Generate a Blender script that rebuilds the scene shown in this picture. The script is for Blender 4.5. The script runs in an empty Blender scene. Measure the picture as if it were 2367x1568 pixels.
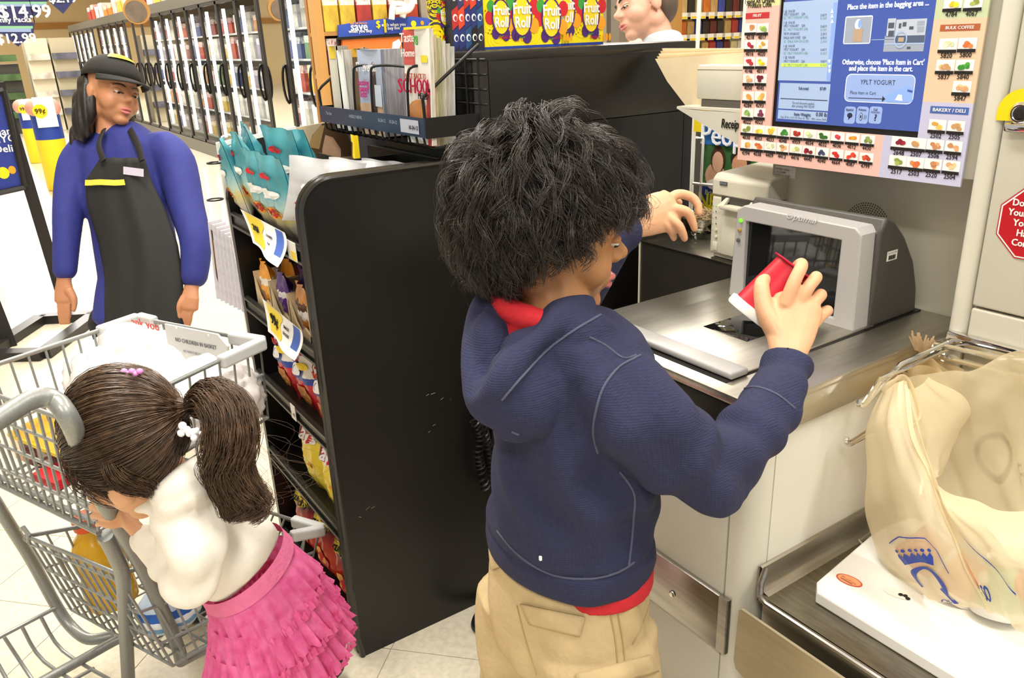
import bpy, bmesh, math, random
import numpy as np
from mathutils import Vector, Matrix
PI = math.pi
S = bpy.context.scene
COL = S.collection
# ------------------------------------------------------------------ camera
CAM_H = 1.43
FPX, IW, IH = 1850.27, 2367.0, 1568.0
PITCH, ROLL, YAW = math.radians(20.674), math.radians(-2.296), math.radians(-56.731)
FW = Vector((math.sin(YAW)*math.cos(PITCH), math.cos(YAW)*math.cos(PITCH), -math.sin(PITCH)))
_r = FW.cross(Vector((0, 0, 1))).normalized()
_u = _r.cross(FW)
RT = _r*math.cos(ROLL) + _u*math.sin(ROLL)
UP = -_r*math.sin(ROLL) + _u*math.cos(ROLL)
CP = Vector((0, 0, CAM_H))
cd = bpy.data.cameras.new('camera'); cam = bpy.data.objects.new('camera', cd); COL.objects.link(cam)
cd.sensor_width = 36.0; cd.lens = FPX/IW*36.0; cd.clip_start = 0.05; cd.clip_end = 200
cam.matrix_world = Matrix((( RT.x, UP.x, -FW.x, CP.x), (RT.y, UP.y, -FW.y, CP.y), (RT.z, UP.z, -FW.z, CP.z), (0, 0, 0, 1)))
S.camera = cam
# ------------------------------------------------------------------ world, lights, exposure
w = bpy.data.worlds.new('store_air'); S.world = w; w.use_nodes = True
w.node_tree.nodes['Background'].inputs[0].default_value = (1.0, 0.98, 0.935, 1)
w.node_tree.nodes['Background'].inputs[1].default_value = 0.62
S.view_settings.view_transform = 'Standard'; S.view_settings.look = 'None'
S.view_settings.gamma = 1.0; S.view_settings.use_curve_mapping = False
S.view_settings.exposure = -0.05
CEIL = 4.3
def ceiling_lamp(x, y, sx, sy, power):
    l = bpy.data.lights.new('ceiling_lamp', 'AREA'); l.shape = 'RECTANGLE'; l.size = sx; l.size_y = sy
    l.energy = power; l.color = (1.0, 0.98, 0.94)
    o = bpy.data.objects.new('ceiling_lamp', l); COL.objects.link(o); o.location = (x, y, CEIL-0.12)
    return o
for lx, ly, pw in ((1.4, 1.6, 135), (-1.6, 0.2, 135), (-1.6, 3.4, 135), (1.4, -1.6, 135), (-4.6, 0.6, 105), (-4.6, 3.6, 130), (-8, 1.0, 165), (-12, 1.0, 220), (-16, 1.0, 260), (-21, 1.0, 280), (-27, 1.0, 300), (-8, 7.5, 200)):
    ceiling_lamp(lx, ly, 2.4, 0.45, pw)
# ------------------------------------------------------------------ pixel of the photograph -> point on a world plane
def ray(px, py): return FW + RT*((px-IW/2)/FPX) - UP*((py-IH/2)/FPX)
def OX(px, py, x): d = ray(px, py); return CP + d*(x/d.x)
def OY(px, py, y): d = ray(px, py); return CP + d*(y/d.y)
def OZ(px, py, z): d = ray(px, py); return CP + d*((z-CAM_H)/d.z)
def AT(px, py, dep): return CP + ray(px, py)*dep
# ------------------------------------------------------------------ materials
def lin(c):
    if isinstance(c, str):
        c = tuple(int(c[i:i+2], 16)/255 for i in (0, 2, 4))
    return tuple((x/12.92 if x <= .04045 else ((x+.055)/1.055)**2.4) for x in c)
MATS = {}
def M(name, col='808080', rough=.5, metal=0.0, spec=.5, noise=None, bump=None, emit=0, alpha=1.0, trans=0.0, coat=0.0, sss=0.0, aniso=0.0, stretch=None, sheen=0.0, ior=1.45, col2=None, translucent=0.0):
    if name in MATS: return MATS[name]
    m = bpy.data.materials.new(name); m.use_nodes = True
    nt = m.node_tree; b = nt.nodes['Principled BSDF']; I = b.inputs
    c = lin(col)
    I['Base Color'].default_value = (*c, 1); I['Roughness'].default_value = rough; I['Metallic'].default_value = metal
    I['Specular IOR Level'].default_value = spec; I['Alpha'].default_value = alpha
    I['Transmission Weight'].default_value = trans; I['Coat Weight'].default_value = coat; I['IOR'].default_value = ior
    I['Anisotropic'].default_value = aniso; I['Sheen Weight'].default_value = sheen
    if sss:
        I['Subsurface Weight'].default_value = sss; I['Subsurface Radius'].default_value = (.012, .005, .003); I['Subsurface Scale'].default_value = 1.0
    if emit:
        I['Emission Color'].default_value = (*c, 1); I['Emission Strength'].default_value = emit
    if noise or bump:
        tc = nt.nodes.new('ShaderNodeTexCoord'); src = tc.outputs['Object']
        if stretch:
            mp = nt.nodes.new('ShaderNodeMapping'); mp.inputs['Scale'].default_value = stretch
            nt.links.new(src, mp.inputs['Vector']); src = mp.outputs['Vector']
    if noise:
        n = nt.nodes.new('ShaderNodeTexNoise'); n.inputs['Scale'].default_value = noise[0]; n.inputs['Detail'].default_value = 4
        nt.links.new(src, n.inputs['Vector'])
        r = nt.nodes.new('ShaderNodeValToRGB')
        a = noise[1]; c2 = lin(col2) if col2 else tuple(x*(1-a) for x in c)
        r.color_ramp.elements[0].position = .35; r.color_ramp.elements[1].position = .65
        r.color_ramp.elements[0].color = (*c2, 1); r.color_ramp.elements[1].color = (*c, 1)
        nt.links.new(n.outputs['Fac'], r.inputs['Fac']); nt.links.new(r.outputs['Color'], I['Base Color'])
    if bump:
        n2 = nt.nodes.new('ShaderNodeTexNoise'); n2.inputs['Scale'].default_value = bump[0]; n2.inputs['Detail'].default_value = 3
        nt.links.new(src, n2.inputs['Vector'])
        bp = nt.nodes.new('ShaderNodeBump'); bp.inputs['Strength'].default_value = bump[1]; bp.inputs['Distance'].default_value = .004
        nt.links.new(n2.outputs['Fac'], bp.inputs['Height']); nt.links.new(bp.outputs['Normal'], I['Normal'])
    if translucent:
        tr = nt.nodes.new('ShaderNodeBsdfTranslucent'); tr.inputs['Color'].default_value = (*c, 1)
        mx = nt.nodes.new('ShaderNodeMixShader'); mx.inputs['Fac'].default_value = translucent
        out = nt.nodes['Material Output']
        nt.links.new(b.outputs[0], mx.inputs[1]); nt.links.new(tr.outputs[0], mx.inputs[2]); nt.links.new(mx.outputs[0], out.inputs[0])
    MATS[name] = m
    return m
def bands(name, stops, axis='Z', rough=.35, noise=.0, coord='Generated', nscale=6, constant=True, spec=.5, alpha=1.0):
    """a print of colour bands across the thing (flat print on packaging)"""
    if name in MATS: return MATS[name]
    m = M(name, 'ffffff', rough, spec=spec, alpha=alpha); nt = m.node_tree; b = nt.nodes['Principled BSDF']
    tc = nt.nodes.new('ShaderNodeTexCoord'); sp = nt.nodes.new('ShaderNodeSeparateXYZ'); nt.links.new(tc.outputs[coord], sp.inputs[0])
    val = sp.outputs[axis]
    if noise:
        n = nt.nodes.new('ShaderNodeTexNoise'); n.inputs['Scale'].default_value = nscale; nt.links.new(tc.outputs[coord], n.inputs['Vector'])
        ma = nt.nodes.new('ShaderNodeMath'); ma.operation = 'MULTIPLY_ADD'; ma.inputs[1].default_value = noise
        nt.links.new(n.outputs['Fac'], ma.inputs[0]); nt.links.new(val, ma.inputs[2]); val = ma.outputs[0]
    r = nt.nodes.new('ShaderNodeValToRGB'); cr = r.color_ramp; cr.interpolation = 'CONSTANT' if constant else 'LINEAR'
    while len(cr.elements) < len(stops): cr.elements.new(.5)
    for e, (p, c) in zip(cr.elements, stops): e.position = p; e.color = (*lin(c), 1)
    nt.links.new(val, r.inputs['Fac']); nt.links.new(r.outputs['Color'], b.inputs['Base Color'])
    return m
def glass(name, col='ffffff', refl=.06, rough=.0, tint=1.0, ior=1.45):
    """thin pane: see-through with a mirror share that grows at grazing angles"""
    if name in MATS: return MATS[name]
    m = bpy.data.materials.new(name); m.use_nodes = True; nt = m.node_tree
    nt.nodes.remove(nt.nodes['Principled BSDF']); out = nt.nodes['Material Output']
    t = nt.nodes.new('ShaderNodeBsdfTransparent'); t.inputs[0].default_value = (*[x*tint for x in lin(col)], 1)
    g = nt.nodes.new('ShaderNodeBsdfGlossy'); g.inputs['Roughness'].default_value = rough; g.inputs[0].default_value = (1, 1, 1, 1)
    f = nt.nodes.new('ShaderNodeFresnel'); f.inputs[0].default_value = ior
    ad = nt.nodes.new('ShaderNodeMath'); ad.operation = 'MULTIPLY_ADD'; ad.inputs[1].default_value = 1.0; ad.inputs[2].default_value = refl; ad.use_clamp = True
    mx = nt.nodes.new('ShaderNodeMixShader')
    nt.links.new(f.outputs[0], ad.inputs[0]); nt.links.new(ad.outputs[0], mx.inputs[0]); nt.links.new(t.outputs[0], mx.inputs[1]); nt.links.new(g.outputs[0], mx.inputs[2]); nt.links.new(mx.outputs[0], out.inputs[0])
    MATS[name] = m
    return m
# ------------------------------------------------------------------ mesh builder
_TX = {}
ORD = ('first second third fourth fifth sixth seventh eighth ninth tenth eleventh twelfth thirteenth fourteenth fifteenth sixteenth seventeenth eighteenth nineteenth twentieth twenty-first twenty-second twenty-third twenty-fourth twenty-fifth twenty-sixth').split()
def text_mesh(s, bold=0.0, shear=0.0):
    k = (s, bold, shear)
    if k in _TX: return _TX[k]
    cu = bpy.data.curves.new('t', 'FONT'); cu.body = s; cu.size = 1; cu.shear = shear; cu.resolution_u = 2;
    cu.align_x = 'CENTER'; cu.align_y = 'CENTER'
    o = bpy.data.objects.new('t', cu)
    me = bpy.data.meshes.new_from_object(o)
    V0 = [v.co.copy() for v in me.vertices]; F0 = [tuple(p.vertices) for p in me.polygons]; r = (list(V0), list(F0))
    if bold:      # heavier strokes: the letter laid down again slightly shifted
        for k_, (dx, dy) in enumerate(((1, .6), (-1, -.6), (1, -.6), (-1, .6))):
            o_ = len(r[0]); r[0].extend(v+Vector((dx*bold*.8, dy*bold*.8, .008*(k_+1))) for v in V0); r[1].extend(tuple(i+o_ for i in f) for f in F0)
    bpy.data.objects.remove(o); bpy.data.curves.remove(cu); bpy.data.meshes.remove(me)
    _TX[k] = r
    return r
FRONT = Matrix(((1, 0, 0), (0, 0, -1), (0, 1, 0)))      # local x,y,normal -> X,Z,-Y
SIDE = Matrix(((0, 0, 1), (1, 0, 0), (0, 1, 0)))         # -> Y,Z,X
FLAT = Matrix.Identity(3)
class MB:
    def __init__(s): s.v = []; s.f = []; s.m = []
    def add(s, vs, fs, mi=0):
        o = len(s.v); s.v += [tuple(x) for x in vs]; s.f += [tuple(i+o for i in f) for f in fs]; s.m += [mi]*len(fs); return s
    def box(s, lo, hi, mi=0, b=0.0, T=None, seg=2):
        bm = bmesh.new(); bmesh.ops.create_cube(bm, size=1)
        c = [(a+d)/2 for a, d in zip(lo, hi)]; e = [abs(d-a) for a, d in zip(lo, hi)]
        for v in bm.verts: v.co = Vector((c[0]+v.co.x*e[0], c[1]+v.co.y*e[1], c[2]+v.co.z*e[2]))
        if b: bmesh.ops.bevel(bm, geom=bm.edges[:], offset=min(b, min(e)*.49), segments=seg, affect='EDGES', profile=.5)
        if T is not None: bmesh.ops.transform(bm, matrix=T, verts=bm.verts)
        bm.verts.ensure_lookup_table()
        s.add([v.co for v in bm.verts], [[v.index for v in f.verts] for f in bm.faces], mi); bm.free(); return s
    def tube(s, pts, rad, n=8, mi=0, caps=True, closed=False, flat=1.0):
        P = [Vector(p) for p in pts]; N = len(P)
        R = [rad]*N if not hasattr(rad, '__len__') else rad
        T = []
        for i in range(N):
            a = P[(i-1) % N] if (closed or i > 0) else P[i]; b = P[(i+1) % N] if (closed or i < N-1) else P[i]
            t = (b-a); T.append(t.normalized() if t.length > 1e-9 else Vector((0, 0, 1)))
        x = T[0].orthogonal().normalized(); vs = []
        for i in range(N):
            x = (x - T[i]*x.dot(T[i]));
            x = x.normalized() if x.length > 1e-6 else T[i].orthogonal().normalized()
            y = T[i].cross(x)
            for k in range(n):
                a = 2*PI*k/n; vs.append(P[i] + (x*math.cos(a)+y*math.sin(a)*flat)*R[i])
        fs = []
        for i in range(N if closed else N-1):
            j = (i+1) % N
            for k in range(n):
                l = (k+1) % n; fs.append((i*n+k, i*n+l, j*n+l, j*n+k))
        if caps and not closed:
            fs.append(tuple(range(n-1, -1, -1))); fs.append(tuple((N-1)*n+k for k in range(n)))
        return s.add(vs, fs, mi)
    def lathe(s, prof, n=20, T=None, mi=0, caps=True):
        T = T or Matrix.Identity(4); vs = []; fs = []
        for r, z in prof:
            for k in range(n): a = 2*PI*k/n; vs.append(T @ Vector((r*math.cos(a), r*math.sin(a), z)))
        for i in range(len(prof)-1):
            for k in range(n): l = (k+1) % n; fs.append((i*n+k, i*n+l, (i+1)*n+l, (i+1)*n+k))
        if caps:
            fs.append(tuple(range(n-1, -1, -1))); fs.append(tuple((len(prof)-1)*n+k for k in range(n)))
        return s.add(vs, fs, mi)
    def grid(s, fn, nu, nv, mi=0, cu=False, cv=False):
        vs = [fn(i/(nu if cu else nu-1), j/(nv if cv else nv-1)) for i in range(nu) for j in range(nv)]; fs = []
        for i in range(nu if cu else nu-1):
            for j in range(nv if cv else nv-1):
                a, b = (i+1) % nu, (j+1) % nv; fs.append((i*nv+j, a*nv+j, a*nv+b, i*nv+b))
        return s.add(vs, fs, mi)
    def prism(s, pts, d, mi=0):
        """polygon of 3-D points extruded by vector d"""
        P = [Vector(p) for p in pts]; n = len(P); d = Vector(d)
        vs = P + [p+d for p in P]
        fs = [tuple(range(n)), tuple(range(2*n-1, n-1, -1))] + [(i, i+n, (i+1) % n+n, (i+1) % n) for i in range(n)]
        return s.add(vs, fs, mi)
    def quad(s, a, b, c, d, mi=0): return s.add([a, b, c, d], [(0, 1, 2, 3)], mi)
    def poly(s, pts, mi=0): return s.add(pts, [tuple(range(len(pts)))], mi)
    def disc(s, c, ax, ay, n=12, mi=0):
        c = Vector(c); ax = Vector(ax); ay = Vector(ay)
        return s.add([c+ax*math.cos(2*PI*k/n)+ay*math.sin(2*PI*k/n) for k in range(n)], [tuple(range(n))], mi)
    def text(s, t, o, size, R=FRONT, mi=0, sx=1.0, bold=0.0, shear=0.0, align='C', fn=None, fit=None):
        V_, F_ = text_mesh(t, bold, shear); o = Vector(o)
        if not V_: return s
        if fit: sx = fit/((max(v.x for v in V_)-min(v.x for v in V_))*size)
        if align == 'L': x0 = min(v.x for v in V_)
        elif align == 'R': x0 = max(v.x for v in V_)
        else: x0 = 0
        L = [Vector(((v.x-x0)*size*sx, v.y*size, max(v.z*size, v.z*.004))) for v in V_]
        return s.add([fn(p)+Vector((0, -p.z*1.5, 0)) if fn else o + R @ p for p in L], F_, mi)
    def ellipsoid(s, c, r, R=None, nu=16, nv=10, mi=0):
        c = Vector(c); vs = []
        for j in range(nv+1):
            t = PI*j/nv
            for i in range(nu):
                a = 2*PI*i/nu; p = Vector((r[0]*math.sin(t)*math.cos(a), r[1]*math.sin(t)*math.sin(a), r[2]*math.cos(t)))
                vs.append(c + (R @ p if R else p))
        fs = [(j*nu+i, (j+1)*nu+i, (j+1)*nu+(i+1) % nu, j*nu+(i+1) % nu) for j in range(nv) for i in range(nu)]
        return s.add(vs, fs, mi)
    def xf(s, T): s.v = [tuple(T @ Vector(v)) for v in s.v]; return s
    def mesh(s, name, mats, org=(0, 0, 0), smooth=35):
        me = bpy.data.meshes.new(name)
        me.from_pydata([(v[0]-org[0], v[1]-org[1], v[2]-org[2]) for v in s.v], [], s.f)
        for m in (mats if isinstance(mats, (list, tuple)) else [mats]): me.materials.append(m)
        me.polygons.foreach_set('material_index', s.m)
        if smooth:
            me.polygons.foreach_set('use_smooth', [True]*len(me.polygons)); me.set_sharp_from_angle(angle=math.radians(smooth))
        me.update(); return me
    def build(s, name, mats, parent=None, smooth=35, recalc=True):
        """parent None: a top-level mesh with its origin at the base centre; else a part of parent"""
        if parent is None:
            xs, ys, zs = zip(*s.v); org = ((min(xs)+max(xs))/2, (min(ys)+max(ys))/2, min(zs))
        else: org = ORG.get(parent.name, (0, 0, 0))
        me = s.mesh(name, mats, org, smooth)
        if recalc:
            bm = bmesh.new(); bm.from_mesh(me); bmesh.ops.recalc_face_normals(bm, faces=bm.faces); bm.to_mesh(me); bm.free()
        o = bpy.data.objects.new(name, me); COL.objects.link(o); ORG[o.name] = org
        if parent is None: o.location = org
        else: o.parent = parent
        return o
ORG = {}
def tag(o, label=None, cat=None, group=None, kind=None):
    if label: o['label'] = label
    if cat: o['category'] = cat
    if group: o['group'] = group
    if kind: o['kind'] = kind
    return o
def thing(name, label, cat, loc=(0, 0, 0), group=None, kind=None):
    o = bpy.data.objects.new(name, None); COL.objects.link(o); o.location = loc; o.empty_display_size = .05
    ORG[o.name] = tuple(loc); return tag(o, label, cat, group, kind)
def proto(name):
    o = bpy.data.objects.new(name, None); COL.objects.link(o); ORG[o.name] = (0, 0, 0); return o
def copy_tree(o, parent=None):
    c = o.copy(); COL.objects.link(c); c.parent = parent; ORG[c.name] = ORG.get(o.name, (0, 0, 0))
    for ch in list(o.children): copy_tree(ch, c)
    return c
def lerp(a, b, t): return a+(b-a)*t
def vl(a, b, t): return Vector(a).lerp(Vector(b), t)
def bez(P, n):
    """smooth curve through points (Catmull-Rom)"""
    P = [Vector(p) for p in P]; out = []; N = len(P)
    for i in range(N-1):
        p0 = P[max(i-1, 0)]; p1 = P[i]; p2 = P[i+1]; p3 = P[min(i+2, N-1)]
        for k in range(n):
            t = k/n; out.append(.5*((2*p1)+(p2-p0)*t+(2*p0-5*p1+4*p2-p3)*t*t+(3*p1-p0-3*p2+p3)*t**3))
    return out+[P[-1]]
rnd = random.Random(7)
# shared materials
BEIGE = M('beige_enamel', 'c9c5b5', .42, noise=(3, .05))
BEIGE2 = M('pale_beige_enamel', 'd4d0c1', .45, noise=(4, .04))
STEEL = M('brushed_steel', 'b4b0a8', .3, 1.0, noise=(3, .22), bump=(40, .015), stretch=(2, 30, 30))
STEELX = M('brushed_steel_cross', 'c6c1b6', .36, 1.0, noise=(3, .15), bump=(40, .012), stretch=(30, 2, 30))
CHROME = M('chrome', 'e0dedb', .08, 1.0)
BLACK = M('black_laminate', '141210', .34, noise=(5, .2))
BLACKP = M('black_plastic', '141312', .35)
BLACKM = M('black_wire', '1a1918', .4, .3)
WHITE = M('white_plastic', 'f1eee6', .4)
GREYP = M('grey_plastic', 'b0adab', .35)
DKGREY = M('charcoal_plastic', '4a4743', .4, noise=(80, .08))
INK = M('black_ink', '191512', .7)
WINK = M('white_ink', 'f6f4ef', .7)
PAPER = M('paper', 'eeeae2', .8)
TAN = M('tan_trim', 'b98a4c', .5)
# ================================================================== floor and shell
fl = MB(); fl.box((-34, -6, -.08), (4, 12, -.004), 0)
FLOORM = M('floor_vinyl', 'ddd4bd', .28, noise=(55, .13), coat=.15)
floor = tag(fl.build('floor', FLOORM, smooth=0), 'cream speckled vinyl tile floor', None, kind='structure')
# the nearest tiles of the floor, each a thin slab with an open joint
tp = MB(); tp.box((.0012, .0012, -.004), (.3036, .3036, .0), 0)
tm = tp.mesh('floor_tile', M('floor_tile_vinyl', 'ddd4bd', .26, noise=(60, .15), coat=.15), smooth=0)
ta = math.atan2(.8285-.6050, -1.3025+1.5336)
for i in range(-7, 8):
    for j in range(-7, 8):
        p = Vector((-1.5336, .6050, 0)) + Vector((math.cos(ta), math.sin(ta), 0))*(i*.3048) + Vector((-math.sin(ta), math.cos(ta), 0))*(j*.3048)
        o = bpy.data.objects.new('floor_tile', tm); COL.objects.link(o); o.parent = floor
        o.location = p - floor.location; o.rotation_euler = (0, 0, ta)
# ================================================================== self-checkout counter
ZC, YF, XL, XR, YB = .91, .876, -1.163, -.685, 1.458
ctr = thing('checkout_counter', 'beige self-checkout counter with stainless steel top in front of the boy', 'counter', ((XL+XR)/2, 1.15, 0))
b = MB(); b.box((XL, YF, ZC-.016), (XR, YB, ZC), 0, .004); b.box((XR-.012, YF, ZC-.062), (XR, 1.335, ZC-.01), 0, .004)
b.build('steel_top', STEELX, ctr)
b = MB(); b.box((XL, YF+.002, .80), (XR-.012, YF+.02, ZC-.016), 0, .003); b.build('apron', M('steel_painted_reflection', '2c2925', .32, .6), ctr)  # steel front face; its dark reflections are painted into the colour
b = MB(); b.box((XL+.01, .90, .02), (-.748, .92, .80), 0, .003); b.build('front_panel', BEIGE, ctr)
b = MB(); b.box((-.744, .945, .02), (-.70, .99, .85), 0, .0)
cc = Vector((-.744, .944, 0))
arc = [(cc.x+.044*math.sin(a), cc.y-.044*math.cos(a)) for a in [i*PI/2/8 for i in range(9)]]
b = MB(); b.prism([(x, y, .02) for x, y in arc]+[(-.744, .944, .02)], (0, 0, .83)); b.build('corner_post', BEIGE2, ctr, smooth=40)
b = MB(); b.box((-.72, .947, .02), (-.70, 1.34, .85), 0, .002); b.build('side_panel', BEIGE2, ctr)
b = MB(); b.box((XL+.012, .925, .0), (-.725, 1.45, .84), 0); b.build('carcass', BEIGE, ctr)
# bumper strip: steel band that wraps toward the corner
z1 = OY(1672, 1381, .893).z; z0 = OY(1655, 1497, .893).z
b = MB(); b.box((XL, .889, z0), (-.747, .899, z1), 0, .002)
b.prism([(-.747, .889, z0), (-.730, .889, z0), (-.728, .893, z0), (-.728, .899, z0), (-.747, .899, z0)], (0, 0, z1-z0))
b.build('bumper_strip', STEEL, ctr)
b = MB(); q = OY(1554, 1374, .888); b.lathe([(.0065, 0), (.006, .002), (.004, .0035)], 14, Matrix.Translation(q) @ FRONT.to_4x4()); b.box((q.x-.004, q.y-.0042, q.z-.0008), (q.x+.004, q.y-.003, q.z+.0008), 0)
b.build('screw', CHROME, ctr)
b = MB(); b.box((XL-.004, YF+.03, .02), (XL+.001, 1.45, .85), 0); b.build('left_panel', BEIGE, ctr)
# ---- tall back panel of the kiosk
bk = thing('kiosk_back_panel', 'beige back panel with a round speaker grille behind the scanner', 'panel', (-.91, 1.5, .86))
b = MB(); b.box((-1.157, YB, ZC-.05), (-.66, 1.62, 2.0), 0, .006); b.build('panel_sheet', BEIGE, bk)
b = MB(); sc = OY(2002, 527, YB-.001)
for k in range(7):
    r_ = .022+.0046*k; n_ = int(2*PI*r_/.0052)
    for i in range(n_):
        a = 2*PI*i/n_; b.disc(sc+Vector((r_*math.cos(a), 0, r_*math.sin(a))), (.0014, 0, 0), (0, 0, .0014), 6)
tag(b.build('speaker_grille', INK, bk, smooth=0), 'rings of small dark speaker holes', kind='stuff')
b = MB(); l0, l1, l2, l3 = [OY(x, y, YB-.001) for x, y in ((1793, 383), (1840, 388), (1838, 413), (1791, 409))]
b.quad(l0, l1, l2, l3, 0)
for k, t in enumerate(('MODEL: U-Scan', 'S/N K20489', 'NTEP CC: 04-051')):
    b.text(t, vl(l0, l3, .25+.27*k)+Vector((.002, -.001, 0)), .0068, FRONT, 1, .8, align='L')
b.build('rating_label', [PAPER, INK], bk, smooth=0)
# ---- cabinet at the right of the kiosk
YR = 1.338
cab = thing('bagging_cabinet', 'tall beige cabinet with lock and red stop decal behind the plastic bags', 'cabinet', (-.3, 1.6, 0))
xl = -.668
b = MB(); b.box((xl+.03, YR+.02, 0), (.3, 1.9, 2.0), 0); b.build('carcass', BEIGE2, cab)
b = MB(); b.box((xl, YR, 0), (xl+.0305, YR+.2, 2.0), 0, .012, seg=4); b.build('corner_column', BEIGE2, cab)
zg = OY(2242, 709, YR).z
b = MB(); b.box((xl+.034, YR+.002, zg+.002), (.3, YR+.022, 2.0), 0, .004, seg=3); dr = b.build('door', BEIGE, cab)
b = MB(); b.box((xl+.034, YR+.002, 0.02), (.3, YR+.022, zg-.002), 0, .004, seg=3); b.build('lower_panel', M('grey_beige_enamel', 'c3beae', .5, noise=(4, .05)), cab)
lc = OY(2362, 262, YR)
Tl = Matrix.Translation(lc) @ FRONT.to_4x4()
b = MB()
oc = [(.036*math.cos(a), .036*math.sin(a)) for a in [PI*i/16 for i in range(17)]]
b.prism([lc+Vector((x, -.0005, z)) for x, z in oc+[(-.036, -.012), (.036, -.012)]], (0, -.0008, 0)); b.build('lock_decal', M('yellow_decal', 'f0d20c', .5), dr)
b = MB(); b.lathe([(.017, 0), (.017, .004), (.013, .008), (.011, .008), (.0105, .006), (0.0001, .006)], 24, Tl); b.box((lc.x-.002, lc.y-.0075, lc.z-.006), (lc.x+.002, lc.y-.0055, lc.z+.006), 1)
b.box((lc.x-.018, lc.y-.012, lc.z-.028), (lc.x+.03, lc.y, lc.z-.014), 0, .004)
b.build('lock', [CHROME, INK], dr)
# red octagon decal
oc0 = OY(2367, 505, YR).x; o_c = Vector((OY(2385, 520, YR).x, YR-.001, OY(2340, 520, YR).z)); R8 = .058
o_l = OY(2305, 535, YR); o_b = OY(2342, 583, YR); o_c = Vector((o_l.x+.055, YR+.0005, (OY(2318, 470, YR).z+OY(2305, 545, YR).z)/2))
def octa(r): return [o_c+Vector((r*math.cos(PI/8+k*PI/4), 0, r*math.sin(PI/8+k*PI/4))) for k in range(8)]
b = MB(); b.poly(octa(.0615), 0); b.poly([p+Vector((0, -.0004, 0)) for p in octa(.0595)], 1); b.poly([p+Vector((0, -.0008, 0)) for p in octa(.057)], 0)
for k, t in enumerate(('Do Not Leave', 'Your Bags Until', 'Your Order', 'Has Been', 'Completed')):
    b.text(t, o_c+Vector((.0, -.0014, .030-.0155*k)), .0150, FRONT, 1, .9, bold=.03)
b.build('stop_decal', [M('stop_red', 'b5121f', .45), WINK], dr, smooth=0)
# ================================================================== scanner
sx0, sx1, sy0, sy1 = -1.076, -.778, .955, 1.245
scn = thing('barcode_scanner', 'grey bioptic barcode scanner with upright glass window on the steel counter', 'scanner', ((sx0+sx1)/2, 1.2, ZC))
b = MB(); b.box((sx0-.004, sy0-.05, ZC), (sx1+.004, 1.30, ZC+.001), 0); b.build('platter_gap', INK, scn)  # black sheet that paints the dark gap around the platter
b = MB(); b.box((sx0, sy0, ZC), (sx1, 1.30, ZC+.005), 0, .0015); b.build('platter', STEELX, scn)
w0 = OZ(1627, 754, ZC+.0055); w1 = OZ(1727, 790, ZC+.0055)
b = MB(); b.box((w0.x, w1.y, ZC+.003), (w1.x, 1.17, ZC+.0058), 0, .001); b.build('platter_window', M('dark_glass', '0a0b0c', .04, spec=.8), scn)
b = MB(); b.box((sx0-.004, .914, ZC+.002), (sx1+.006, sy0, ZC+.014), 0, .004, seg=3); br = b.build('front_bar', GREYP, scn)
b = MB(); b.box((sx0+.012, .926, ZC+.0141), (sx0+.05, .931, ZC+.0143), 0); b.build('bar_label', M('bar_label_grey', '8b8983', .6), br)
# tower bezel
yb0, yb1 = 1.243, 1.292
fr = MB()
def pz(x, y, z): return (x, y, z)
ol = [(-1.071, .912), (-.783, .912), (-.788, 1.088), (-.800, 1.099), (-1.046, 1.103), (-1.062, 1.094)]
gl = [(-1.036, .928), (-.826, .928), (-.826, 1.073), (-1.040, 1.073)]
def ring(outer, inner, y0, y1, mb, mi=0):
    # quads between matching rings: outer resampled by angle from the inner corners
    n = 48; c = (sum(p[0] for p in inner)/len(inner), sum(p[1] for p in inner)/len(inner))
    def hit(poly, a):
        dx, dz = math.cos(a), math.sin(a); best = None
        for i in range(len(poly)):
            p, q = poly[i], poly[(i+1) % len(poly)]; ex, ez = q[0]-p[0], q[1]-p[1]; den = dx*ez-dz*ex
            if abs(den) < 1e-12: continue
            t = ((p[0]-c[0])*ez-(p[1]-c[1])*ex)/den; s_ = ((p[0]-c[0])*dz-(p[1]-c[1])*dx)/den
            if t > 0 and -1e-6 <= s_ <= 1+1e-6 and (best is None or t < best): best = t
        return (c[0]+dx*best, c[1]+dz*best)
    angs = sorted([2*PI*k/n for k in range(n)]+[math.atan2(p[1]-c[1], p[0]-c[0]) % (2*PI) for p in list(outer)+list(inner)])
    O = [hit(outer, a) for a in angs]; I_ = [hit(inner, a) for a in angs]; m = len(angs)
    vs = [(x, y0, z) for x, z in O]+[(x, y0, z) for x, z in I_]+[(x, y1, z) for x, z in O]+[(x, y1, z) for x, z in I_]
    fs = []
    for i in range(m):
        j = (i+1) % m
        fs += [(i, j, m+j, m+i), (2*m+i, 3*m+i, 3*m+j, 2*m+j), (i, 2*m+i, 2*m+j, j), (m+i, m+j, 3*m+j, 3*m+i)]
    mb.add(vs, fs, mi)
ring(ol, gl, yb0, yb1, fr); bz = fr.build('bezel', GREYP, scn)
bv = bz.modifiers.new('b', 'BEVEL'); bv.width = .004; bv.segments = 2; bv.limit_method = 'ANGLE'; bv.angle_limit = math.radians(60)
b = MB(); b.quad((-1.041, yb0+.008, .926), (-.824, yb0+.008, .926), (-.824, yb0+.012, 1.075), (-1.041, yb0+.012, 1.075)); b.build('tower_window', M('tower_glass', '151617', .03, spec=1.0), scn)
pr = [(1.285, ZC), (1.283, 1.085), (1.30, 1.112), (1.325, 1.103), (1.365, 1.068), (1.405, 1.016), (1.428, .96), (1.436, ZC)]
b = MB(); b.prism([(-.779, y, z) for y, z in pr], (-.29, 0, 0)); hd = b.build('hood', DKGREY, scn, smooth=30)
bv = hd.modifiers.new('b', 'BEVEL'); bv.width = .006; bv.segments = 3; bv.limit_method = 'ANGLE'; bv.angle_limit = math.radians(50)
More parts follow.
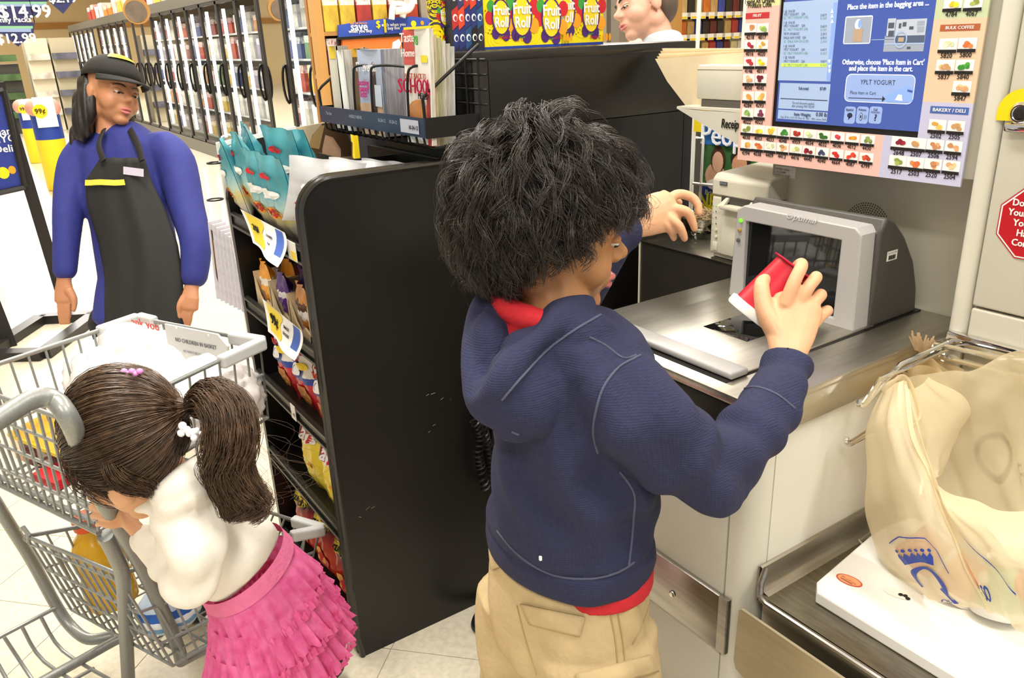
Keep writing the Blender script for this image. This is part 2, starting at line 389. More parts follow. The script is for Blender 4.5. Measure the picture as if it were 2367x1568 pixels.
b = MB(); b.box((-1.07, 1.27, ZC), (-.775, 1.446, ZC+.003), 0); b.build('hood_foot', BLACKP, scn)
for nm, px_, py_, mt in (('status_light', 1713, 510, M('green_light', '6fce2b', .3, emit=1.0)), ('status_light', 1710, 532, M('amber_light', 'a88a45', .3)), ('status_light', 1707, 555, M('off_light', '5d5b58', .3))):
    p = OY(px_, py_, yb0-.001); b = MB(); b.lathe([(.0045, 0), (.004, .002), (.002, .003)], 14, Matrix.Translation(p) @ FRONT.to_4x4()); b.build(nm, mt, scn)
p = OY(1850, 507, yb0-.0005); b = MB(); b.text('Optimal', p+Vector((0, 0, .002)), .017, FRONT, 0, 1.2, bold=.01, shear=.4); b.build('logo_print', M('silver_ink', 'd8d6d6', .4), scn, smooth=0)
p = OX(2062, 592, -.7785)
b = MB(); b.quad(p+Vector((0, -.016, -.008)), p+Vector((0, .016, -.008)), p+Vector((0, .016, .010)), p+Vector((0, -.016, .010)), 0)
for k in range(11): b.box((p.x+.0003, p.y-.011+k*.002, p.z-.006), (p.x+.0006, p.y-.011+k*.002+(.0013 if k % 3 else .0007), p.z+.002), 1)
b.text('NOT 0031*5002', p+Vector((.0006, 0, .0062)), .0045, SIDE, 1, .9)
b.build('barcode_sticker', [PAPER, INK], scn, smooth=0)
# ================================================================== stainless printer stand
st = thing('printer_stand', 'dark steel stand that carries the receipt printer beside the counter', 'stand', (-1.33, 1.5, 0))
ys = 1.38; zs = OY(1480, 555, ys).z; xs = OY(1480, 600, ys).x
b = MB(); b.box((xs, ys, 0), (XL-.006, 1.78, zs-.004), 0); b.build('cabinet_body', M('dark_steel', '57534c', .3, .75, noise=(4, .15)), st)
b = MB(); b.box((xs-.002, ys-.003, zs-.004), (XL-.006, 1.782, zs), 0, .0015); b.build('steel_top', M('dark_steel_top', '6b665d', .25, .9), st)
b = MB(); b.box((xs-.002, ys-.004, .3), (xs+.0015, ys-.0005, zs-.004), 0); b.build('edge_trim', M('pale_edge', 'e3dfc8', .4), st)
b = MB(); b.box((xs-.002, ys, zs), (xs+.004, 1.78, zs+.012), 0, .001); b.build('raised_edge', M('dark_steel_edge', '77726a', .25, .9), st)
# receipt printer
px0 = OY(1643, 500, ys+.012).x; yp = ys+.012; zp = zs+.001; zt = OY(1648, 400, yp).z
prn = thing('receipt_printer', 'beige receipt printer with control buttons behind the scanner tower', 'printer', (px0+.08, yp+.1, zp))
PB = M('printer_beige', 'd9d3bf', .45, noise=(6, .03))
b = MB(); b.box((px0, yp, zp+.008), (px0+.155, yp+.20, zt-.05), 0, .006, seg=3); b.build('lower_body', PB, prn)
b = MB(); b.prism([(px0, yp-.001, zt-.049), (px0, yp-.001, zt-.012), (px0, yp+.012, zt), (px0, yp+.15, zt+.008), (px0, yp+.20, zt-.01), (px0, yp+.20, zt-.049)], (.155, 0, 0)); c_ = b.build('cover', PB, prn)
bv = c_.modifiers.new('b', 'BEVEL'); bv.width = .004; bv.segments = 2; bv.limit_method = 'ANGLE'
b = MB(); b.box((px0+.008, yp+.006, zp), (px0+.15, yp+.19, zp+.008), 0, .002); b.build('foot', BEIGE, prn)
q = OY(1672, 425, yp-.002); b = MB(); b.box((q.x-.010, yp-.003, q.z-.0035), (q.x+.011, yp-.001, q.z+.0045), 0); b.text('EPSON', (q.x+.0005, yp-.0034, q.z+.0005), .006, FRONT, 1, 1.0, bold=.02); b.build('name_badge', [M('badge_grey', '4f5157', .5), M('badge_letter', '9da0a8', .5)], prn)
q0 = OY(1668, 458, yp-.002); q1 = OY(1790, 480, yp-.002)
b = MB(); b.box((q0.x, yp-.0025, q0.z-.012), (px0+.15, yp+.002, q0.z+.004), 0); b.build('paper_slot', M('slot_shadow', '47443d', .6), prn)
b = MB(); b.prism([(q0.x+.006, yp-.022, q0.z-.014), (q0.x+.016, yp-.006, q0.z+.003), (q0.x+.024, yp-.006, q0.z+.003), (q0.x+.022, yp-.022, q0.z-.014)], (0, .01, 0)); b.prism([(px0+.112, yp-.022, q0.z-.014), (px0+.118, yp-.006, q0.z+.003), (px0+.126, yp-.006, q0.z+.003), (px0+.128, yp-.022, q0.z-.014)], (0, .01, 0))
b.box((q0.x+.01, yp-.022, q0.z-.021), (px0+.125, yp+.004, q0.z-.011), 0, .003); b.build('tear_bar', PB, prn)
b = MB(); b.box((q0.x+.006, yp-.0035, zp+.012), (px0+.152, yp, q0.z-.022), 0, .002); b.build('front_door', M('printer_door', 'e0dbc8', .45), prn)
cpx = px0+.011
for k, (pyy, t) in enumerate(((475, 0), (489, 1), (503, 1), (517, 1), (531, 2), (547, 2))):
    q = OY(1655, pyy, yp-.001); b = MB()
    if t == 2: b.lathe([(.0034, 0), (.0034, .0015), (.0028, .002)], 14, Matrix.Translation(q) @ FRONT.to_4x4())
    else: b.lathe([(.0014, 0), (.001, .001)], 10, Matrix.Translation(q) @ FRONT.to_4x4())
    b.build('button' if t == 2 else 'indicator', M('green_led', '7bd65b', .3, emit=.8) if t == 0 else (PB if t == 2 else INK), prn)
b = MB(); q = OY(1648, 570, yp-.001); b.box((q.x-.001, yp-.002, q.z-.008), (q.x+.013, yp, q.z+.012), 0, .001); b.build('power_button', PB, prn)
b = MB()
for k, t in enumerate(('POWER', 'ERROR', 'PAPER', 'FEED', 'CUT')): b.text(t, OY(1645, 476+14*k, yp-.0012)+Vector((.002, 0, 0)), .0028, FRONT, 0, .9)
b.build('button_print', INK, prn, smooth=0)
# glass bowl of rubber bands
bc = OZ(1602, 552, zs+.0005); bc.y += .05; bc.x -= .02
b = MB(); b.lathe([(.032, .0), (.040, .006), (.055, .028), (.062, .048), (.0635, .050), (.060, .048), (.052, .028), (.037, .009), (.0001, .006)], 32, Matrix.Translation(bc), caps=False)
bowl = tag(b.build('glass_bowl', glass('bowl_glass', 'e9efe6', .10)), 'clear glass bowl on the steel printer stand', 'bowl')
b = MB(); r2 = random.Random(3)
BANDM = M('rubber_band', 'c3a883', .6, noise=(30, .15))
for k in range(70):
    a = r2.uniform(0, 2*PI); rr = r2.uniform(0, .036); z = r2.uniform(.014, .062)
    c = bc+Vector((rr*math.cos(a), rr*math.sin(a), z)); nx = Vector((r2.gauss(0, 1), r2.gauss(0, 1), r2.gauss(0, .5))).normalized(); ny = nx.cross(Vector((r2.gauss(0, 1), r2.gauss(0, 1), 2))).normalized()
    ra, rb = r2.uniform(.012, .022), r2.uniform(.004, .012)
    b.tube([c+nx*ra*math.cos(2*PI*i/12)+ny*rb*math.sin(2*PI*i/12)+Vector((0, 0, .003*math.sin(4*PI*i/12))) for i in range(12)], .0011, 5, closed=True)
tag(b.build('rubber_bands', BANDM), 'heap of tan rubber bands in the glass bowl', 'rubber bands', kind='stuff')
for k in range(2):
    c = bc+Vector((-.075, -.05+.02*k, .0018+.002*k))
    b = MB(); b.tube([c+Vector((.030*math.cos(2*PI*i/16), .012*math.sin(2*PI*i/16), 0)) for i in range(16)], .0014, 6, closed=True)
    tag(b.build('rubber_band', BANDM), ('loose tan rubber band nearest the counter edge', 'loose tan rubber band lying against the glass bowl')[k], 'rubber band')
# ================================================================== receipt shelf, coupon printer, paper bags
yv = 1.375
shp = [OY(x, y, yv) for x, y in ((1563, 250), (1612, 280), (1735, 352), (1735, 262), (1618, 256))]
rs = thing('receipt_shelf', 'beige receipt shelf with black lettering left of the monitor', 'shelf', (shp[3].x, yv+.1, shp[2].z))
b = MB(); b.prism(shp, (0, .012, 0)); b.build('fascia', BEIGE2, rs, smooth=0)
b = MB(); b.prism([shp[0]+Vector((0, .002, 0)), shp[3]+Vector((0, .002, 0)), shp[3]+Vector((0, .002, .006)), shp[0]+Vector((0, .002, .004))], (0, .22, 0)); b.build('shelf_board', BEIGE2, rs, smooth=0)
b = MB(); b.text('Receipt', OY(1668, 286, yv-.001), .027, FRONT, 0, .66, bold=.03, shear=.12, align='L'); b.build('lettering', INK, rs, smooth=0)
yk = yv+.02; c0 = OY(1612, 150, yk); c1 = OY(1618, 229, yk); c2 = OY(1618, 257, yk); xr_ = -1.10
cp = thing('coupon_printer', 'beige and grey boxy coupon printer on the receipt shelf', 'printer', (c0.x+.08, yk+.1, c2.z))
b = MB(); b.box((c0.x, yk, c1.z), (xr_, yk+.2, c0.z), 0, .004); b.build('cover', BEIGE2, cp)
b = MB(); b.box((c0.x-.0006, yk-.0006, c0.z-.010), (xr_, yk+.15, c0.z-.0092), 0); b.build('lid_seam', M('seam_shadow', '8d8878', .6), cp)
b = MB(); b.box((c2.x, yk+.002, shp[4].z+.002), (xr_, yk+.2, c1.z), 0, .002); b.build('base', M('printer_base_grey', '56514a', .5), cp)
# stack of folded paper bags leaning on the coupon printer
PBG = M('kraft_paper', 'e6d3b0', .8, noise=(12, .08), bump=(25, .25))
for k in range(5):
    off = Vector((-.006*k, .002-.011*k*0, 0)); yk2 = yv+.055+.011*(4-k)
    pts = [OY(x, y, yk2) for x, y in ((1530-4*k, 112+6*k), (1735, 112+2*k), (1735, 250), (1617-3*k, 250), (1598-3*k, 246), (1558-4*k, 180+2*k))]
    b = MB(); b.prism(pts, (0, .009, 0)); o = b.build('paper_bag', PBG if k % 2 == 0 else M('kraft_paper_shade', 'cfb88e', .8, noise=(12, .08)), smooth=0)
    tag(o, 'folded kraft paper bag leaning beside the coupon printer, %s of the stack' % ('frontmost', 'second from front', 'third from front', 'fourth from front', 'rearmost')[k], 'paper bag', 'folded paper bags on the receipt shelf')
# ================================================================== monitor and produce code board
YM = 1.35
mon = thing('checkout_monitor', 'touch screen monitor showing the bagging prompt in blue', 'monitor', (-.92, 1.4, 1.17))
b = MB(); b.box((-1.13, YM+.012, 1.18), (-.672, YB, 2.0), 0, .006); b.build('housing', BEIGE, mon)
s00, s10, s11, s01 = [OY(x, y, YM+.004) for x, y in ((1796, 280), (2129, 303), (2180, -40), (1802, -40))]
b = MB()
b.box((s00.x-.012, YM+.001, s00.z-.013), (s10.x+.004, YM+.011, s01.z), 0); b.build('bezel', BLACKP, mon)
SY = YM-.0004
def sp(px, py, k=0): return OY(px, py, SY-.0003*k)
def zz(x, y): return (1700+x*.28382, y*.28382)       # coordinates of the enlarged crop
def sq(mb, x0, y0, x1, y1, mi, k=1):
    """axis-aligned print on the plane of the monitor, corners from opposite photograph points"""
    a = sp(*zz((x0+x1)/2, y1), k); c = sp(*zz((x0+x1)/2, y0), k); l = sp(*zz(x0, (y0+y1)/2), k); r = sp(*zz(x1, (y0+y1)/2), k)
    mb.quad((l.x, a.y, a.z), (r.x, a.y, a.z), (r.x, a.y, c.z), (l.x, a.y, c.z), mi)
E_ = 1.15
SCRB = M('screen_blue', '4258a6', .25, emit=.22); SCRL = M('screen_pale', '9fb4d6', .25, emit=.30); SCRW = M('screen_white', 'eef3ff', .3, emit=.5); SCRK = M('screen_ink', '2b3350', .4)
SCRG = M('screen_green', 'c3d85e', .3, emit=.35); SCRP = M('screen_button', '8fa6d8', .25, emit=.3); SCRT = M('screen_grey', '9aa3b3', .3, emit=.2); SCRX = M('screen_teal_text', '58987c', .4); SCRB2 = M('screen_blue_mid', '7f9ddb', .25, emit=.45); SCRTAN = M('screen_tan', 'b39a80', .4, emit=.2)
b = MB(); b.quad((s00.x, SY, s00.z), (s10.x, SY, s00.z), (s10.x, SY, s01.z), (s00.x, SY, s01.z)); scr = b.build('screen', SCRB, mon, smooth=0)
b = MB()
sq(b, 370, 5, 805, 660, 1); sq(b, 770, 20, 802, 655, 2, 2); sq(b, 355, 680, 765, 895, 1); sq(b, 345, 905, 748, 980, 1); sq(b, 372, 515, 745, 545, 3, 2)
rows = [('1 @ 10/6.00', 95, 0), ('YPLT YOGURT    QA          0.60 F', 122, 0), ('SC  YPLT YOGURT (.00)       0.10-F', 148, 4), ('1 @ 10/6.00', 187, 0), ('YPLT YOGURT    QA          0.60 F', 215, 0), ('SC  YPLT YOGURT (.00)       0.10-F', 243, 4), ('TRTP APLBASIC                3.39 F', 278, 0), ('SMILK KIM CHEE   QA         0.99 F', 310, 0), ('SC  SMILK KIM CH (2.00)     2.19-F', 340, 4), ('1 @ 10/6.00', 376, 0), ('YPLT YOGURT    QA          0.60 F', 405, 0), ('SC  YPLT YOGURT (.00)       0.10-F', 435, 4), ('1 @ 10/6.00', 468, 0), ('YPLT YOGURT    QA          0.60 F', 500, 0), ('SC  YPLT YOGURT (.00)       0.15-F', 531, 4)]
def wz(x0, x1, y): return sp(*zz(x1, y)).x-sp(*zz(x0, y)).x
for t, yy, c in rows:
    q_ = t.rsplit('  ', 1)
    b.text(q_[0].strip(), sp(*zz(392, yy), 3), .0062, FRONT, 5 if c == 0 else 6, .85, align='L')
    if len(q_) > 1: b.text(q_[1].strip(), sp(*zz(742, yy), 3), .0062, FRONT, 5 if c == 0 else 6, .85, align='R')
b.text('Sub-total:', sp(*zz(515, 720), 3), .0075, FRONT, 5, .8, bold=.02, align='L'); b.text('$7.89', sp(*zz(738, 725), 3), .0075, FRONT, 5, .8, bold=.02, align='R')
sq(b, 365, 808, 750, 814, 5, 2); b.text('Tax and discounts applied', sp(*zz(550, 842), 3), .0064, FRONT, 5, .75); b.text("after pressing 'PAY NOW'", sp(*zz(550, 868), 3), .0064, FRONT, 5, .75)
b.text('Item Weight:', sp(*zz(545, 935), 3), .0085, FRONT, 5, .85, bold=.02); b.text('0.00 lb', sp(*zz(745, 938), 3), .0105, FRONT, 5, .85, bold=.01, align='R')
b.text('Cap 30 lb x 0.01 lb Class III, 10C - 40C nmax 3000', sp(*zz(548, 964), 3), .005, FRONT, 5, fit=wz(360, 735, 962))
for yy in (90, 130, 172): p = sp(*zz(788, yy), 3); b.poly([p+Vector((-.0028, 0, -.003)), p+Vector((.0028, 0, -.003)), p+Vector((0, 0, .0035))], 7)
for yy in (502, 545, 580): p = sp(*zz(765, yy), 3); b.poly([p+Vector((-.0028, 0, .003)), p+Vector((.0028, 0, .003)), p+Vector((0, 0, -.0035))], 7)
b.build('receipt_list', [SCRB, SCRL, SCRB2, SCRG, SCRX, SCRK, SCRX, SCRW], scr, smooth=0)
def wz(x0, x1, y): return sp(*zz(x1, y)).x-sp(*zz(x0, y)).x
for t, x0, x1, y in (('Place the item in the bagging area ...', 903, 1560, 42), ("Otherwise, choose 'Place Item in Cart'", 858, 1522, 508), ('and place the item in the cart.', 918, 1437, 560)):
    b = MB(); b.text(t, sp(*zz((x0+x1)/2, y), 2), .0125, FRONT, 0, bold=.03, fit=wz(x0, x1, y)); b.build('prompt_lettering', SCRW, scr, smooth=0)
def rr(mb, x0, y0, x1, y1, rad, mi, k):
    a = sp(*zz(x0, (y0+y1)/2), k); c = sp(*zz(x1, (y0+y1)/2), k); t = sp(*zz((x0+x1)/2, y0), k); u = sp(*zz((x0+x1)/2, y1), k)
    P = []
    for cx, cz, a0 in ((c.x-rad, t.z-rad, 0), (a.x+rad, t.z-rad, PI/2), (a.x+rad, u.z+rad, PI), (c.x-rad, u.z+rad, 1.5*PI)):
        for i in range(5): an = a0+PI/2*i/4; P.append((cx+rad*math.cos(an), a.y, cz+rad*math.sin(an)))
    mb.poly(P, mi)
b = MB(); rr(b, 893, 605, 1458, 840, .010, 1, 1); rr(b, 898, 611, 1453, 834, .009, 0, 2)
b.text('YPLT YOGURT', sp(*zz(1157, 673), 3), .0115, FRONT, 2, fit=wz(1015, 1300, 673)); b.text('Place Item in Cart', sp(*zz(1037, 758), 3), .0082, FRONT, 2, fit=wz(932, 1142, 758))
a_ = sp(*zz(920, 797), 3); c_ = sp(*zz(1195, 806), 3); b.quad(a_+Vector((0, 0, -.0006)), c_+Vector((0, 0, -.0006)), c_+Vector((0, 0, .0006)), a_+Vector((0, 0, .0006)), 2); b.poly([c_+Vector((0, 0, -.005)), c_+Vector((.006, 0, 0)), c_+Vector((0, 0, .005))], 2)
b.poly([sp(*zz(x, y), 3) for x, y in ((1225, 785), (1400, 700), (1450, 720), (1440, 832), (1235, 832))], 3); b.poly([sp(*zz(x, y), 4) for x, y in ((1300, 815), (1325, 770), (1355, 775), (1358, 822))], 1)
b.poly([sp(*zz(x, y), 4) for x, y in ((1400, 728), (1442, 738), (1440, 756), (1400, 745))], 4)
b.build('cart_button', [SCRP, SCRW, SCRK, SCRB2, SCRB], scr, smooth=0)
for k, (x0, x1, t) in enumerate(((885, 977, 'Español'), (985, 1082, 'Volume'), (1088, 1192, 'Call'))):
    b = MB(); rr(b, x0, 868, x1, 1008, .005, 0, 1); xm = (x0+x1)/2
    b.text(t, sp(*zz(xm, 895), 2), .0062, FRONT, 1, .8, bold=.01)
    if k == 0: p = sp(*zz(xm, 940), 2); b.disc(p, (.0055, 0, 0), (0, 0, .0045), 14, 1); b.poly([p+Vector((-.002, 0, -.003)), p+Vector((.002, 0, -.003)), p+Vector((-.003, 0, -.009))], 1)
    if k == 1:
        p = sp(*zz(xm-12, 950), 2); b.disc(p, (.0035, 0, 0), (0, 0, .007), 14, 1); b.disc(p+Vector((0, -.0003, 0)), (.0026, 0, 0), (0, 0, .006), 14, 2); b.disc(p+Vector((0, -.0006, 0)), (.0014, 0, 0), (0, 0, .003), 10, 1)
        b.text(')))', p+Vector((.0085, 0, 0)), .009, FRONT, 1, .7)
    if k == 2: b.text('Attendant', sp(*zz(xm, 915), 2), .0058, FRONT, 1, .75); b.text('?', sp(*zz(xm, 962), 2), .016, FRONT, 1, 1, bold=.03)
    b.build('soft_button', [SCRP, SCRK, SCRL], scr, smooth=0)
b = MB(); rr(b, 887, 130, 1108, 358, .003, 1, 1); sq(b, 893, 140, 1102, 350, 0, 2); sq(b, 960, 235, 1032, 340, 2, 3); p = sp(*zz(1000, 200), 3); b.disc(p, (.0065, 0, 0), (0, 0, .009), 14, 1); b.disc(p+Vector((.003, -.0003, .001)), (.0035, 0, 0), (0, 0, .007), 12, 3)
b.build('item_picture', [SCRT, SCRW, SCRTAN, SCRB2], scr, smooth=0)
b = MB(); sq(b, 1210, 290, 1538, 420, 0, 1); sq(b, 1235, 150, 1300, 300, 4, 1); sq(b, 1300, 155, 1548, 360, 4, 1); sq(b, 1245, 185, 1292, 230, 2, 2); sq(b, 1245, 250, 1290, 295, 2, 2); sq(b, 1330, 190, 1350, 230, 2, 2); sq(b, 1362, 180, 1392, 215, 2, 2); sq(b, 1480, 170, 1540, 205, 0, 2); sq(b, 1480, 215, 1535, 260, 0, 2); sq(b, 1210, 350, 1538, 362, 1, 2); sq(b, 1325, 305, 1370, 340, 3, 3); sq(b, 1395, 380, 1425, 400, 2, 2); sq(b, 1415, 215, 1450, 240, 2, 2); sq(b, 1108, 320, 1300, 325, 1, 1)
p = sp(*zz(1345, 322), 3)
for i in range(20):
    a0, a1 = 2*PI*i/20, 2*PI*(i+1)/20
    b.quad(*[p+Vector((r_*math.cos(a), -.0003, r_*1.15*math.sin(a))) for r_, a in ((.0118, a0), (.0118, a1), (.0098, a1), (.0098, a0))], 1)
b.build('kiosk_picture', [SCRT, SCRL, M('screen_dark', '555c6c', .4), SCRTAN, M('screen_lightgrey', 'b4bcc9', .3, emit=.25)], scr, smooth=0)
# board of produce codes around the screen
brd = thing('produce_code_board', 'cardboard of produce and bakery codes framing the monitor', 'board', (-.92, 1.35, 1.17))
BL, BR_, BB = OY(1707, 368, YM).x, OY(2222, 433, YM).x, OY(1707, 368, YM).z
mid = OY(2040, 360, YM).x; pk = OY(2150, 235, YM); gz = OY(2170, 44, YM).z; yz = OY(1715, 18, YM).z; ZT = 1.62
PINK = M('board_pink', 'f2c0b4', .5); LAV = M('board_lavender', 'c4c3e0', .5); PEACH = M('board_peach', 'e9c7a8', .5); GRN = M('board_green', 'c7d3ab', .5); YEL = M('board_yellow', 'efe3a4', .5)
def strip(nm, x0, x1, z0, z1, mt):
    b = MB(); b.box((x0, YM-.004, z0), (x1, YM, z1), 0); b.build(nm, mt, brd, smooth=0)
sl, sr, sb = s00.x-.008, s10.x, s00.z-.010
strip('fruit_section', BL, sl, BB, yz, PINK); strip('fruit_row_section', sl, mid, BB, sb, PINK); strip('organic_section', BL, sl, yz, ZT, YEL)
strip('bakery_section', mid, sr, BB, sb, LAV); strip('bakery_column_section', sr, BR_, BB, pk.z, LAV); strip('coffee_section', sr, BR_, pk.z, gz, PEACH); strip('nut_section', sr, BR_, gz, ZT, GRN)
strip('top_section', sl, sr, s01.z-.012, ZT, PINK)
YP = YM-.0043
def bp_(x, y, k=0): return OY(*zz(x, y), YP-.0003*k)
FC = ['c98a5e', '93b05a', 'a32c3c', 'd9a34c', 'c23a3f', 'e6c52e', 'd9a77a', '7c1f35', 'e7a04a', 'e8b45a', '86a85a', '7a3550', '8d9a4c', 'e9c63c', 'eac23e', '3f8a35', 'b03028', 'c6d39a', '3c6b2e', 'c73a4e', 'ef8a2e', '7a8a4a', 'd79a4a', 'd9703e', 'd3d9b0', 'c79a6a', 'ccd08a', '8a2030', '3d3f63', 'd12c26', 'd8402e', 'b8452e']
def pict(x, y, w_, h_, code, ci, hb=.16):
    """one product picture: white ground, the product, black name bar and its code"""
    c = bp_(x, y); l = bp_(x-w_/2, y); t = bp_(x, y-h_/2); hw = abs(c.x-l.x); hh = abs(t.z-c.z); r3 = random.Random(int(code))
    b = MB(); b.quad(c+Vector((-hw, 0, -hh)), c+Vector((hw, 0, -hh)), c+Vector((hw, 0, hh)), c+Vector((-hw, 0, hh)), 0)
    for k in range(r3.choice((4, 5, 6))):
        b.disc(c+Vector((r3.uniform(-.45, .45)*hw, -.0003-.0001*k, r3.uniform(-.2, .45)*hh)), (hw*.34*r3.uniform(.7, 1.1), 0, 0), (0, 0, hh*.36*r3.uniform(.7, 1.1)), 10, 1 if k % 3 else 3)
    b.quad(c+Vector((-hw*1.02, -.001, -hh*1.02)), c+Vector((hw*1.02, -.001, -hh*1.02)), c+Vector((hw*1.02, -.001, -hh*.55)), c+Vector((-hw*1.02, -.001, -hh*.55)), 2)
    b.text(code, c+Vector((0, -.0003, -hh*1.42)), hh*.98, FRONT, 2, .9, bold=.02)
    col = FC[ci % len(FC)]
    def lt(h, f): return ''.join('%02x' % int(min(255, int(h[i:i+2], 16)*f)) for i in (0, 2, 4))
    b.build('product_picture', [WINK, M('fruit_'+col, col, .6), INK, M('fruit2_'+col, lt(col, 1.22), .6)], brd, smooth=0)
n = 0
for y, (xa, xb), cs in ((240, (125, 222), ('4218', '4017')), (375, (120, 217), ('4016', '4020')), (515, (113, 211), ('4146', '4011')), (652, (108, 207), ('4050', '4045')), (795, (104, 203), ('4284', '4293')), (930, (99, 196), ('4022', '4023'))):
    for x, c in zip((xa, xb), cs): pict(x, y-2, 92, 96, c, n); n += 1
xs1 = (93, 190, 288, 391, 500, 608, 716, 833, 953, 1077); ys1 = (1056, 1065, 1074, 1085, 1094, 1103, 1114, 1124, 1134, 1146)
for x, y, c in zip(xs1, ys1, ('4030', '4053', '4033', '4048', '4959', '4034', '4032', '4036', '4012', '4430')): pict(x, y, 92+x*.02, 92, c, n); n += 1
xs2 = (89, 183, 282, 384, 491, 596, 707, 824, 942, 1065); ys2 = (1184, 1192, 1202, 1212, 1222, 1234, 1248, 1262, 1276, 1292)
for x, y, c in zip(xs2, ys2, ('4394', '4038', '4409', '4413', '4416', '4440', '4040', '4664', '4087', '4799')): pict(x, y, 90+x*.02, 92, c, n); n += 1
for x, y, c, ci in ((1770, 35, '4784', 5), (1937, 30, '4067', 12), (1730, 372, '5820', 24), (1888, 366, '5800', 23), (1708, 545, '5837', 25), (1866, 545, '5840', 15), (1842, 720, '5847', 6)): pict(x, y, 148, 118, c, ci)
for x, y, c, ci in ((1643, 1030, '2502', 3), (1795, 1040, '2505', 25), (1340, 1168, '2648', 27), (1480, 1180, '2507', 25), (1625, 1192, '2506', 0), (1775, 1205, '2594', 0), (1320, 1322, '2517', 12), (1462, 1337, '2503', 23), (1606, 1350, '2520', 0), (1756, 1365, '2504', 6)): pict(x, y, 140, 112, c, ci)
def banner(nm, x0, y0, x1, y1, col, t):
    b = MB(); c = bp_((x0+x1)/2, (y0+y1)/2); hw = (bp_(x1, (y0+y1)/2).x-bp_(x0, (y0+y1)/2).x)/2; hh = (bp_((x0+x1)/2, y0).z-bp_((x0+x1)/2, y1).z)/2
    b.quad(c+Vector((-hw, 0, -hh)), c+Vector((hw, 0, -hh)), c+Vector((hw, 0, hh)), c+Vector((-hw, 0, hh)), 0); V_, _ = text_mesh(t, .025, 0); tw = max(v.x for v in V_)-min(v.x for v in V_)
    sz = hh*1.35; b.text(t, c+Vector((0, -.0004, 0)), sz, FRONT, 1, min(1.1, hw*1.85/(tw*sz)), bold=.025); b.build(nm, [M('banner_'+col, col, .5), WINK], brd, smooth=0)
banner('fruit_heading', 82, 103, 275, 152, 'c5343a', 'FRUIT'); banner('coffee_heading', 1664, 197, 1990, 252, 'b3603c', 'BULK COFFEE'); banner('bakery_heading', 1582, 870, 1898, 930, '4a68b4', 'BAKERY / DELI')
b = MB(); b.text('Typing An Organic', bp_(195, 8, 1), .0135, FRONT, 0, .72, bold=.02); b.text('Produce Code', bp_(197, 42, 1), .0135, FRONT, 0, .72, bold=.02); b.build('organic_lettering', INK, brd, smooth=0)
# ================================================================== bagging tray, scale plate, bag rack
tr = thing('bagging_tray', 'stainless steel bagging tray attached to the side of the checkout counter', 'tray', (-.3, 1.1, .45))
zt_, zl = .556, .602
b = MB()
prof = [(-.698, zl), (-.696, zl+.002), (-.692, zl), (-.690, zt_+.01), (-.684, zt_+.002), (-.675, zt_)]
def tray_pt(u, v): i = u*(len(prof)-1); k = min(int(i), len(prof)-2); f_ = i-k; x = lerp(prof[k][0], prof[k+1][0], f_); z = lerp(prof[k][1], prof[k+1][1], f_); return (x, lerp(.925, 1.335, v), z)
b.grid(tray_pt, 11, 2); b.box((-.70, .925, zt_-.02), (-.697, 1.335, zl), 0)
b.build('side_lip', STEELX, tr)
b = MB(); b.box((-.69, .918, zt_-.012), (.35, 1.335, zt_), 0); b.build('tray_floor', M('tray_steel', '9d978a', .3, 1.0, noise=(5, .25), bump=(40, .06), stretch=(4, 30, 30)), tr)
b = MB(); b.tube([(-.692, .935, zl-.002), (-.690, .922, zt_+.02), (-.682, .912, zt_+.004), (-.665, .908, zt_), (.35, .908, zt_)], .0055, 10); b.box((-.67, .904, zt_-.05), (.35, .909, zt_), 0, .002); b.build('front_edge', STEEL, tr)
b = MB(); b.box((-.72, 1.30, zt_), (.35, 1.336, zl), 0, .004); b.build('rear_lip', STEELX, tr)
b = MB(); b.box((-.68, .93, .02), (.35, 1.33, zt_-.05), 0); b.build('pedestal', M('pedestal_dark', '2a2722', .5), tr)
g0 = OY(1709, 1404, .882); g1 = OY(1697, 1525, .882)
b = MB(); b.prism([(g1.x, .880, g1.z), (g0.x+.001, .880, g0.z-.004), (g0.x+.006, .880, g0.z), (.35, .880, g0.z), (.35, .880, g1.z-.02), (g1.x+.02, .880, g1.z-.02), (g1.x+.006, .880, g1.z-.014)], (0, .005, 0)); sh = b.build('front_shield', M('shield_steel', 'd3c8ae', .45, 1.0, noise=(3, .1), bump=(50, .04), stretch=(2, 30, 30)), tr, smooth=0)
a_ = OZ(1888, 1345, .578); c_ = OZ(2012, 1238, .578)
SC = [(a_.x, a_.y), (a_.x+.016, a_.y-.022), (.35, a_.y-.022+.0), (.35, 1.29), (c_.x+.01, 1.29), (c_.x, c_.y+.05), (c_.x, c_.y)]
b = MB(); b.prism([(x, y, .5565) for x, y in SC], (0, 0, .0215)); o = b.build('scale_plate', M('white_scale_plastic', 'f4f1ea', .35, noise=(2, .03)), smooth=0)
bv = o.modifiers.new('b', 'BEVEL'); bv.width = .003; bv.segments = 2; bv.limit_method = 'ANGLE'; bv.angle_limit = 1.2
tag(o, 'flat white plastic scale plate lying in the steel bagging tray', 'scale')
b = MB(); c = OZ(1963, 1342, .5785); rx = OZ(2000, 1358, .5785)-c; b.disc(c, (.021, .004, 0), (-.003, .0125, 0), 24, 0); b.disc(c+Vector((0, 0, .0003)), (.0185, .0035, 0), (-.0025, .0105, 0), 24, 1); b.text('Produce', c+Vector((0, -.001, .0006)), .008, FLAT, 0); b.box((c.x-.012, c.y-.0065, c.z+.0004), (c.x+.009, c.y-.005, c.z+.0006), 2)
tag(b.build('oval_sticker', [M('sticker_red', 'd0503a', .5), M('sticker_orange', 'efa878', .5), M('sticker_dark', '7a2a1c', .5)], smooth=0), 'small orange oval sticker on the white scale plate', 'sticker')
